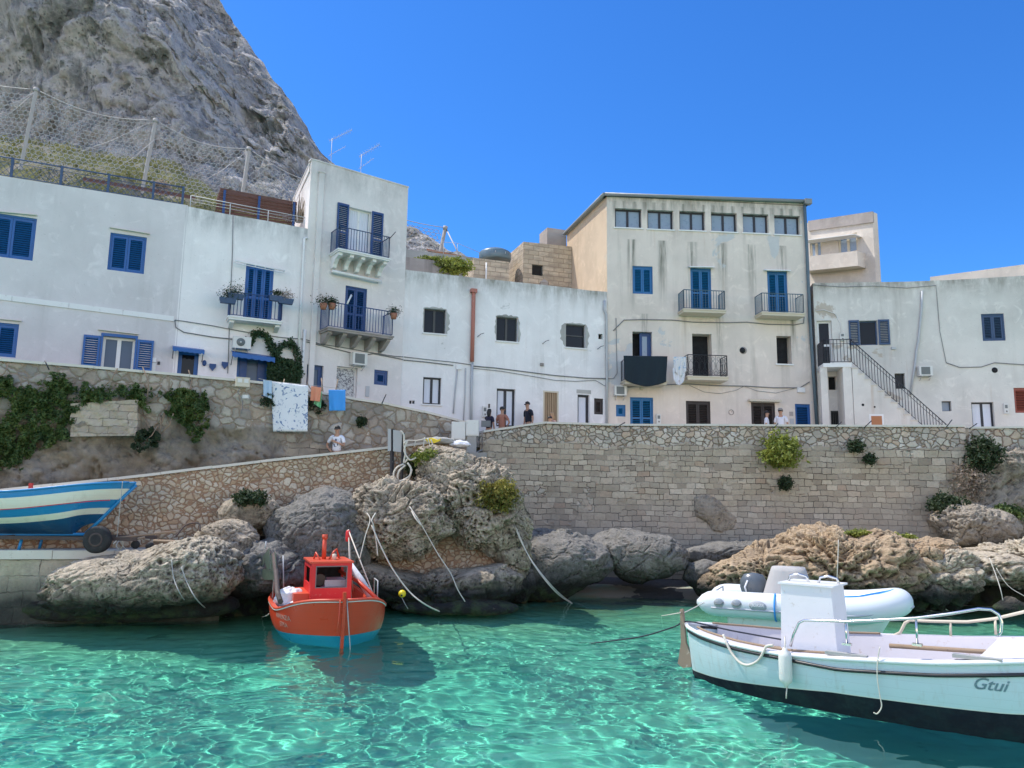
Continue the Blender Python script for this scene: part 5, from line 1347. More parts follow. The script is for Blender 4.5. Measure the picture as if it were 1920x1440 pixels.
flush(TB, 'junction_box', TB.rect(1494, 727, 1508, 736), 'white', .08); flush(TB, 'vent_grille', TB.rect(1480, 772, 1487, 780), 'conc', .015); flush(TB, 'meter_hatch', TB.rect(1481, 785, 1488, 795), 'galv', .03)
p = TB.L3(1371, 773); m = MB(); m.tube([Vector((p.x+.10*math.cos(t), -.01, p.z+.10*math.sin(t))) for t in np.linspace(0, 2*PI, 25)], .012, 5, cap=False); m.tube([(p.x, -.01, p.z), (p.x+.05, -.01, p.z+.05)], .008, 4); m.build('wall_ring', M['conc'], TB.root)
p = TB.L3(1203, 728); m = MB(); m.lathe([(0, -.04), (.07, -.04), (.09, -.01), (.09, 0), (0, 0)], (p.x, 0, p.z), 14, axis='y'); m.build('bulkhead_lamp', M['cream'], TB.root)

# ------------------------------------------------------------------ right building
RB = House('weathered_house', 'weathered white house at the right with an outside stair, blue-grey shutters and peeling plaster', (1524, 600, 31.02), (1925, 650, 29.6), 4.5, 7, M['rb'])
r = RB.rect(1533.5, 601, 1561, 688); fr = glazed(RB, r, M['white'], 1, f=.09, name='door', rail=.45, pane='glass')
r = RB.rect(1612, 601, 1646, 647); fr = glazed(RB, r, M['gblue'], 1, f=.05, pane='glass'); m = MB(); m.box(r[0]+.06, r[0]+.22, .20, .23, r[2]+.05, r[3]-.05); m.build('open_pane', M['cream'], fr)
w_ = .40; open_leaf(RB, fr, r[0]-w_-.02, r[0]-.02, r[2], r[3]+.02, M['gblue']); open_leaf(RB, fr, r[1]+.02, r[1]+w_+.04, r[2], r[3]+.02, M['gblue'])
shuttered(RB, RB.rect(1841, 588, 1884, 639), M['gblue'])
dark_hole(RB, RB.rect(1553.5, 706, 1568, 731), .25); glazed(RB, RB.rect(1678, 700, 1697, 729), M['gframe'], 1, f=.04); glazed(RB, RB.rect(1766, 752, 1784, 771), M['gframe'], 1, f=.03, pane='blind')
glazed(RB, RB.rect(1823, 754, 1865, 815), M['dframe'], 2, pane='glassb', curtain='curtain', f=.06, name='door')
r = RB.rect(1902, 727, 1945, 774); shuttered(RB, r, M['redshut'], n=1, frame=.02)
r = RB.rect(1558, 770, 1583, 800); RB.hole(r, .3); m = MB()
for k in range(7): u = r[0]+(r[1]-r[0])*(k+.5)/7; m.box(u-.012, u+.012, .05, .07, r[2], r[3])
m.box(r[0], r[1], .04, .08, r[3]-.05, r[3]); m.quad((r[0], .295, r[2]), (r[1], .295, r[2]), (r[1], .295, r[3]), (r[0], .295, r[3]), 1); m.build('barred_window', [M['gframe'], M['dark']], RB.root)
flush(RB, 'lamp', RB.rect(1671, 651, 1679, 655.5), 'galv', .08)
p = RB.L3(1865, 694); m = MB(); m.lathe([(0, -.003), (.11, -.003), (.11, -.006), (0, -.006)], (p.x, 0, p.z), 20, axis='y'); m.build('flue_hole', M['dark'], RB.root)
tops = [(RB.uz(px, py)[0], RB.uz(px, py)[1]) for px, py in ((1524, 531), (1600, 529.5), (1700, 528), (1780, 525), (1850, 521), (1925, 516.5), (2100, 505))]
RB.wall(tops)
RB.line('downpipe', [(1729, 546), (1728, 580), (1722, 640), (1719, 656), (1715, 690), (1707, 740)], .045, M['galv'], n=8)
meter_box(RB, 1574.5, 625, 1583, 639, label='electricity meter box between the glass door and the open blue shutters', mat='acw')
meter_box(RB, 1881, 757, 1889, 776, label='meter box between the curtained door and the red shutter', mat='acw')
ac_unit(RB, 1724, 686, 1749, 704, 'air conditioner on the peeling wall right of the slanting downpipe', fan=False, dep=.28)
# outside stair
pr = 1.1
st = empty('outside_stair', RB.W(0, 0, 0), 'whitewashed outside stair with a landing and dark metal handrail', 'staircase', RB.root.rotation_euler.z)
la = RB.L3(1541, 681, pr); lb = RB.L3(1597, 681, pr); zt_ = la.z
lu0, lu1 = .12, lb.x
m = MB(); m.box(lu0-.02, lu1, -pr, 0, zt_-.16, zt_-.0); m.build('landing', M['white'], st)
m = MB(); m.box(RB.uz(1541, 730, pr)[0]-.02, RB.uz(1553, 730, pr)[0], -pr+.04, -pr+.30, -.6, zt_-.161)
m.box(lu1-.34, lu1-.02, -pr+.02, 0, -.6, zt_-.161); m.build('pillar', M['rb'], st)
eb = RB.L3(1790, 790, pr); n = 17; z_end = .1; u_end = RB.uz(1806, 790, pr)[0]
m = MB(); du = (u_end-lu1)/n; dz = (zt_-z_end)/n
poly = [(lu1-.01, -.6), (u_end, -.6)]
for k in range(n, 0, -1):
    poly += [(lu1+du*k, zt_-dz*k), (lu1+du*(k-1), zt_-dz*k)]
m2 = MB(); m2.prism(poly, -pr, -.004); m2.build('stair_flight', M['rb'], st)
m = MB()
for k in range(1, n+1): m.box(lu1+du*(k-1)-.03, lu1+du*k, -pr-.03, -.003, zt_-dz*k+.001, zt_-dz*k+.035)
m.build('treads', M['cope'], st)
e = .04; v3 = lambda u, w, z: Vector((u, -w, z))
railing(st, [v3(lu0+.02, .02, zt_), v3(lu0+.02, pr-e, zt_), v3(lu1, pr-e, zt_)], .95, M['rail'], .115, midr=.78)
railing(st, [v3(lu1, pr-e, zt_), v3(u_end-.1, pr-e, z_end)], .95, M['rail'], .15, midr=.78, name='stair_railing')
flush_r = RB.rect(1634, 780, 1654, 812, pr); m = MB(); m.box(flush_r[0], flush_r[1], -pr-.02, -pr-.001, flush_r[2], flush_r[3]); m.build('hatch', M['orange'], st)
m = MB(); m.box(flush_r[0]-.07, flush_r[1]+.07, -pr-.012, -pr-.0005, flush_r[2], flush_r[3]+.07); m.build('hatch_frame', M['white'], st)
for (x, y, rr_) in ((1618, 759, .05), (1640, 763, .035)):
    p = RB.L3(x, y, pr); m = MB(); m.lathe([(0, -.01), (rr_, -.01), (rr_, 0), (0, 0)], (p.x, -pr, p.z), 12, axis='y'); m.build('vent_hole', M['dark'], st)

# ------------------------------------------------------------------ buildings behind
def block(name, label, pa, pb, ztop_a, ztop_b, zb, depth, mat, side, cat='house', thick_top=True):
    h = House(name, label, pa, pb, zb, depth, mat, cat)
    return h
BK = House('apartment_block', 'sunlit off-white apartment block with a loggia, far behind the right-hand roofs', (1500, 500, 52), (1641, 500, 47.5), 5, .6, M['back'])
r1 = BK.rect(1519, 452, 1541, 484); r2 = BK.rect(1572, 440, 1608, 476)
for r in (r1, r2): glazed(BK, r, M['cream'], 2, pane='blind', f=.12, dep=.06)
a = BK.uz(1518, 414); b = BK.uz(1638, 396); BK.wall([(0, a[1]), (BK.L, b[1])])
def band(h, x0, y0, x1, y1, hgt, mat, proj=.1, name='band'):
    a = h.L3(x0, y0, 0); b = h.L3(x1, y1, 0); m = MB()
    m.add([(a.x, -proj, a.z), (b.x, -proj, b.z), (b.x, -proj, b.z-hgt), (a.x, -proj, a.z-hgt), (a.x, 0, a.z), (b.x, 0, b.z), (b.x, 0, b.z-hgt), (a.x, 0, a.z-hgt)], [(0,1,2,3), (0,4,5,1), (3,2,6,7), (1,5,6,2), (0,3,7,4)])
    return m.build(name, M[mat], h.root)
band(BK, 1517, 415, 1638, 397, .72, 'conc', .12, 'parapet_band'); band(BK, 1518, 487, 1622, 475, 1.0, 'back', .9, 'loggia_front'); band(BK, 1519, 455.5, 1616, 443.5, .05, 'white', .9, 'loggia_rail')
BR = House('flat_roofed_block', 'long pale flat-roofed block rising behind the roof at the far right', (1744, 525, 40), (1925, 510, 37), 5, 8, M['back'])
a = BR.uz(1745, 519); b = BR.uz(1922, 495.5); BR.wall([(0, a[1]), (BR.L, b[1]), (BR.L+3, b[1]+.6)])
# stone hut and blocks on the terrace behind the middle house
HT = House('stone_hut', 'small hut of brown tufa blocks on the roof beside the tall building', (981, 500, 33.6), (1072, 500, 34.4), 9.6, 4.0, M['stonehut'])
glazed(HT, HT.rect(997.5, 496, 1018, 516.5), M['gframe'], 1, f=.04, dep=.1)
a = HT.uz(981, 453); b = HT.uz(1062, 461); HT.wall([(0, a[1]), (HT.L, b[1])], z0=-.4)
m = MB(); m.box(-.004, -.001, 1.3, 2.1, 1.0, 2.0); m.build('side_window', M['dark'], HT.root)
def boxthing(name, label, cat, h, x0, y0, x1, y1, w, dep, mat, zb=None):
    r = h.rect(x0, y0, x1, y1, w); z0 = r[2] if zb is None else zb
    m = MB(); m.box(0, r[1]-r[0], 0, dep, 0, r[3]-z0); o = m.build(name, mat); o.location = h.W(r[0], w, z0); o.rotation_euler.z = h.root.rotation_euler.z
    return tag(o, label, cat)
boxthing('chimney_block', 'rounded grey masonry block on top of the stone hut', 'chimney', HT, 1026, 429, 1062, 462, -1.0, 1.0, M['conc'])
boxthing('roof_box', 'blotchy low concrete box under the water tank', 'roof structure', HT, 888, 487, 954, 545, 0.2, 2.2, M['stonehut'], zb=-.4)
boxthing('parapet_block', 'mottled pink-grey parapet just right of the tower', 'wall', HT, 758, 487, 852, 560, 1.2, .3, M['conc'], zb=-.4)
boxthing('terrace_wall', 'long pale terrace wall behind the green shrub', 'wall', HT, 745, 474, 890, 560, -1.5, .3, M['conc2'], zb=-.4)
m = MB(); m.tube([(0, 0, 0), (0, 0, 1.15)], .035, 6); o = m.build('vent_pipe', M['white']); o.location = HT.P(911, 540, .35); tag(o, 'thin white vent pipe before the roof box', 'pipe')
r = HT.rect(1012, 521, 1028, 540, .8); cp = empty('roof_vent', HT.W((r[0]+r[1])/2, .8, r[2]-.1), 'little pointed roof vent in front of the stone hut', 'chimney'); m = MB(); m.box(-.16, .16, -.16, .16, 0, .30); m.build('shaft', M['conc'], cp)
m = MB(); m.add([(-.2, -.2, .301), (.2, -.2, .301), (.2, .2, .301), (-.2, .2, .301), (0, -.2, .46), (0, .2, .46)], [(0,1,4), (2,3,5), (0,4,5,3), (1,2,5,4), (0,3,2,1)]); m.build('cap', M['conc'], cp)
# water tank
p = HT.P(928, 488, -1.0); tk = empty('water_tank', p, 'round grey plastic water tank standing on the roof box', 'water tank')
m = MB(); m.lathe([(.70, -.05), (.74, .02), (.74, .30), (.70, .36), (.52, .46), (.2, .50), (0, .50)], (0, 0, 0), 28); m.build('body', M['tank'], tk)
m = MB(); m.lathe([(.2, .49), (.2, .57), (0, .57)], (0, 0, 0), 16); m.build('lid', M['black'], tk)
m = MB(); m.box(.02, .5, -.745, -.742, .14, .24); m.vary(lambda q: Vector((q.x, -math.sqrt(max(0, .748**2-q.x**2)), q.z))); m.build('label_plate', M['white'], tk)
# tiled lean-to roof, railing lines
m = MB(); A_ = HT.P(800, 466, -3.2); B_ = HT.P(905, 487, -2.2)
m.add([A_, B_, B_+Vector((0, 1.5, .25)), A_+Vector((0, 1.5, .35)), A_-Vector((0, 0, .08)), B_-Vector((0, 0, .3)), B_+Vector((0, 1.5, .1)), A_+Vector((0, 1.5, .2))], [(0,1,2,3), (4,7,6,5), (0,4,5,1), (1,5,6,2), (2,6,7,3), (3,7,4,0)])
o = m.build('lean_to_roof', M['tile']); tag(o, 'low brown tiled roof behind the terrace wall', 'roof')
m = MB()
pts = [HT.P(x, y, -2.0) for x, y in ((748, 452), (790, 452.5), (832, 454), (858, 456), (905, 476))]
m.tube(pts, .012, 4); 
for p in pts[1:]: m.tube([p, p-Vector((0, 0, .85))], .012, 4)
m.tube([p-Vector((0, 0, .45)) for p in pts], .008, 4)
o = m.build('terrace_rail', M['galv']); tag(o, 'thin bent handrail along the upper terrace right of the tower', 'railing')

# ------------------------------------------------------------------ cables across the walls
def cable(label, segs, r=.014, mat='cable', w=.03, name='wall_cable'):
    m = MB()
    for h, pts in segs:
        P = [h.P(x, y, w) for x, y in pts]; m.tube(P, r, 5)
    o = m.build(name, M[mat]); return tag(o, label, 'cable')
cable('upper cable crossing the low white house', [(H2, [(328, 600), (350, 603), (400, 611), (430, 617), (480, 626), (530, 633), (573, 636)])])
cable('upper cable crossing the tower house', [(TW, [(574, 637), (600, 645), (640, 651), (690, 660), (740, 668), (756, 669)])])
cable('upper cable from the tower edge to the terracotta downpipe', [(MH, [(757, 669), (800, 674), (850, 679), (884, 684)])])
cable('lower thicker cable on the low white house', [(H2, [(328, 600), (330, 614), (345, 623), (400, 632), (438, 636)])], .018)
cable('lower thicker cable on the tower house', [(TW, [(575, 641), (620, 652), (680, 667), (700, 663), (756, 674)])], .018)
cable('short thicker cable from the tower edge to the white junction box', [(MH, [(757, 675), (800, 679), (850, 685)])], .018)
cable('dark cable across the middle house from the downpipe to the tall building', [(MH, [(884, 686), (930, 690), (985, 697), (1040, 704), (1100, 709), (1137, 710)])], .02, 'cable')
cable('thin sagging cable below the dark one on the middle house', [(MH, [(884, 690), (940, 696), (1000, 706), (1040, 713), (1080, 715), (1116, 713), (1135, 724)])], .011)
cable('long cable looping across the tall building under its upper balconies', [(TB, [(1150, 620), (1170, 600), (1200, 599), (1260, 600), (1300, 604), (1360, 605), (1400, 604), (1440, 608), (1490, 609), (1507, 606), (1508, 590)])], .018)
cable('cable bundle along the ground floor of the tall building', [(TB, [(1177, 726), (1230, 722), (1290, 720), (1340, 723), (1400, 724), (1450, 727), (1500, 727), (1518, 716)])], .02)
cable('thin drooping wire above the dark brown shuttered doors', [(TB, [(1292, 722), (1320, 735), (1350, 738), (1380, 732), (1395, 724), (1420, 733), (1455, 737), (1490, 728)])], .008)
cable('cable dropping down the left edge of the tall building', [(TB, [(1155, 596), (1156, 650), (1157, 700), (1150, 710), (1140, 710)])], .012)
cable('cable strung along the top of the weathered house', [(RB, [(1524, 534), (1580, 538), (1640, 536), (1700, 540), (1755, 535), (1757, 560), (1762, 620), (1774, 680)])], .011)
cable('cable running right from the peeling patch on the weathered house', [(RB, [(1774, 680), (1800, 689), (1840, 688), (1865, 680), (1920, 684), (1980, 684)])], .016)
cable('pale cable curving over the glass door to the meter box', [(RB, [(1526, 583), (1545, 581), (1566, 588), (1575, 605), (1578, 625)])], .012, 'white')
# ================================================================== PLANTS
def in_poly(px, py, poly):
    n = len(poly); c = np.zeros(len(px), bool); j = n-1
    for i in range(n):
        xi, yi = poly[i]; xj, yj = poly[j]
        if yi != yj: c ^= ((yi > py) != (yj > py)) & (px < (xj-xi)*(py-yi)/(yj-yi)+xi)
        j = i
    return c
def leaves_mesh(name, P, size, mat, parent=None, nrm=None, up=.4, rng=None):
    """one small folded leaf per point"""
    rng = rng or RNG; n = len(P)
    d = rng.normal(size=(n, 3)); d[:,2] += up
    if nrm is not None: d += nrm*1.0
    d /= np.linalg.norm(d, axis=1)[:,None]
    t = rng.normal(size=(n, 3)); t -= d*(t*d).sum(1)[:,None]; t /= np.linalg.norm(t, axis=1)[:,None]
    b = np.cross(d, t); s = size*rng.uniform(.55, 1.35, n)[:,None]
    v = np.stack([P-t*s, P-b*s*.5+d*s*.15, P+t*s, P+b*s*.5+d*s*.15], 1).reshape(-1, 3)
    q = np.arange(4*n).reshape(-1, 4)
    return np_mesh(name, v, q, mat, parent, smooth=False)
def bush(name, label, px, py, rx, rz, Y, n, mat, leaf_=.045, ry=None, cat='bush', seed=0, group=None, stems=True, lump=.6, up=.4):
    rng = np.random.RandomState(100+seed); c = at(px, py, Y); k = Y/FPX; rx *= k; rz *= k; ry = ry or (rx+rz)/2
    root = empty(name, c-Vector((0, 0, rz*.9)), label, cat, group=group)
    d = rng.normal(size=(n, 3)); d /= np.linalg.norm(d, axis=1)[:,None]
    rad = rng.uniform(.35, 1.0, n)**.5*(1+lump*fbm(d*2.1+seed, 3)+lump*.6*fbm(d*5+seed, 2))
    P = d*rad[:,None]*np.array([rx, ry, rz]) + np.array([0, 0, rz*.9])
    leaves_mesh('foliage', P, leaf_, mat, root, nrm=d*.6, rng=rng, up=up)
    if stems:
        m = MB()
        for i in range(9):
            a = rng.uniform(0, 6.28); e = Vector((math.cos(a)*rx*.6, math.sin(a)*ry*.6, rz*rng.uniform(.9, 1.5)))
            m.tube([(0, ry*.3, rz*.15), e*.5+Vector((0, 0, rz*.15)), e], [.018, .012, .006], 5)
        m.build('stem', M['wood'], root)
    return root
def ulY(px): return np.interp(px, [s[0] for s in UL_ST], [s[2] for s in UL_ST])
def wall_ivy(name, label, polys, n, mat, depth=.32, size=.05, seed=0, cat='climbing plant'):
    rng = np.random.RandomState(seed); pts = []
    allp = np.concatenate([np.array(p) for p in polys]); x0, y0 = allp.min(0); x1, y1 = allp.max(0)
    while len(pts) < n:
        x = rng.uniform(x0, x1, 4000); y = rng.uniform(y0, y1, 4000)
        ragged = fbm(np.stack([x*.06, y*.06, 0*x], -1)+seed, 4)*14
        ok = np.zeros(len(x), bool)
        for p in polys: ok |= in_poly(x+ragged, y+ragged*.7, p)
        dens = fbm(np.stack([x*.045, y*.045, 0*x+3], -1)+seed, 4); ok &= rng.rand(len(x)) < np.clip(.62+dens*1.3, .06, 1)
        pts += list(zip(x[ok], y[ok]))
    pts = np.array(pts[:n]); lump = np.clip(.45+.6*fbm(np.concatenate([pts*.05, pts[:,:1]*0], 1)+seed+9, 4), .05, 1.2)
    P = np.array([at(px, py, ulY(px)-.06-depth*l*rng.uniform(.3, 1)) for (px, py), l in zip(pts, lump)])
    c = Vector(P.mean(0)); c.z = P[:,2].min(); root = empty(name, c, label, cat)
    leaves_mesh('foliage', P-np.array(c), size, mat, root, nrm=np.array([.3, -.9, .5]), rng=rng)
    m = MB()
    for k in range(7):
        i = rng.randint(len(P)); p = Vector(P[i])-c; p.y += .12
        q = p+Vector((rng.uniform(-.5, .5), .12, rng.uniform(.4, .9))); m.tube([p, p.lerp(q, .5)+Vector((.1, 0, 0)), q], [.012, .016, .02], 5)
    m.build('stem', M['wood'], root)
    return root
wall_ivy('ivy', 'big spreading ivy patch draping over the left end of the promenade wall', [
    [(-60,700),(22,704),(24,728),(75,724),(100,698),(126,700),(132,722),(200,720),(282,726),(288,748),(276,776),(262,762),(250,748),(216,744),(150,762),(132,792),(126,826),(105,834),(70,832),(58,850),(30,878),(-60,890),(-60,800),(14,782),(14,745),(-60,744)]], 16000, M['ivy'], size=.05, seed=3)
wall_ivy('ivy', 'smaller hanging ivy patch on the promenade wall below the first blue awning', [[(298,736),(340,728),(390,734),(394,776),(384,812),(362,832),(350,802),(312,776),(326,758)]], 5200, M['ivy'], size=.05, seed=5)
wall_ivy('trailing_plant', 'dark trailing plant between the two knobbly outcrops', [[(245,838),(262,812),(290,800),(300,815),(285,842),(262,850)]], 1500, M['bushd'], size=.045, seed=6, depth=.6)
wall_ivy('wall_plant', 'dark plant growing behind the hanging floral sheet', [[(488,742),(512,738),(512,768),(494,764)], [(575,748),(600,745),(612,762),(596,776),(578,770)]], 1100, M['bushd'], size=.04, seed=7, depth=.2)
# creeper on the house
def creeper():
    rng = np.random.RandomState(9); pts = []
    for path, w, n in (([(472,626),(490,623),(503,633),(508,650),(514,668)], 5, 500), ([(514,668),(530,646),(545,642),(556,655),(560,680),(563,705)], 5.5, 700), ([(503,640),(520,660),(516,680)], 6, 400), ([(478,628),(470,648)], 3, 120)):
        for _ in range(n):
            t = rng.uniform(0, len(path)-1.001); i = int(t); f = t-i
            pts.append((path[i][0]*(1-f)+path[i+1][0]*f+rng.normal(0, w*.6), path[i][1]*(1-f)+path[i+1][1]*f+rng.normal(0, w*.6)))
    poly = [(502,678),(520,670),(548,674),(563,690),(562,735),(500,735)]
    x = rng.uniform(500, 564, 5200); y = rng.uniform(668, 735, 5200); ok = in_poly(x, y, poly); pts += list(zip(x[ok], y[ok]))
    P = np.array([H2.P(a, b, .04+.22*rng.rand()) for a, b in pts])
    c = Vector(P.mean(0)); c.z = 5.5; root = empty('creeper', c, 'green creeper climbing the white wall right of the second blue awning', 'climbing plant')
    leaves_mesh('foliage', P-np.array(c), .055, M['vine'], root, nrm=np.array([.4, -.9, .3]), rng=rng)
    for path in ([(545,735),(540,700),(514,668),(505,640),(490,624),(472,627)], [(550,735),(556,690),(548,645),(530,646),(514,668)]): m = MB(); m.tube([H2.P(a, b, .05)-c for a, b in path], .014, 5); m.build('stem', M['wood'], root)
creeper()
bush('wall_bush', 'bright green flowering bush sprouting high on the sea wall', 1464, 846, 31, 29, 26.1, 2600, M['bushl'], .07, seed=1)
bush('wall_bush', 'dark tuft nearest the coping, right of the bright flowering bush', 1604, 836, 15, 12, 25.9, 800, M['bushd'], .05, seed=2)
bush('wall_bush', 'smallest dark tuft on the sea wall, lower right of its neighbour', 1631, 861, 10.5, 10.5, 25.8, 500, M['bushd'], .05, seed=3)
bush('wall_bush', 'round dark tuft growing lowest on the sea wall', 1472, 906, 13.5, 13.5, 26.1, 800, M['bushd'], .05, seed=4)
bush('rock_bush', 'dark green bush on the small boulder against the ramp wall', 468, 935, 27, 15, 20.4, 1800, M['bushd'], .05, seed=5)
bush('rock_bush', 'yellow-green dome-shaped bush on the giant leaning boulder', 933, 929, 36, 27, 21.35, 3200, M['busho'], .05, ry=.4, seed=6)
bush('rock_bush', 'large dark bush at the top corner right of the sea wall', 1842, 852, 30, 34, 25.4, 2600, M['bushd'], .06, seed=7, lump=.5)
bush('rock_bush', 'dark bush hanging on the sea wall corner at the far right', 1773, 947, 30, 20, 25.3, 1700, M['bushd'], .06, seed=8)
bush('rock_bush', 'mid green bush above the honeycombed boulder at the far right', 1886, 962, 30, 15, 25.0, 1600, M['ivy'], .06, seed=9)
bush('dry_bush', 'dry grey-brown bush between the dark ones at the far right', 1812, 900, 36, 34, 25.7, 2600, M['dry'], .05, seed=10, lump=.5)
bush('rock_bush', 'dark green clump behind the rope coil on the ramp wall', 778, 872, 18, 20, 22.5, 1300, M['bushd'], .055, seed=11)
bush('rock_bush', 'bright green leafy plant on top of the giant leaning boulder', 800, 858, 24, 13, 22.0, 1500, M['bushl'], .05, seed=12)
bush('wall_bush', 'small round dark plant in the wall right of the blue towel', 678, 790, 9.5, 9, 23.7, 600, M['bushd'], .045, seed=13)
for i, (x, y, rx, rz, lab) in enumerate(((1562, 1006, 22, 6, 'leftmost yellow-green tuft on the crest of the right hand rocks'), (1612, 1003, 26, 7, 'widest yellow-green tuft on the crest of the right hand rocks'), (1690, 1010, 24, 6, 'rightmost yellow-green tuft on the crest of the right hand rocks'), (1650, 1008, 18, 5, 'dry tuft between the green tufts on the right hand rocks'))):
    bush('grass_tuft', lab, x, y-3, rx, rz, 22.8, 900, M['bushl' if i < 3 else 'dry'], .045, seed=20+i, group='tufts on the right hand rocks', cat='grass tuft', up=1.5)
bush('shrub', 'green shrub hanging over the roof edge between tower and stone hut', 850, 500, 34, 15, 31.2, 2600, M['bushl'], .07, seed=30); bush('shrub', 'low green shrub behind the mottled parapet', 805, 488, 26, 6, 31.4, 1200, M['bushl'], .06, seed=31)
bush('terrace_plant', 'white flowered plant behind the roof lattice of the far left house', 302, 352, 16, 12, 24.3, 700, M['dry'], .05, seed=32, cat='plant')
# spiky cactus on the roof terrace
ct = empty('cactus', at(560, 416, 26.6), 'pale branching cactus on the roof terrace against the tower side', 'cactus'); m = MB(); rr = random.Random(4)
for k in range(46):
    a = rr.uniform(0, 6.28); t = rr.uniform(.1, .75); L = rr.uniform(.45, .95); d = Vector((math.cos(a)*t, math.sin(a)*t*.6, 1)).normalized(); p = Vector((math.cos(a)*.12, math.sin(a)*.1, 0))
    q = p+d*L*.5; e = q+(d+Vector((rr.uniform(-.3, .3), 0, .5))).normalized()*L*.5; m.tube([p, q, e], [.022, .02, .012], 5)
m.build('branches', M['dry'], ct)
# hillside scrub
rng = np.random.RandomState(77); X = rng.uniform(-34, -9, 2600); V = 31+rng.rand(2600)**.8*22; hp = hill(X, V); keep = fbm(hp*.35, 3) > -.12; hp = hp[keep]
base = np.repeat(hp, 26, 0)+rng.normal(size=(len(hp)*26, 3))*np.array([.28, .28, .12])+np.array([0, 0, .12])
o = leaves_mesh('scrub', base, .075, leafmat('scrub_leaves', (.08,.095,.035), (.20,.21,.07), (.34,.32,.15)), rng=rng); tag(o, kind='stuff'); tag(o, 'yellow green scrub covering the slope under the cliff', 'scrub')

# ================================================================== ROCKFALL FENCE
def hexnet(m, A, B, C, D, cell=.30):
    """A,B bottom left/right; D,C top left/right (sagging top)"""
    W = (B-A).length; H = ((D-A).length+(C-B).length)/2; nx = int(W/(cell*.87)); ny = int(H/(cell*.75))
    def P(x, y):
        u = min(max(x/W, 0), 1); v = min(max(y/H, 0), 1)
        p = A.lerp(B, u).lerp(D.lerp(C, u), v); p.z -= .45*math.sin(PI*u)*v; p.y += .15*math.sin(PI*u)*math.sin(PI*v); return p
    w = cell*.87; a = cell*.5
    for j in range(ny):
        for i in range(nx):
            cx = (i+.5*(j % 2))*w; cy = j*cell*.75
            p0 = P(cx, cy+a); p1 = P(cx+w/2, cy+a/2); p2 = P(cx+w/2, cy-a/2); p3 = P(cx-w/2, cy+a/2)
            for s, e in ((p0, p1), (p1, p2), (p0, p3)):
                if (s-e).length > .02: m.tube([s, e], .0175, 3, cap=False, smooth=False)
fence_posts = [((-170, 100), (-190, 250), 34.5), ((68, 168), (40, 300), 35.0), ((292, 226), (267, 345), 36.0), ((467, 279), (452, 372), 37.0), ((640, 350), (630, 440), 38.0), ((835, 427), (822, 475), 39.5)]
fr = empty('rockfall_fence', at(267, 345, 36), 'steel post and ring net fence on the slope under the cliff', 'fence')
o0 = Vector(fr.location); tops = []; bots = []
for (t, b, Y) in fence_posts:
    T_ = at(*t, Y); B_ = at(*b, Y); tops.append(T_-o0); bots.append(B_-o0-Vector((0, 0, .5)))
M['fpost'] = paint('weathered_steel_post', (.38,.37,.36), .7, .15); M['net'] = paint('steel_net', (.38,.38,.38), .6, .1)
for t, b in zip(tops, bots):
    m = MB(); d = (t-b).normalized(); m.tube([b, t], .10, 4, smooth=False); m.tube([t-d*.1, t+d*.08], .13, 6); m.build('post', M['fpost'], fr)
for i in range(len(tops)-1):
    m = MB(); hexnet(m, bots[i]+Vector((0, 0, .35)), bots[i+1]+Vector((0, 0, .35)), tops[i+1], tops[i]); m.build('net', M['net'], fr, fix=False)
    m = MB(); p = [tops[i].lerp(tops[i+1], k/12) for k in range(13)]
    for k, q in enumerate(p): q.z -= .45*math.sin(PI*k/12)
    m.tube(p, .022, 5); m.build('top_cable', M['net'], fr)
for (x, y) in (((276, 232), (140, 288)), ((290, 262), (212, 320)), ((462, 285), (372, 345)), ((66, 172), (-10, 232)), ((66, 172), (4, 200))):
    m = MB(); a = at(*x, 35.6)-o0; b = at(*y, 34.2)-o0; m.tube([a, a.lerp(b, .5)-Vector((0, 0, .12)), b], .013, 4); m.build('stay_cable', M['net'], fr)
m = MB(); a = at(838, 432, 39.5)-o0; b = at(862, 480, 37)-o0; m.tube([a, b], .04, 4); m.build('stay_cable', M['net'], fr)

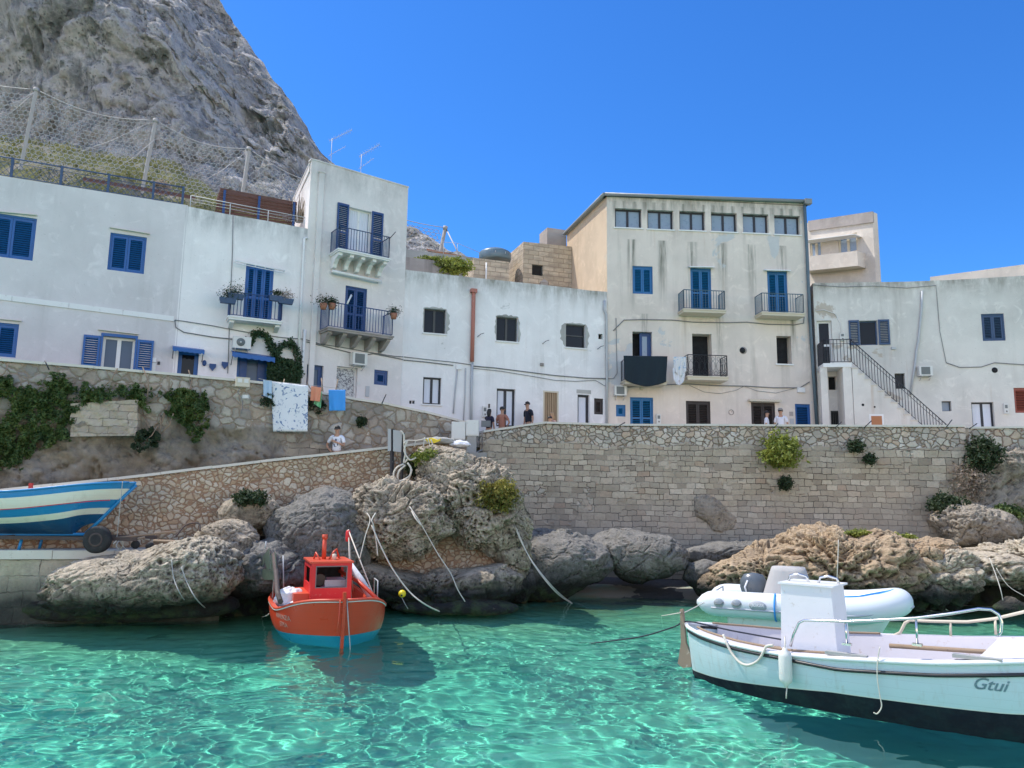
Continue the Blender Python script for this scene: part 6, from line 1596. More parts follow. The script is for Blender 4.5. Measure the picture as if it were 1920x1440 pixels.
# ================================================================== BOATS
class Boat:
    def __init__(s, name, label, origin, heading, cat='boat', zc=0.0, heel=0.0):
        s.h = Vector(heading).normalized(); s.o = Vector(origin); s.z0 = zc
        s.root = empty(name, (s.o.x, s.o.y, zc), label, cat, math.atan2(s.h.y, s.h.x))
        s.l = Vector((-s.h.y, s.h.x))
    def px(s, x, y, yl):     # photo pixel -> local point on the lengthwise plane y=yl
        d = ray(x, y); A = Vector((s.o.x, s.o.y))+s.l*yl; t = A.dot(s.l)/Vector((d.x, d.y)).dot(s.l)
        p = Vector((0, 0, CAMZ))+d*t; q = Vector((p.x, p.y))-Vector((s.o.x, s.o.y)); return Vector((q.dot(s.h), q.dot(s.l), p.z-s.z0))
def hull(b, L, B, zs, zk, levels, mats, bandm, rake_f=.5, rake_a=.3, ful=1.0, p=2.2, q=.62, ns=60, sub=3, transom=0.0, name='hull', expo=2.2):
    """levels: functions of s giving band heights between keel and sheer; bandm: material index for each band"""
    S = np.linspace(0, 1, ns); t = 2*S-1
    if transom: tt = np.where(t < 0, t*(1-transom), t)
    else: tt = t
    hb = B/2*np.clip(1-np.abs(tt)**p, 0, 1)**q + .012
    ZS = zs(S); ZK = zk(S); lv = [ZK]+[np.clip(f(S), ZK+.01, ZS-.01) for f in levels]+[ZS]
    rows = []; mi = []
    for k in range(len(lv)-1):
        for j in range(sub):
            rows.append(lv[k]+(lv[k+1]-lv[k])*j/sub); mi.append(bandm[k])
    rows.append(ZS)
    co = []
    for Z in rows:
        v = np.clip((Z-ZK)/(ZS-ZK), 0, 1)**(1/1.25)
        Yv = hb*(1-(1-v)**expo); X = L*(S-.5)+rake_f*(Z-ZS)*sstep(.72, 1, S)*1.0-rake_a*(Z-ZS)*sstep(.28, 0, S)
        co.append((X, Yv, Z))
    nr = len(rows)
    def side(sg): return np.concatenate([np.stack([X, sg*Yv, Z], 1) for X, Yv, Z in co])
    A = side(1); Bm = side(-1); qd = grid_quads(nr, ns); mm = np.repeat(mi, ns-1)
    quads = np.concatenate([qd[:, ::-1], qd+len(A)]); co2 = np.concatenate([A, Bm]); mats_i = np.concatenate([mm, mm])
    if transom:
        extra = []; em = []
        for r_ in range(nr-1): extra.append([r_*ns, (r_+1)*ns, (r_+1)*ns+len(A), r_*ns+len(A)]); em.append(mi[r_])
        quads = np.concatenate([quads, extra]); mats_i = np.concatenate([mats_i, em])
    o = np_mesh(name, co2, quads, mats, b.root, mi=mats_i); receiver(o)
    f = lambda arr: (lambda s: float(np.interp(s, S, arr)))
    b.hb = f(hb); b.zs = f(ZS); b.L = L; b.rx = lambda s: L*(s-.5)
    return o
def gunwale(b, mat, off=0.0, dz=0.0, dzf=lambda s: 0, r=.035, name='gunwale', s0=0, s1=1, n=60, inner=None):
    o = None
    for sg in (1, -1):
        m = MB(); P = [Vector((b.rx(s), sg*(b.hb(s)+off), b.zs(s)+dz+dzf(s))) for s in np.linspace(s0, s1, n)]
        m.tube(P, r, 7); o = m.build(name, mat, b.root)
    return o
def inner(b, mat, zf, s0=.06, s1=.94, n=40, th=.07, name='inner_hull', taper=.75, deck=None):
    S = np.linspace(s0, s1, n); m = MB(); 
    for sg in (1, -1):
        v = []
        for s in S:
            x = b.rx(s); h = max(.01, b.hb(s)-.0); z = b.zs(s)
            v += [(x, sg*(h-.005), z+.012), (x, sg*max(.005, h-th), z+.012), (x, sg*max(.004, (h-th)*taper), zf(s))]
        m.add(v, [(3*i+j, 3*i+3+j, 3*i+4+j, 3*i+1+j) for i in range(n-1) for j in (0, 1)], 0, False)
    v = []
    for s in S:
        h = max(.004, (b.hb(s)-th)*taper); v += [(b.rx(s), h, zf(s)), (b.rx(s), -h, zf(s))]
    m.add(v, [(2*i, 2*i+2, 2*i+3, 2*i+1) for i in range(n-1)])
    return m.build(name, mat, b.root)
def sheared_text(body, mat, parent, loc, rot, size, shear=0.0, name='lettering', ext=.002, mirror=False):
    cu = bpy.data.curves.new(name, 'FONT'); cu.body = body; cu.size = size; cu.shear = shear; cu.extrude = ext; cu.align_x = 'CENTER'; cu.align_y = 'CENTER'; cu.offset = size*.012
    t = bpy.data.objects.new('tmp_text', cu); COL.objects.link(t); dg = bpy.context.evaluated_depsgraph_get(); dg.update()
    me = bpy.data.meshes.new_from_object(t.evaluated_get(dg)); bpy.data.objects.remove(t)
    me.materials.clear(); me.materials.append(mat); o = bpy.data.objects.new(name, me); COL.objects.link(o); o.parent = parent
    o.location = loc; o.rotation_euler = rot; return o
def on_hull(b, ho, objs, sg, xc, width, zfun=None, proud=.006):
    """press a flat lettering mesh (x = along, z = height) onto the hull side"""
    from mathutils.bvhtree import BVHTree
    me = ho.data; bvh = BVHTree.FromPolygons([v.co for v in me.vertices], [p.vertices[:] for p in me.polygons])
    for o in objs:
        mw = o.matrix_basis.copy()
        for v in o.data.vertices:
            p = mw @ v.co; hit = bvh.ray_cast(Vector((p.x, sg*4, p.z)), Vector((0, -sg, 0)))
            v.co = (hit[0]+Vector((0, sg*(proud+abs(p.y)*.0), 0))) if hit[0] else p
        o.matrix_basis = Matrix.Identity(4)

# ---- red fishing boat, bow toward the viewer
RBt = Boat('fishing_boat', 'red wooden fishing boat with a small wheelhouse and turquoise bottom, moored bow-on', (-4.24, 18.35), (.36, -.933))
ho = hull(RBt, 5.2, 2.40, lambda s: .60+.34*sstep(.62, 1, s)**1.3+.30*sstep(.3, 0, s), lambda s: -.55+0*s+.25*sstep(.85, 1, s)+.2*sstep(.15, 0, s),
          [lambda s: .12+.10*sstep(.5, 1, s)+0*s], [M['hteal'], M['hred']], [0, 1], rake_f=.22, rake_a=.25, p=3.0, q=.62, expo=2.6)
gunwale(RBt, M['orp'], r=.030); inner(RBt, M['orp'], lambda s: .34+.28*max(0, s-.7)/.3, name='deck', th=.08, taper=.92)
gunwale(RBt, M['letter'], .010, -.035, r=.012, name='rubbing_strake')
m = MB(); xb = 2.66; m.add([(xb-.20, -.028, -.5), (xb-.20, .028, -.5), (xb-.11, .028, -.5), (xb-.11, -.028, -.5), (xb-.10, -.032, 1.10), (xb-.10, .032, 1.10), (xb+.01, .032, 1.10), (xb+.01, -.032, 1.10)], [(0,1,2,3), (4,7,6,5), (0,4,5,1), (1,5,6,2), (2,6,7,3), (3,7,4,0)]); m.build('stem_post', M['hred'], RBt.root)
# wheelhouse
wh = MB(); x0, x1, y0, y1, z0, z1 = -.55, .75, -.45, .45, .34, 1.52
def pbox(m, x0, x1, y0, y1, z0, z1, mi=0): m.box(x0, x1, y0, y1, z0, z1, mi)
pbox(wh, x1-.05, x1, y0, y1, z0, .98); pbox(wh, x1-.05, x1, y0, y0+.10, .98, z1-.06); pbox(wh, x1-.05, x1, y1-.10, y1, .98, z1-.06); pbox(wh, x1-.05, x1, y0, y1, z1-.06, z1)
for yy in (y0, y1-.04): pbox(wh, x0, x1-.05, yy, yy+.04, z0, 1.05); pbox(wh, x0, x0+.12, yy, yy+.04, 1.05, z1); pbox(wh, x1-.25, x1-.05, yy, yy+.04, 1.05, z1); pbox(wh, x0+.12, x1-.25, yy, yy+.04, z1-.12, z1)
who = wh.build('wheelhouse', M['redp'], RBt.root)
m = MB(); m.box(x0-.05, x1+.04, y0-.03, y1+.03, z1+.001, z1+.04); m.build('roof', M['orp'], who)
m = MB(); m.box(x1-.03, x1-.012, y0+.10, y1-.10, .98, z1-.06); mg = NM('clear_pane'); gg = mg.n('BsdfGlass', Roughness=.02, IOR=1.05); mg.t.links.new(gg.outputs[0], mg.out.inputs[0]); 
m = MB(); t_ = .022
m.box(x1-.035, x1+.006, y0+.10, y0+.10+t_, .98, z1-.06); m.box(x1-.035, x1+.006, y1-.10-t_, y1-.10, .98, z1-.06); m.box(x1-.035, x1+.006, y0+.12, y1-.12, z1-.06-t_, z1-.06); m.box(x1-.035, x1+.006, y0+.12, y1-.12, .98, .98+t_); m.build('window_frame', M['grille'], who)
m = MB(); m.box(x0+.02, x0+.05, y0+.05, y1-.05, .5, z1-.02); m.build('rear_wall', M['dark'], who)
m = MB(); m.box(x0+.3, x1-.3, -.1, .38, .9, 1.12); m.build('console', M['deckl'], who)
m = MB(); m.lathe([(.13, 0), (.15, .01), (.13, .02)], (0, 0, 0), 18, axis='x'); o = m.build('steering_wheel', M['black'], who); o.location = (.35, -.2, 1.12)
m = MB(); m.box(x0-.1, x1-.12, y0-.34, y0-.002, z0, .86); m.build('engine_box', M['orp'], RBt.root)
m = MB(); m.tube([(.1, -.1, z1+.04), (.1, -.1, z1+.52)], .05, 10); m.tube([(.1, -.1, z1+.50), (.1, -.1, z1+.60)], .065, 10); m.build('exhaust_stack', M['orp'], RBt.root)
m = MB(); m.tube([(.2, .0, z1+.03), (.15, .12, z1+.22), (.0, .2, z1+.26), (-.1, .28, z1+.05)], .022, 6); m.tube([(.3, -.2, z1+.03), (.2, -.3, z1+.2), (0, -.32, z1+.02)], .02, 6); m.build('bracket', M['orp'], RBt.root)
m = MB(); m.lathe([(.05, 0), (.05, .13), (0, .14)], (.35, .1, z1+.04), 12); m.build('lamp', M['cream'], RBt.root)
m = MB(); m.tube([(-.2, .5, 1.45), (.05, .75, 1.1), (.35, .98, .72)], .09, 10); m.build('rolled_sail', M['towelw'], RBt.root)
m = MB(); m.tube([(-.9, .2, 1.32), (.2, .70, 1.05), (.9, 1.12, .64)], .045, 8); m.build('boom', M['orp'], RBt.root)
for i, (a, c) in enumerate((((-.2, .62, .6), (-.6, .55, 2.2)), ((.7, 1.05, .6), (-.6, .55, 2.2)), ((-1.6, .9, .6), (-.6, .55, 2.2)))):
    m = MB(); m.tube([a, c], .016, 5); m.build('stay', M['rope'], RBt.root)
m = MB(); m.lathe([(.05, 0), (.06, .05), (.06, .22), (.04, .27)], (-.6, .55, 1.92), 10); m.build('pulley_block', M['redp'], RBt.root)
m = MB()
for s0_, yy in ((-1.35, -.95),):
    m.tube([(-.2, -1.08, .62), (-.2, -1.08, 1.08), (-.75, -1.12, 1.12), (-.75, -1.12, .62)], .02, 6); m.tube([(-1.9, -1.0, .62), (-2.0, -1.0, 1.35), (-1.2, -.9, 1.55), (-1.0, -.85, .66)], .02, 6)
m.build('hand_rail', M['galv'], RBt.root)
m = MB(); m.tube([(.2, 1.16, .60), (.2, 1.16, 1.05), (-.4, 1.2, 1.05), (-.4, 1.2, .60)], .016, 6); m.build('hand_rail', M['galv'], RBt.root)
m = MB(); rr = random.Random(2)
for k in range(16): 
    a = rr.uniform(0, 6.28); c = Vector((.95+rr.uniform(-.25, .25), -.62+rr.uniform(-.2, .2), .50)); m.tube([c+Vector((.2*math.cos(t+a), .14*math.sin(t+a), .012*k*.5+.02*math.sin(3*t))) for t in np.linspace(0, 5.8, 12)], .011, 4)
o = m.build('rope_coil', M['ropeg'], RBt.root)
def sack(label, loc, sx, sy, sz, mat, seed, rz=0, name='sack', cat='sack'):
    U, V = np.meshgrid(np.linspace(0, 2*PI, 40, endpoint=False), np.linspace(-PI/2, PI/2, 24)); d = np.stack([np.cos(V)*np.cos(U), np.cos(V)*np.sin(U), np.sin(V)], -1).reshape(-1, 3)
    co = d*np.array([sx, sy, sz])*(1+.22*fbm(d*1.8+seed, 3)+.07*fbm(d*6+seed, 2))[:,None]; co[:,2] = np.maximum(co[:,2], -sz*.75)+sz*.75
    o = np_mesh(name, co, grid_quads(24, 40, True), mat); o.location = loc; o.rotation_euler.z = rz; return tag(o, label, cat)
def bl(b, x, y, z): p = b.o+b.h.to_2d()*x+b.l*y if False else Vector((b.o.x, b.o.y))+Vector((b.h.x, b.h.y))*x+b.l*y; return Vector((p.x, p.y, z+b.z0))
sack('white and blue sack bulging beside the wheelhouse of the red boat', bl(RBt, .15, -.82, .5), .34, .26, .26, clothmat('printed_sack', (.75,.77,.82), (.12,.25,.50), 2.2, .6), 3)
sack('smaller white sack in front of the blue and white one in the red boat', bl(RBt, .62, -.78, .46), .22, .18, .13, M['towelw'], 5)
# bent metal sheets of the hauler at the stern quarter
hl = MB(); c0 = Vector((-2.2, -1.15, .7))
def plate(m, pts, th=.006): 
    n = len(pts); v = [Vector(p) for p in pts]; nn = (v[1]-v[0]).cross(v[2]-v[0]).normalized()*th; m.add(v+[p+nn for p in v], [tuple(range(n)), tuple(reversed(range(n, 2*n)))]+[(i, i+n, (i+1) % n+n, (i+1) % n) for i in range(n)])
q = lambda x, y: RBt.px(x, y, -1.35)
plate(hl, [q(474,1031), q(474,1068), q(487,1074), q(493,1044)]); plate(hl, [q(493,1044), q(487,1074), q(496,1056), q(497,1046)]); plate(hl, [q(493,1043), q(505,1026), q(507,1066), q(500,1070), q(496,1050)])
plate(hl, [q(508,1038), q(517,1036), q(518,1070), q(507,1078)]); plate(hl, [q(474,1070), q(486,1076), q(496,1087), q(514,1087), q(516,1076), q(500,1066)]); 
ho_ = hl.build('net_hauler', M['panelg'], RBt.root); m = MB(); m.tube([q(478,1016), q(477,1034)], .02, 5); m.tube([q(499,1015), q(498,1030)], .02, 5); m.build('hauler_rod', M['galv'], ho_); m = MB(); m.tube([q(514,1040), q(518,1075), q(520,1110), q(526,1128)], .05, 8); m.build('hauler_post', M['rust'], ho_)
m = MB(); m.tube([RBt.px(x, y, 1.0) for x, y in ((646, 1020), (644, 1030), (650, 1042), (658, 1056))], .025, 7); m.build('davit', M['galv'], RBt.root)
m = MB(); a = RBt.px(664, 1028, 1.0); plate(m, [a, a+Vector((0, .06, -.22)), a+Vector((.0, -.14, -.26))]); m.tube([a-Vector((0, 0, .2)), a-Vector((0, 0, .55))], .012, 5); m.build('pennant', M['towelg'], RBt.root)
t1 = sheared_text('ANNUNZIA', M['letterw2'], RBt.root, (1.40, 0, .49), (PI/2, 0, 0), .14, -.2); t2 = sheared_text('STPSA', M['letterw2'], RBt.root, (1.46, 0, .34), (PI/2, 0, 0), .13, -.2)
on_hull(RBt, ho, [t1, t2], -1, 0, 0)
m = MB(); m.tube([(2.62, .05, .95), (2.70, .10, .4), (2.72, .14, .05), (2.95, .1, -.4)], .012, 5); m.build('bow_line', M['ropeg'], RBt.root)
m = MB(); m.tube([(2.60, -.08, .95), (2.66, -.10, .6), (2.66, -.12, .35)], .012, 5); m.build('bow_line', M['orp'], RBt.root)

# ---- white boat, stern to the left
WB = Boat('motor_boat', 'white open boat with a navy bottom, upright white console box and steel rails', (5.92, 12.04), (.78, -.625))
wzs = lambda s: np.interp(s, [0, .08, .18, .3, .45, .6, .75, .9, 1], [.86, .81, .78, .78, .86, .95, 1.09, 1.27, 1.37])
wst = lambda s: np.interp(s, [0, .3, .42, 1], [-.075, -.08, -.17, -.18])
who2 = hull(WB, 7.0, 2.58, wzs, lambda s: -.55+.3*sstep(.8, 1, s)+.25*sstep(.12, 0, s), [lambda s: np.interp(s, [0, .15, .4, .7, 1], [.08, .16, .33, .38, .55]), lambda s: .015+np.interp(s, [0, .15, .4, .7, 1], [.08, .16, .33, .38, .55])], [M['hblack'], M['acw'], M['hw']], [0, 1, 2], rake_f=.35, rake_a=.12, p=2.3, q=.72, expo=2.3, ns=90)
inner(WB, M['deckl'], lambda s: .28+.15*s, th=.13, taper=.86); gunwale(WB, M['gel'], .005, -.02, r=.035)
gunwale(WB, M['black'], .010, 0, lambda s: float(wst(s)), .026, 'rubbing_strake', .02, .995)
gunwale(WB, M['wood'], -.13, .03, r=.018, name='toe_rail', s0=.05, s1=.42)
b_ = WB
cb = WB.px(1562, 1150, -.32); cx = cb.x
m = MB(); z0 = .40; z1 = 1.70
m.add([(cx-.84, -.32, z0), (cx+.06, -.32, z0), (cx+.06, .38, z0), (cx-.84, .38, z0), (cx-.80, -.32, z1), (cx-.02, -.32, z1), (cx-.02, .36, z1), (cx-.80, .36, z1)], [(0,3,2,1), (4,5,6,7), (0,1,5,4), (1,2,6,5), (2,3,7,6), (3,0,4,7)])
con = m.build('console', M['gel'], WB.root); m = MB(); m.box(cx-.84, cx+.03, -.35, .42, z1+.001, z1+.03); m.build('lid', M['gel'], con)
for dx in (-.62, -.14): m = MB(); m.tube([(cx+dx-.16, 0, z1+.03), (cx+dx-.13, 0, z1+.12), (cx+dx, 0, z1+.15), (cx+dx+.13, 0, z1+.12), (cx+dx+.16, 0, z1+.03)], .02, 7); m.build('handle', M['steel'], con)
nr_ = lambda x, z: Vector((x, -(WB.hb(x/WB.L+.5)-.07), z))
gx = lambda px, py: WB.px(px, py, -1.08)
pts = []
for (px, py) in ((1482, 1212), (1488, 1190), (1498, 1168), (1508, 1163), (1545, 1164), (1585, 1165.5), (1640, 1163), (1717, 1159), (1780, 1151), (1835, 1141.5), (1858, 1143), (1872, 1152), (1878, 1166), (1876, 1185), (1871, 1192)):
    p = gx(px, py); y = -(WB.hb(min(.99, p.x/WB.L+.5))-.07); p = WB.px(px, py, y); y = -(WB.hb(min(.99, p.x/WB.L+.5))-.07); p = WB.px(px, py, y); pts.append(p)
m = MB(); m.tube(pts, .020, 8); m.build('rail', M['steel'], WB.root)
for i, (px, py, qx, qy) in enumerate(((1585, 1166, 1588, 1207), (1717, 1160, 1720, 1208))):
    p = gx(px, py); y = -(WB.hb(p.x/WB.L+.5)-.08); a = WB.px(px, py, y); c = WB.px(qx, qy, y); m = MB(); m.tube([a, c], .016, 7); m.box(c.x-.06, c.x+.06, c.y-.04, c.y+.04, c.z-.02, c.z+.01); m.build('stanchion', M['steel'], WB.root)
pts = []
for (px, py) in ((1660, 1206), (1675, 1192), (1688, 1186), (1697, 1168), (1706, 1163), (1750, 1165), (1815, 1166), (1866, 1160), (1925, 1146), (2000, 1128)):
    p = WB.px(px, py, 1.0); y = WB.hb(min(.99, max(.02, p.x/WB.L+.5)))-.08; pts.append(WB.px(px, py, y))
m = MB(); m.tube(pts, .024, 8); m.build('rail', M['cream'], WB.root)
for (px, py, qy) in ((1782, 1166, 1196), (1866, 1162, 1190)):
    p = WB.px(px, py, 1.0); y = WB.hb(min(.99, p.x/WB.L+.5))-.08; m = MB(); m.tube([WB.px(px, py, y), WB.px(px+1, qy, y)], .02, 6); m.build('stanchion', M['cream'], WB.root)
# foredeck with toe pads, oars lying inside
m = MB()
S_ = np.linspace(.66, .985, 16); v = []
for s in S_: h = max(.01, WB.hb(s)-.12); v += [(WB.rx(s), -h, WB.zs(s)-.02), (WB.rx(s), h, WB.zs(s)-.02)]
m.add(v, [(2*i, 2*i+2, 2*i+3, 2*i+1) for i in range(15)]); m.build('foredeck', M['gel'], WB.root)
for (px, py) in ((1592, 1213), (1832, 1200)):
    p = gx(px, py); y = -(WB.hb(min(.98, p.x/WB.L+.5))-.06); s = p.x/WB.L+.5; p = Vector((p.x, y, WB.zs(s)+.035)); m = MB(); m.box(p.x-.28, p.x+.28, p.y-.05, p.y+.05, p.z-.025, p.z+.02); m.build('toe_pad', M['ropeg'], WB.root)
for i, (a, c) in enumerate(((( -2.6, .35, .55), (-.5, .1, .62)), ((-.3, .62, .78), (2.6, .40, .98)), ((-2.2, -.45, .50), (-.4, -.35, .58)))):
    m = MB(); m.tube([a, c], .035, 8); o = m.build('oar', M['wood'], None); o.parent = None
    o.location = (WB.o.x, WB.o.y, 0); o.rotation_euler.z = WB.root.rotation_euler.z; tag(o, ['wooden oar lying across the stern seat of the white boat', 'thick wooden pole behind the steel rail of the white boat', 'wooden oar nearest the coiled line in the white boat'][i], 'oar', 'oars in the white boat')
m = MB(); m.box(-2.35, -1.6, -.72, .72, .47, .51); m.build('thwart', M['deckl'], WB.root)
rd = MB(); e = WB.px(1277, 1200, 0.0)
rp = [WB.px(x, y, 0) for x, y in ((1276, 1142), (1281, 1142), (1284, 1168), (1287, 1205), (1298, 1232), (1297, 1250), (1282, 1252), (1272, 1244), (1278, 1205))]
rd.prism([(p.x, p.z) for p in rp], -.03, .03); rud = rd.build('rudder', M['rudder'], WB.root); receiver(rud)
m = MB(); m.tube([WB.px(1289, 1222, 0.05), WB.px(1289, 1248, 0.05)], .02, 6); m.build('pintle', M['rust'], rud)
t1 = sheared_text('Gtui', M['letterd'], WB.root, (WB.px(1857, 1272, -1.0).x, 0, WB.px(1857, 1272, -1.0).z-.05), (PI/2, 0, 0), .21, .45); on_hull(WB, who2, [t1], -1, 0, 0)
# fender hanging from the rail
def hang(px, py, proud): 
    p = gx(px, py); y = -(WB.hb(min(.98, p.x/WB.L+.5))+proud); p = WB.px(px, py, y); return bl(WB, p.x, y, p.z)
ft_, fb_ = hang(1475, 1214, .10), hang(1474, 1288, .14)
fe = empty('fender', fb_, 'pale grey cylindrical fender hanging on the side of the white boat', 'fender'); H_ = (ft_.z-fb_.z)
m = MB(); m.lathe([(0, 0), (.03, .0), (.035, .03), (.085, .07), (.095, .12), (.095, H_-.12), (.085, H_-.07), (.035, H_-.03), (.03, H_), (0, H_)], (0, 0, 0), 18); m.build('body', M['acw'], fe)
m = MB(); m.tube([(0, 0, H_), (.05, .12, H_+.08), (.08, .22, H_+.12)], .012, 5); m.tube([(.01, 0, 0), (-.01, -.01, -.16)], .01, 5); m.build('lanyard', M['rope'], fe)
def rope(label, pts, r=.014, mat='rope', name='mooring_line', cat='rope', group=None, smooth=4):
    # smooth with Catmull-Rom
    P = [Vector(p) for p in pts]; Q = []
    for i in range(len(P)-1):
        p0, p1, p2, p3 = P[max(i-1, 0)], P[i], P[i+1], P[min(i+2, len(P)-1)]
        for k in range(smooth):
            t = k/smooth; Q.append(.5*((2*p1)+(p2-p0)*t+(2*p0-5*p1+4*p2-p3)*t*t+(3*p1-p0-3*p2+p3)*t**3))
    Q.append(P[-1]); m = MB(); m.tube(Q, r, 6); o = m.build(name, M[mat]); return tag(o, label, cat, group)
rope('thick pale rope drooping in a loop along the side of the white boat', [hang(x, y, w) for x, y, w in ((1356, 1190, .03), (1362, 1205, .06), (1372, 1225, .06), (1388, 1243, .06), (1405, 1247, .06), (1422, 1238, .06), (1432, 1222, .06), (1437, 1212, .04), (1450, 1210, .03))], .022)
rope('thin pale line hanging from the white boat down to the water', [hang(x, y, w) for x, y, w in ((1650, 1213, .04), (1646, 1235, .05), (1645, 1270, .04), (1650, 1305, .03), (1653, 1325, .03), (1645, 1338, .05), (1638, 1336, .07))], .008)
rope('dark line running from the white boat out to the left, sinking in the water', [bl(WB, *WB.px(1470, 1200, -.2)), bl(WB, *WB.px(1370, 1182, -.3)), bl(WB, *WB.px(1290, 1165, .0)), at(1265, 1175, 14.4), at(1210, 1192, 15.2), at(1160, 1200, 16), onz(1110, 1206, .0), onz(1085, 1207, -.03)], .014, 'roped')
rope('pale green line from the stern post toward the inflatable boat', [bl(WB, *WB.px(1280, 1150, 0)), at(1295, 1143, 15.2), at(1320, 1130, 16.4)], .010, 'rope'); rope('pale line floating left of the white boat stern', [bl(WB, *WB.px(1277, 1148, 0)), at(1265, 1151, 14.6), onz(1240, 1155, .01)], .010)

# ---- inflatable boat behind it
IB = Boat('inflatable_boat', 'white inflatable boat with grey console cover and dark outboard motor', (6.5, 17.15), (.91, -.415), zc=.03)
hull(IB, 3.3, 1.35, lambda s: .62+.12*sstep(.6, 1, s), lambda s: -.22+.35*sstep(.75, 1, s), [lambda s: .1+0*s], [M['gel']], [0, 0], rake_f=.6, rake_a=0, transom=.35, p=2.6, q=.6)
def tubepath(sg, n=40):
    P = []
    for k in range(n+1):
        t = k/n
        if t < .62: P.append(Vector((-2.25+t/.62*2.85, sg*.78, .80+.02*t)))
        else:
            a = (t-.62)/.38*PI/2; P.append(Vector((.60+1.15*math.sin(a), sg*.78*math.cos(a), .812+.17*math.sin(a)**2)))
    return P
for sg in (-1, 1):
    P = tubepath(sg); r = [.27]*len(P)
    r[0] = .05; r[1] = .17; r[2] = .235; r[3] = .262
    m = MB(); m.tube(P, r, 22); tb = m.build('tube', M['tubew'], IB.root); receiver(tb)
    m = MB(); m.tube([p+Vector((0, sg*.262 if abs(p.y) > .3 else sg*.05, -.07)) if abs(p.y) > .3 else p+Vector((.26, sg*.03, -.07)) for p in P[3:]], .022, 6); m.build('rub_strake', M['tubeg'], tb)
    if sg < 0:
        for (gx_, gy_) in ((1348, 1130), (1381, 1134)):
            q = IB.px(gx_, gy_, -1.04); m = MB(); m.lathe([(.0, 0), (.11, 0), (.10, .012), (0, .014)], (0, 0, 0), 12, axis='y'); o = m.build('grab_patch', M['tubeg'], tb); o.location = (q.x, -.78-.272, .84); o.rotation_euler = (R(-8), 0, PI)
            m = MB(); m.tube([(q.x-.09, -1.06, .86), (q.x-.05, -1.12, .82), (q.x+.05, -1.12, .82), (q.x+.09, -1.06, .86)], .016, 6); m.build('grab_handle', M['grille'], tb)
        q = IB.px(1421, 1139, -1.04); m = MB(); m.lathe([(0, 0), (.20, 0), (.20, .006), (0, .008)], (0, 0, 0), 28, axis='y'); m.vary(lambda p: Vector((p.x*.88, p.y, p.z*.55+.04*p.x))); o = m.build('logo_patch', M['tubeg'], tb); o.location = (q.x, -.78-.278, .83); o.rotation_euler = (R(-7), 0, PI)
        t = sheared_text('JOKER', M['letterw'], tb, (q.x, -.78-.296, .845), (R(84), 0, 0), .085, .25)
m = MB(); th = np.linspace(-.2, 2.9, 14)
for xx in (IB.px(1452, 1130, -1.04).x,): m.tube([(xx, -.78-.285*math.sin(t), .80-.285*math.cos(t)) for t in th], .02, 5); 
m.build('strap', M['strap'], IB.root); m = MB(); m.tube([(1.2, -.72, 1.08), (1.6, -.2, 1.20), (1.75, .1, 1.22), (1.5, .5, 1.12)], .035, 6); m.tube([(1.75, .1, 1.22), (1.0, -.55, 1.10), (.6, -.80, 1.08)], .02, 6); m.build('strap', M['strap'], IB.root)
m = MB(); m.box(-2.0, -.1, -.52, .52, .60, .64); m.build('deck', M['tubeg'], IB.root)
# cover over the console
U = 16; prof = [(.60, .50, .62), (.54, .46, .9), (.46, .40, 1.2), (.37, .33, 1.50), (.34, .30, 1.58), (.02, .02, 1.60)]
m = MB(); v = []; nn = 32
for (a, c, z) in prof:
    for k in range(nn):
        t = 2*PI*k/nn; f = (abs(math.cos(t))**4+abs(math.sin(t))**4)**(-.25); w_ = 1+.05*math.sin(7*t+z*2)*(1.6-z)
        v.append((-.40+a*f*math.cos(t)*w_, c*f*math.sin(t)*w_, z))
m.add(v, [(i*nn+k, i*nn+(k+1) % nn, (i+1)*nn+(k+1) % nn, (i+1)*nn+k) for i in range(len(prof)-1) for k in range(nn)], 0, True); m.build('console_cover', M['cover'], IB.root)
ob = MB(); v = []; prof = [(.16, .14, .80), (.22, .19, .95), (.26, .20, 1.10), (.25, .19, 1.25), (.18, .15, 1.38), (.02, .02, 1.42)]
for (a, c, z) in prof:
    for k in range(24): t = 2*PI*k/24; v.append((-1.15+a*math.cos(t)*1.15, .05+c*math.sin(t), z))
ob.add(v, [(i*24+k, i*24+(k+1) % 24, (i+1)*24+(k+1) % 24, (i+1)*24+k) for i in range(len(prof)-1) for k in range(24)], 0, True); oo = ob.build('outboard_motor', M['outb'], IB.root)
m = MB(); m.box(-1.23, -1.09, -.02, .10, -.15, .82); m.build('motor_leg', M['black'], oo)
m = MB(); m.tube([(-1.28, -.17, .98), (-1.31, -.19, 1.12), (-1.25, -.16, 1.26)], .02, 5); m.build('white_stripe', M['letterw'], oo)
m = MB(); m.tube([(-1.9, .55, .7), (-1.9, .5, 1.03), (-1.9, -.5, 1.03), (-1.9, -.55, .7)], .02, 6); m.build('stern_frame', M['galv'], IB.root)

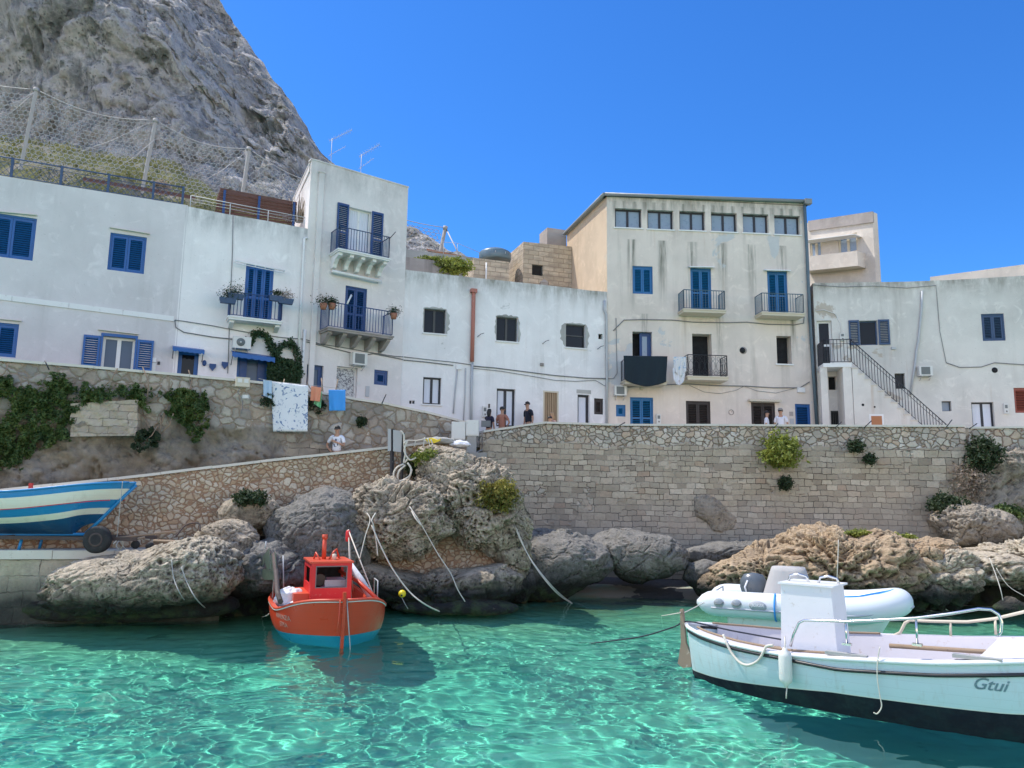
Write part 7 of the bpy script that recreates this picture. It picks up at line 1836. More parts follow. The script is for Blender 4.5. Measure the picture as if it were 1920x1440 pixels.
# ---- blue and cream boat on a trailer on the quay
BB = Boat('rowing_boat', 'blue and cream striped wooden boat propped on a trailer on the quay', (-12.05, 18.75), (1, .02), zc=1.9)
bzs = lambda s: 1.08+.28*sstep(.45, 1, s)**1.2+.15*sstep(.3, 0, s)
hull(BB, 6.0, 1.75, bzs, lambda s: .08+.0*s+.28*sstep(.86, 1, s)**1.5+.02*s, [lambda s: bzs(s)-.70-.06*s, lambda s: bzs(s)-.58-.03*s, lambda s: bzs(s)-.41, lambda s: bzs(s)-.15], [M['hblue2'], M['hcream'], M['hblue'], M['hcream'], M['hblue']], [0, 1, 2, 3, 4], rake_f=.95, rake_a=.3, p=2.4, q=.75, expo=2.0, sub=3, ns=80)
gunwale(BB, M['hblue'], r=.03, s1=.98); inner(BB, M['hcream'], lambda s: .72, s1=.74)
gunwale(BB, M['redp'], .012, -.41, r=.010, name='rubbing_strake', s0=.1, s1=.93)
m = MB(); m.tube([(2.98, 0, 1.30), (2.6, 0, .9), (2.2, 0, .45), (1.9, 0, .15)], .04, 6); m.tube([(1.95, 0, .12), (-2.6, 0, .05)], .04, 6); m.build('keel', M['hblue'], BB.root)
m = MB(); m.box(.9, .98, -.83, -.78, 1.05, 1.30); m.build('thole_post', M['redp'], BB.root)
tr = empty('boat_trailer', (-12.05, 18.7, QZ), 'rusty boat trailer with a black tyre under the blue striped boat', 'trailer')
m = MB(); zt = .34; m.box(-3.4, 3.4, -.55, -.47, zt-.05, zt+.03); m.build('side_beam', M['rust'], tr); m = MB(); m.box(-3.4, 3.4, .47, .55, zt-.05, zt+.03); m.build('side_beam', M['rust'], tr)
for x in (-2.2, .2, 2.1): m = MB(); m.box(x-.04, x+.04, -.47, .47, zt-.04, zt+.02); m.build('cross_beam', M['rust'], tr)
for x in (.62, -1.6):
    for yy in (-.40, .40): m = MB(); m.tube([(x, yy, 0), (x+.05, yy, zt-.05)], .035, 6); m.build('leg', M['hblue'], tr)
for yy in (-.78,):
    xw = -12.05; x = at(183, 1010, 18.0).x-xw; wl = MB(); wl.lathe([(.15, -.09), (.26, -.10), (.305, -.07), (.31, 0), (.305, .07), (.26, .10), (.15, .09)], (x, yy+.08, .32), 32, axis='y'); w_o = wl.build('wheel', M['tyre'], tr)
    m = MB(); m.lathe([(0, -.05), (.05, -.06), (.12, -.09), (.16, -.095), (.16, .05), (0, .05)], (x, yy+.08, .32), 24, axis='y'); m.build('rim', M['rust'], w_o)
m = MB(); m.box(-1.3, -.72, -.70, -.60, .52, .60); m.build('padded_support', M['rope'], tr)
rope('thin line hanging down from the bow of the blue striped boat', [at(230, 902, 18.2), at(226, 940, 18.15), at(220, 1000, 18.2), at(217, 1018, 18.3)], .009, 'ropeg')
# planks, dolly wheels and rope on the quay
def plank(label, a, b, r=.02, mat='wood', name='plank'): m = MB(); m.tube([a, b], r, 5); o = m.build(name, M[mat]); return tag(o, label, 'plank', 'planks on the quay')
plank('long pale pole leaning from the trailer wheel toward the boulders', at(208, 1010, 18.3), at(330, 996, 18.9), .028); plank('pale board lying beside the pole on the quay', at(250, 1012, 18.4), at(272, 1007, 18.5), .03)
plank('board resting on the small dolly wheels', at(288, 1014, 18.4), at(405, 1018, 18.6), .035)
for i, (x, y) in enumerate(((254, 1021), (281, 1024))):
    m = MB(); m.lathe([(0, -.04), (.09, -.04), (.10, 0), (.09, .04), (0, .04)], (0, 0, 0), 16, axis='y'); o = m.build('dolly_wheel', M['tyre']); o.location = at(x, y, 18.3); tag(o, ['left small dolly wheel on the quay', 'right small dolly wheel on the quay, under the board'][i], 'wheel')
rope('white rope looped on the quay right of the trailer wheel', [at(x, y, 18.1+.1*i) for i, (x, y) in enumerate(((212, 1020), (222, 1012), (231, 1018), (226, 1030), (218, 1024), (224, 1014), (232, 1026), (238, 1032)))], .016)
rope('black folded metal frame standing against the ramp wall by the boulders' if False else 'dark bent rod leaning against the ramp wall by the boulders', [at(330, 1006, 19), at(348, 985, 19.2), at(372, 981, 19.3), at(375, 996, 19.2)], .022, 'rust', 'bent_rod', 'rod')
dg_ = Boat('dinghy', 'lilac grey upturned dinghy edge showing above the ramp coping at the far left', (-14.2, 20.3), (1, .1), zc=2.3)
hull(dg_, 2.9, 1.1, lambda s: .98+.05*s, lambda s: .2+0*s, [lambda s: .5+0*s], [M['deckl']], [0, 0], rake_f=.6, rake_a=0, transom=.3)
inner(dg_, M['deckl'], lambda s: .5, s1=.9)

# ================================================================== MOORING LINES AND BUOY
rope('double white mooring line from the giant leaning boulder down to the water', [at(968, 990, 21.6), at(985, 1030, 21.4), at(1005, 1065, 21.2), at(1040, 1108, 21.0), onz(1070, 1130, .02), onz(1096, 1138, -.02)], .013)
rope('second strand of the white line beside the leaning boulder', [at(966, 990, 21.6), at(980, 1022, 21.45), at(1002, 1058, 21.25), at(1036, 1100, 21.05), onz(1066, 1126, .03), onz(1094, 1136, -.02)], .011)
rope('white line over the knobbly rock falling to the weedy ledge', [at(768, 950, 20.6), at(785, 975, 20.4), at(802, 1005, 20.5), at(822, 1040, 20.5), at(845, 1075, 20.4), at(858, 1105, 20.3), at(872, 1128, 20.3)], .013)
rope('frayed second strand beside the white line on the knobbly rock', [at(772, 958, 20.55), at(779, 972, 20.4), at(790, 985, 20.4)], .02, 'rope')
rope('heavy white line from the red boat pulley to the water near the yellow buoy', [at(697, 985, 17.8), at(712, 1020, 17.7), at(735, 1065, 17.7), at(768, 1110, 17.8), at(800, 1135, 18), onz(830, 1149, -.02)], .016)
rope('white line from the knobbly rock to the rigging of the red boat', [at(688, 962, 18.0), at(694, 975, 17.8), at(685, 1005, 17.6), at(674, 1050, 17.5)], .011); rope('forked rope end tied above the red boat', [at(704, 962, 18.0), at(697, 975, 17.8), at(700, 985, 17.8), at(706, 1020, 17.9), at(708, 1042, 17.9)], .014)
rope('thin line hanging from the long pale shore rock into the water', [at(340, 1063, 17.0), at(352, 1095, 16.9), at(372, 1128, 16.9), onz(400, 1150, .03), onz(424, 1158, -.02)], .012, 'ropeg'); rope('left thin line hanging from the long pale shore rock', [at(322, 1050, 17.0), at(326, 1085, 16.9), at(342, 1120, 16.9), onz(365, 1145, .05), onz(384, 1158, -.02)], .011, 'ropeg')
rope('short pale line from the stern of the red boat to the water', [bl(RBt, -1.6, -1.1, .5), at(505, 1150, 18.2), onz(490, 1157, -.01)], .012)
rope('tall thin line rising from the right hand rocks', [at(1572, 1012, 21.3), at(1571, 1050, 21.2), at(1569, 1094, 21.2)], .012, 'rope'); rope('slack line from the pale overhang down to the tiny rock', [at(1855, 1046, 21.5), at(1868, 1080, 21.2), at(1876, 1105, 21.0), at(1881, 1128, 21.0)], .012)
rope('thin line slanting off the right edge from the overhang', [at(1868, 1065, 21.4), at(1890, 1098, 21.2), at(1925, 1120, 21), at(1980, 1150, 20.8)], .009)
by = empty('buoy', at(754, 1117, 20.0), 'round yellow buoy hanging at the rock shelf', 'buoy'); m = MB(); m.lathe([(0, -.09)]+[(.095*math.cos(a), .095*math.sin(a)) for a in np.linspace(-1.4, 1.4, 12)]+[(0, .09)], (0, 0, .05), 20); m.build('float', M['yellow'], by)
m = MB(); m.lathe([(0, -.012), (.025, -.01), (.025, 0), (0, 0)], (0, -.088, .02), 10, axis='y'); m.build('eye', M['black'], by); m = MB(); m.tube([(0, -.05, -.04), (.08, 0, -.2), (.16, 0, -.32)], .01, 5); m.build('tether', M['ropeg'], by)

# ================================================================== LAUNDRY AND THINGS ON THE LEFT WALL
def hung(label, poly, Y, mat, name='cloth', cat='cloth', amp=.02, group=None, n=22, seed=1):
    (a, b, c, d) = [at(x, y, Y) for x, y in poly]      # tl, tr, br, bl
    U, V = np.meshgrid(np.linspace(0, 1, n), np.linspace(0, 1, n))
    A, B, C, D = map(np.array, (a, b, c, d)); U = U[..., None]; V = V[..., None]
    P = (A*(1-U)+B*U)*(1-V)+(D*(1-U)+C*U)*V; P = P.reshape(-1, 3); o0 = P.mean(0)
    P[:,1] += amp*np.sin(U.ravel()*11+seed)*(.3+V.ravel())+amp*.8*fbm(P*2.5+seed, 2)
    top = P.copy(); k = n*n
    o = np_mesh(name, P-o0, grid_quads(n, n), mat); o.location = o0
    md = o.modifiers.new('thick', 'SOLIDIFY'); md.thickness = .012
    return tag(o, label, cat, group)
hung('big white sheet with a blue floral print hung over the promenade wall', [(508, 715), (578, 723), (577, 809), (512, 809)], 22.55, M['sheet'], 'bed_sheet', 'sheet')
hung('pale blue shirt hanging left of the floral sheet', [(494, 712), (510, 714), (509, 748), (494, 742)], 22.5, M['towell'], seed=3); hung('dark blue cloth half hidden behind the pale shirt', [(489, 716), (496, 717), (508, 753), (490, 742)], 22.56, M['dblue'], seed=4)
hung('salmon towel right of the floral sheet', [(584, 724), (603, 727), (600, 753), (582, 751)], 22.7, M['towelo'], 'towel', 'towel', seed=5); hung('pale green cloth behind the salmon towel', [(598, 734), (604, 735), (602, 766), (588, 757)], 22.85, M['towelg'], seed=6)
hung('plain bright blue towel, rightmost of the laundry', [(616, 731), (648, 731), (648, 770), (617, 770)], 22.95, M['strap'], 'towel', 'towel', seed=7)
rope('washing line carrying the laundry along the wall', [at(485, 710, 22.4), at(520, 716, 22.5), at(580, 722, 22.7), at(650, 730, 22.95)], .006, 'ropeg', 'washing_line', 'line')
# dark tarpaulin and cloths on the tall building's balconies
def hfold(label, h, pts, w, mat, name, cat, n=26, seed=0):
    loc = [h.P(x, y, w) for x, y in pts]; A, B, C, D = map(np.array, loc); U, V = np.meshgrid(np.linspace(0, 1, n), np.linspace(0, 1, n)); U = U[..., None]; V = V[..., None]
    sag = np.array([0, 0, -.22])*np.sin(PI*U)*V
    P = ((A*(1-U)+B*U)*(1-V)+(D*(1-U)+C*U)*V+sag).reshape(-1, 3); P[:,1] -= .03*np.sin(U.ravel()*17+seed+V.ravel()*2)*(.4+V.ravel())
    o0 = P.mean(0); o = np_mesh(name, P-o0, grid_quads(n, n), mat); o.location = o0; md = o.modifiers.new('thick', 'SOLIDIFY'); md.thickness = .015; return tag(o, label, cat)
hfold('black-green tarpaulin wrapped round the left lower balcony of the tall building', TB, [(1169, 667), (1251.5, 668), (1249, 716), (1171, 712)], .84, M['tarp'], 'tarpaulin', 'tarpaulin')
hfold('patterned pale towel beside the ornate balcony', TB, [(1262, 669), (1286, 669), (1286, 695), (1264, 694)], .80, clothmat('printed_towel', (.70,.70,.70), (.30,.45,.60), 9, .55), 'towel', 'towel', seed=3)
hfold('pale pinkish cloth hanging below the patterned towel', TB, [(1261, 690), (1285, 694), (1283, 712), (1263, 712)], .76, M['towelw'], 'cloth', 'cloth', seed=5)
# planters on the balconies
def planter(h, px, py, w, label, mat, pot='trough', seed=0, size=.17, leafm='bushd', fl=None):
    p = h.P(px, py, w); r = empty('planter', p, label, 'planter', h.root.rotation_euler.z); m = MB()
    if pot == 'trough': m.add([(-.22, -.08, 0), (.22, -.08, 0), (.22, .08, 0), (-.22, .08, 0), (-.26, -.1, .17), (.26, -.1, .17), (.26, .1, .17), (-.26, .1, .17)], [(0,3,2,1), (0,1,5,4), (1,2,6,5), (2,3,7,6), (3,0,4,7)])
    else: m.lathe([(.0, 0), (.09, 0), (.13, .2), (.115, .2), (.1, .17), (0, .17)], (0, 0, 0), 16)
    m.build('pot', M[mat], r); rng = np.random.RandomState(seed); P = rng.normal(size=(420, 3))*np.array([size*.8, size*.5, size*.55])+np.array([0, 0, .28])
    leaves_mesh('foliage', P, .028, M[leafm], r, rng=rng); return r
planter(H2, 427, 569, .62, 'blue flower box on the left corner of the flower-box balcony', 'gblue', seed=1, leafm='vine'); planter(H2, 442, 561, .62, 'leafy flower box inside the left end of the blue balcony rail', 'gblue', seed=2, size=.24, leafm='vine')
planter(H2, 535, 570, .62, 'blue flower box on the right corner of the flower-box balcony', 'gblue', seed=3, leafm='dry'); planter(H2, 519, 565, .62, 'blue flower box inside the right end of the same balcony', 'gblue', seed=4, size=.1)
planter(TW, 606, 580, .86, 'basket planter on the outer left corner of the dark balcony', 'terra', 'round', 5, .18); planter(TW, 622, 580, .86, 'brown pot just inside the left corner of the dark balcony', 'terra', 'round', 6, .14)
planter(TW, 738, 598, .86, 'terracotta pot hung on the right corner of the dark balcony', 'terra', 'round', 7, .15)
m = MB(); m.tube([TW.P(651, 570, .86), TW.P(659, 553, .80)], .03, 6); o = m.build('folded_parasol', M['white']); tag(o, 'white folded stick leaning on the dark balcony rail', 'parasol')
# electrical box on the wall
p = at(455, 717, 22.05); eb = empty('junction_box', p, 'cream twin-lid electrical box mounted on the promenade wall coping', 'electrical box', .45); m = MB(); m.box(-.19, .19, -.08, .08, -.13, .14); m.build('box', M['cream'], eb)
for sx in (-.09, .09): m = MB(); m.box(sx-.06, sx+.06, -.092, -.081, -.02, .10); m.build('lid', M['acw'], eb)
p = at(461, 744, 22.08); m = MB(); m.box(-.08, .08, -.06, .06, -.05, .05); o = m.build('small_box', M['acw']); o.location = p; tag(o, 'small white box with a cable under the cream electrical box', 'electrical box')
rope('dark cable joining the two electrical boxes', [at(450, 727, 21.98), at(446, 736, 21.95), at(452, 744, 21.95), at(455, 760, 21.98), at(452, 775, 22.0)], .012, 'cable', 'cable', 'cable')
# pale squared buttress between the ivy
v = [at(x, y, Y) for x, y, Y in ((128, 756, 20.3), (257, 748, 20.95), (251, 816, 20.95), (126, 818, 20.3))]; c0 = Vector(v[3]); m = MB(); nx_ = 26; nz_ = 14; P = []
for j in range(nz_+1):
    for i in range(nx_+1):
        p = v[3].lerp(v[2], i/nx_).lerp(v[0].lerp(v[1], i/nx_), j/nz_); e = .03*math.sin(i*.9+j*.7)+RNG.uniform(-.02, .02)+.12; p = p-c0; p.y += e+.0; P.append(p)
m.add(P, [(j*(nx_+1)+i, j*(nx_+1)+i+1, (j+1)*(nx_+1)+i+1, (j+1)*(nx_+1)+i) for j in range(nz_) for i in range(nx_)])
n1 = nx_+1; top = [P[nz_*n1+i] for i in range(n1)]; m.add(top+[p+Vector((-.1, .8, 0)) for p in top], [(i, i+1, i+1+n1, i+n1) for i in range(nx_)])
rt = [P[j*n1+nx_] for j in range(nz_+1)]; m.add(rt+[p+Vector((-.1, .8, 0)) for p in rt], [(j, j+1, j+1+nz_+1, j+nz_+1) for j in range(nz_)])
g = NM('pale_block_masonry'); cc, hh_ = ashlar_nodes(g, g.world(), .42, .20); cc = g.mix(cc, (.50,.45,.36), .35); o = m.build('buttress', g.bsdf(cc, .92, normal=g.bump(hh_, .7, .04))); o.location = c0
tag(o, 'pale block of squared masonry under the ivy on the promenade wall', 'buttress')
# iron rods leaning out over the copings
for i, (x0, y0, x1, y1, Y, lab) in enumerate(((84, 676, 92, 693, 19.9, 'iron rod sticking from the coping at the far left'), (724, 739, 716, 757, 23.9, 'thin rod on the sloping coping left of the window'), (1152, 803, 1172, 792, 26.6, 'short rod on the coping below the small blue hatch'), (1451, 802, 1459, 794, 26.3, 'rod on the coping in front of the couple'), (1566, 802, 1578, 791, 26.0, 'rod on the coping below the barred window'), (1620, 802, 1634, 789, 25.9, 'rod on the coping left of the orange hatch'), (1774, 801, 1785, 787, 25.5, 'rod on the coping at the foot of the stair'), (1817, 804, 1832, 794, 25.6, 'rod on the coping right of the stair'))):
    m = MB(); m.tube([at(x0, y0, Y), at(x1, y1, Y)], .018, 5); o = m.build('iron_rod', M['rail']); tag(o, lab, 'rod', 'iron rods on the copings')
# sign posts seen from the side
sp = empty('signboard', at(745, 912, 22.0), 'grey notice panel on two tarred posts in front of the ramp wall', 'signboard'); so_ = Vector(sp.location)
for (xt, yt, xb, yb, r) in ((736, 805, 734, 914, .06), (756, 812, 753, 910, .045)): m = MB(); m.tube([at(xb, yb, 22.0)-so_, at(xt, yt, 22.0)-so_], r, 4, smooth=False); m.build('post', M['dwood'], sp)
def pan(pts, Y, d=.02):
    v = [at(x, y, Y)-so_ for x, y in pts]; m = MB(); m.add(v+[p+Vector((0, .03, 0)) for p in v], [(0,1,2,3), (7,6,5,4), (0,4,5,1), (1,5,6,2), (2,6,7,3), (3,7,4,0)]); m.build('panel', M['panel'], sp)
pan([(737, 806), (754, 808), (752, 848), (737, 846)], 21.93); pan([(727, 804), (733, 804), (733, 845), (727, 846)], 21.9)
rr = random.Random(9)
loops = [[(751, 808), (757, 815), (758, 835), (760, 850), (757, 868), (765, 860)], [(757, 832), (764, 826), (758, 845), (768, 862), (780, 858)], [(757, 870), (745, 876), (738, 888), (742, 905), (752, 908)], [(760, 872), (748, 884), (746, 898), (756, 908)], [(764, 868), (771, 880), (766, 898), (756, 904)], [(772, 880), (768, 892), (756, 900)], [(745, 905), (760, 900), (775, 912), (790, 920)], [(748, 908), (765, 912), (780, 918)]]
for i, lp in enumerate(loops):
    rope('coils of pale hose hanging on the signboard posts' , [at(x, y, 21.85-.03*i) for x, y in lp], .028, 'rope', 'hose', 'hose', 'hose coils by the signboard')
# cabinets by the ramp
cbn = empty('utility_cabinet', at(872, 850, 24.6), 'pair of white-grey utility cabinets where the ramp meets the promenade', 'cabinet'); c0 = Vector(cbn.location)
for (x0, y0, x1, y1, Y) in ((846, 791, 873, 824, 24.6), (873.5, 788, 898, 817, 24.65)):
    a, b = at(x0, y1, Y)-c0, at(x1, y0, Y)-c0; m = MB(); m.box(a.x, b.x, 0, .4, a.z, b.z); m.build('cabinet_box', M['acw'], cbn); m = MB(); m.box(a.x+.02, b.x-.02, -.012, -.001, a.z+.03, b.z-.03); m.build('door', M['acw'], cbn)
a, b = at(875, 850, 24.6)-c0, at(893, 817, 24.6)-c0; m = MB(); m.box(a.x, b.x, .02, .35, a.z-.3, b.z-.002); m.build('plinth', M['conc2'], cbn)
a, b = at(863, 862, 24.3)-c0, at(912, 849, 24.3)-c0; m = MB(); m.box(a.x, b.x, -.4, .3, a.z-.5, b.z); m.build('base_slab', M['conc2'], cbn)
sack('crumpled white canvas draped over the end of the ramp wall', at(862, 838, 23.2), .32, .18, .11, M['towelw'], 8, R(-10), 'canvas', 'canvas'); sack('heap of grey nets and lines on the ramp coping', at(822, 832, 23.2), .42, .22, .12, M['ropeg'], 9, R(-5), 'net_heap', 'nets')
m = MB(); Y = 22.6; v = [at(x, y, Y) for x, y in ((796, 823), (808, 821), (820, 825), (826, 822), (824, 827), (814, 831), (802, 829))]; c = at(810, 826, Y)
m.add([p for p in v]+[p+Vector((0, .3, .03)) for p in v], [tuple(range(7)), tuple(reversed(range(7, 14)))]+[(i, i+7, (i+1) % 7+7, (i+1) % 7) for i in range(7)]); o = m.build('yellow_tub', M['yellow']); tag(o, 'yellow plastic tub among the ropes on the ramp coping', 'tub')
for i, pts in enumerate(([(757, 829), (764, 826), (782, 826), (800, 822)], [(797, 820), (794, 834), (796, 846)], [(802, 822), (806, 836), (803, 848)], [(808, 824), (813, 838), (818, 846)], [(779, 826), (777, 838)])):
    rope('pale rope ends dangling over the ramp coping by the yellow tub', [at(x, y, 22.45) for x, y in pts], .02, 'rope', 'rope_end', 'rope', 'rope ends by the yellow tub')

# ================================================================== PEOPLE
def skin_mesh(name, verts, edges, radii, mat, parent, sub=1, root=0):
    me = bpy.data.meshes.new(name); bm = bmesh.new(); lay = bm.verts.layers.skin.verify(); vs = []
    for v, r in zip(verts, radii):
        x = bm.verts.new(v); x[lay].radius = (r, r) if not isinstance(r, tuple) else r; vs.append(x)
    vs[root][lay].use_root = True
    for a, b in edges: bm.edges.new((vs[a], vs[b]))
    bm.to_mesh(me); bm.free(); me.materials.append(mat)
    o = bpy.data.objects.new(name, me); COL.objects.link(o); o.parent = parent
    s = o.modifiers.new('skin', 'SKIN'); s.use_smooth_shade = True; s.branch_smoothing = .3
    d = o.modifiers.new('sub', 'SUBSURF'); d.levels = sub; d.render_levels = sub
    return o
def person(label, foot, h, face, hair, shirt, legs, larm='down', rarm='down', sleeves=True, longhair=False, female=False, legm=None, glasses=False, sit=False, lean=0.0, skinm=None, cap=None, head=0.0):
    """foot: world point; face: direction angle the person looks (0 = +X)"""
    root = empty('person', foot, label, 'person', face+PI/2)   # local -Y is forward
    k = h/1.75; sw = .165 if female else .19; S = lambda x, y, z: Vector((x*k, (y-lean*z*.25)*k, z*k))
    if sit: pz = .50
    else: pz = .93
    up = pz-.93
    V = [S(0, 0, pz), S(0, .0, pz+.20), S(0, .01, pz+.40), S(0, .01, pz+.53), S(0, -.005, pz+.60), S(0, -.02, pz+.67), S(0, -.02, pz+.75), S(0, -.015, pz+.81)]
    Rr = [(.145, .105), (.125, .09), (.15, .10), (.085, .07), .052, .068, .082, .055]; Rr = [tuple(np.array(r)*k) if isinstance(r, tuple) else r*k for r in Rr]
    E = [(0,1),(1,2),(2,3),(3,4),(4,5),(5,6),(6,7)]
    def add(p, r, par): V.append(p); Rr.append(r*k); E.append((par, len(V)-1)); return len(V)-1
    armv = {}
    for sg, pose in ((1, larm), (-1, rarm)):
        sh = add(S(sg*sw, .01, pz+.50), .052, 3)
        if pose == 'down': el, wr, dr = S(sg*(sw+.06), .03, pz+.22), S(sg*(sw+.07), -.04, pz-.02), Vector((0, -.2, -1))
        elif pose == 'hip': el, wr, dr = S(sg*(sw+.16), .06, pz+.26), S(sg*(sw+.03), -.06, pz+.12), Vector((-sg*.8, -.4, -.4))
        elif pose == 'up': el, wr, dr = S(sg*(sw+.04), -.12, pz+.42), S(sg*(sw-.04), -.16, pz+.66), Vector((0, -.1, 1))
        elif pose == 'chest': el, wr, dr = S(sg*(sw+.06), -.03, pz+.24), S(sg*(sw-.12), -.20, pz+.34), Vector((-sg*.9, -.3, .3))
        elif pose == 'reach': el, wr, dr = S(sg*(sw+.18), -.06, pz+.44), S(sg*(sw+.36), -.10, pz+.38), Vector((sg, -.1, -.2))
        dr.normalize(); e = add(el, .040, sh); w = add(wr, .027, e); armv[sg] = (V[sh], el, wr)
        pm = add(wr+dr*.075*k, .032, w); side = dr.cross(Vector((0, 1, 0.01))).normalized(); 
        for f in range(4):
            o1 = add(wr+dr*.10*k+side*(f-1.5)*.019*k, .010, pm); add(wr+dr*(.145+(.012 if f in (1, 2) else 0))*k+side*(f-1.5)*.021*k+Vector((0, -.02, 0))*k, .008, o1)
        tb = add(wr+dr*.05*k+side*.045*k, .011, w); add(wr+dr*.085*k+side*.062*k, .009, tb)
    legv = {}
    for sg in (1, -1):
        hp = add(S(sg*.085, 0, pz-.06), .088, 0)
        if sit: kn, an, to = S(sg*.10, -.42, pz-.02), S(sg*.10, -.40, .08), S(sg*.11, -.54, .03)
        else: kn, an, to = S(sg*.10, -.02, .50), S(sg*.105, .02, .08), S(sg*.12, -.12, .035)
        a = add(kn, .058, hp); b = add(an, .038, a); add(to, .036, b); legv[sg] = (V[hp], kn, an, to)
    body = skin_mesh('body', V, E, Rr, skinm or M['skin'], root, 1)
    # shirt
    V2 = [V[0]+Vector((0, 0, .02*k)), V[1], V[2], V[3]]; R2 = [(.165*k, .125*k), (.15*k, .112*k), (.172*k, .118*k), (.10*k, .085*k)]; E2 = [(0,1),(1,2),(2,3)]
    for sg in (1, -1):
        s_, el, wr = armv[sg]; V2.append(s_); R2.append(.068*k); E2.append((3, len(V2)-1))
        if sleeves: V2.append(s_.lerp(el, .75 if sleeves is True else 1.0)); R2.append(.062*k); E2.append((len(V2)-2, len(V2)-1))
    skin_mesh('shirt', V2, E2, R2, shirt, root, 1)
    V3 = [V[0]+Vector((0, 0, -.02*k))]; R3 = [(.168*k, .13*k)]; E3 = []
    for sg in (1, -1):
        hp, kn, an, to = legv[sg]; V3.append(hp-Vector((0, 0, .04*k))); R3.append(.105*k); E3.append((0, len(V3)-1)); V3.append(kn); R3.append(.078*k); E3.append((len(V3)-2, len(V3)-1))
        if legs == 'long': V3.append(an); R3.append(.058*k); E3.append((len(V3)-2, len(V3)-1))
    skin_mesh('trousers' if legs == 'long' else 'shorts', V3, E3, R3, legm or M['black'], root, 1)
    for sg in (1, -1):
        m = MB(); to = legv[sg][3]; an = legv[sg][2]; m.lathe([(0, 0), (.05*k, .0), (.055*k, .03*k), (.045*k, .07*k), (0, .075*k)], (0, 0, 0), 12); m.vary(lambda p: Vector((p.x*.9, p.y*2.5, p.z)) + Vector((an.x, (an.y+to.y)/2, 0))); m.build('shoe', M['dframe'], root)
    hc = V[6]; U, W = np.meshgrid(np.linspace(0, 2*PI, 24, endpoint=False), np.linspace(-.1 if not longhair else -1.2, PI/2, 12)); rad = .094*k
    d = np.stack([np.cos(W)*np.cos(U), np.cos(W)*np.sin(U), np.sin(W)], -1).reshape(-1, 3); front = (d[:,1] < -.1) & (d[:,2] < .38); rr_ = np.where(front, .80, 1.0)*(1+.05*fbm(d*4, 2)); co = d*rr_[:,None]*rad*np.array([1, 1.12, 1.12])+np.array(hc)+np.array([0, .012*k, .012*k])
    if longhair: low = d[:,2] < 0; co[low, 2] += d[low, 2]*.16*k; co[low, 1] += .03*k
    ho3 = np_mesh('hair', co, grid_quads(12, 24, True), hair, root)
    m = MB()
    for sg in (1, -1): m.lathe([(0, -.008), (.010, -.006), (.012, 0), (.010, .006), (0, .008)], (sg*.030*k, hc.y-.080*k, hc.z-.002*k), 8)
    m.build('eyes', M['black'], root) if not glasses else None
    if glasses: m = MB(); m.box(-.062*k, .062*k, hc.y-.098*k, hc.y-.072*k, hc.z-.018*k, hc.z+.016*k); m.build('sunglasses', M['black'], root)
    m = MB(); m.add([(-.013*k, hc.y-.074*k, hc.z-.04*k), (.013*k, hc.y-.074*k, hc.z-.04*k), (0, hc.y-.104*k, hc.z-.036*k), (0, hc.y-.074*k, hc.z+.005*k)], [(0,2,1), (0,1,3), (1,2,3), (2,0,3)]); m.build('nose', skinm or M['skin'], root)
    for sg in (1, -1): m = MB(); m.lathe([(0, -.022*k), (.014*k, -.01*k), (.016*k, .01*k), (0, .022*k)], (sg*.080*k, hc.y+.01*k, hc.z-.01*k), 8); m.build('ear', skinm or M['skin'], root)
    if cap: m = MB(); m.lathe([(.100*k, 0), (.10*k, .04*k), (.07*k, .085*k), (0, .10*k)], (0, hc.y, hc.z+.03*k), 18); m.box(-.06*k, .06*k, hc.y-.18*k, hc.y-.08*k, hc.z+.03*k, hc.z+.04*k); m.build('cap', cap, root)
    return root
wshirt = NM('printed_tee'); cc = wshirt.sep(wshirt.co); dd = wshirt.n('VectorMath', {'operation': 'DISTANCE'}, i0=wshirt.co, i1=(0, -.13, 1.22)).outputs[1]
mk = wshirt.m('MULTIPLY', wshirt.mr(dd, .135, .125), wshirt.mr(wshirt.noise(14, 3), .50, .54)); wshirt.bsdf(wshirt.mix((.74,.76,.82), (.05,.07,.12), mk), .9)
dshirt = clothmat('navy_tee', (.012,.016,.030)); pink = clothmat('rose_dress', (.45,.10,.12)); navy = clothmat('navy_top', (.02,.02,.045)); tanv = clothmat('brown_top', (.36,.16,.11)); lightc = clothmat('peach_top', (.55,.34,.28)); redc = clothmat('red_shorts', (.30,.03,.04)); whitec = clothmat('white_tee', (.72,.74,.80))
def ground(px, py, Y, z): p = at(px, py, Y); return Vector((p.x, Y, z))
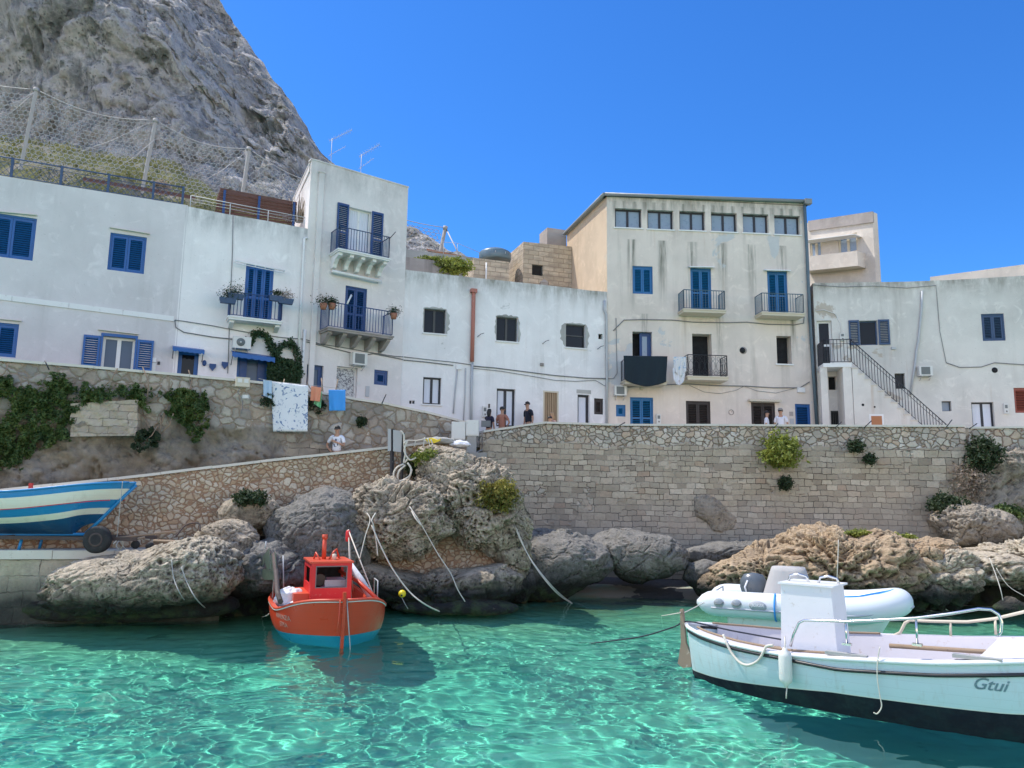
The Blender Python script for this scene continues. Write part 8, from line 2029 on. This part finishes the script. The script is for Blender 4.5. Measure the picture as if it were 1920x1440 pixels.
person('man in a white printed T-shirt and red shorts walking on the ramp', ground(631, 845, 23.0, 3.36), 1.70, R(-100), M['hairb'], wshirt.mat, 'short', larm='chest', rarm='hip', glasses=True, legm=redc)
person('man in a navy T-shirt with sunglasses looking down on the promenade', ground(994, 790, 28.9, 4.83), 1.78, R(215), M['hairb'], dshirt, 'long', glasses=True, lean=.3, legm=navy)
person('woman with long dark hair and a rose dress holding up a phone', ground(917, 800, 28.0, 4.62), 1.60, R(60), M['hairb'], navy, 'short', larm='up', longhair=True, female=True, legm=pink)
p = ground(917, 762, 27.8, 0); m = MB(); m.box(-.035, .035, -.006, .006, 0, .15); o = m.build('phone', M['black']); o.location = at(917, 765, 27.75); tag(o, 'dark phone held up by the woman in the rose dress', 'phone')
person('woman in a brown top and white belt seen from behind on the promenade', ground(941, 800, 28.0, 4.62), 1.68, R(70), M['hairb'], tanv, 'short', larm='chest', rarm='hip', female=True, cap=M['black'], legm=whitec)
m = MB(); m.box(-.17, .17, -.03, .09, -.12, .1); o = m.build('shoulder_bag', M['grille']); o.location = at(911, 794, 27.7); tag(o, 'grey-green shoulder bag on the hip of the woman with the phone', 'bag')
person('fair-haired person in a peach top seated behind the coping', ground(1035, 790, 27.7, 4.83), 1.66, R(-140), M['hairl'], lightc, 'long', sit=True, longhair=True, female=True, legm=tanv)
person('dark-haired person hidden to the crown beside the fair-haired one', ground(1031, 790, 27.35, 4.83), 1.45, R(30), M['hairb'], dshirt, 'long', sit=True, legm=navy)
person('dark-haired person in white looking right by the brown shutters', ground(1438, 797, 29.2, 4.83), 1.62, R(-20), M['hairb'], whitec, 'long', larm='down')
person('person in a cap and white T-shirt with blue backpack straps', ground(1464.5, 797, 29.0, 4.83), 1.68, R(-120), M['hairb'], whitec, 'long', cap=M['conc'], legm=navy)
m = MB()
for a, b, r in (((-.6, 0, .40), (.6, 0, .40), .03),): m.box(-.7, .7, -.18, .18, .40, .44)
for x in (-.6, .6): m.box(x-.04, x+.04, -.15, .15, 0, .399)
o = m.build('bench', M['wood']); q = at(1034, 790, 27.55); o.location = (q.x, 27.55, 4.83); tag(o, 'low wooden bench hidden behind the sea wall coping', 'bench')
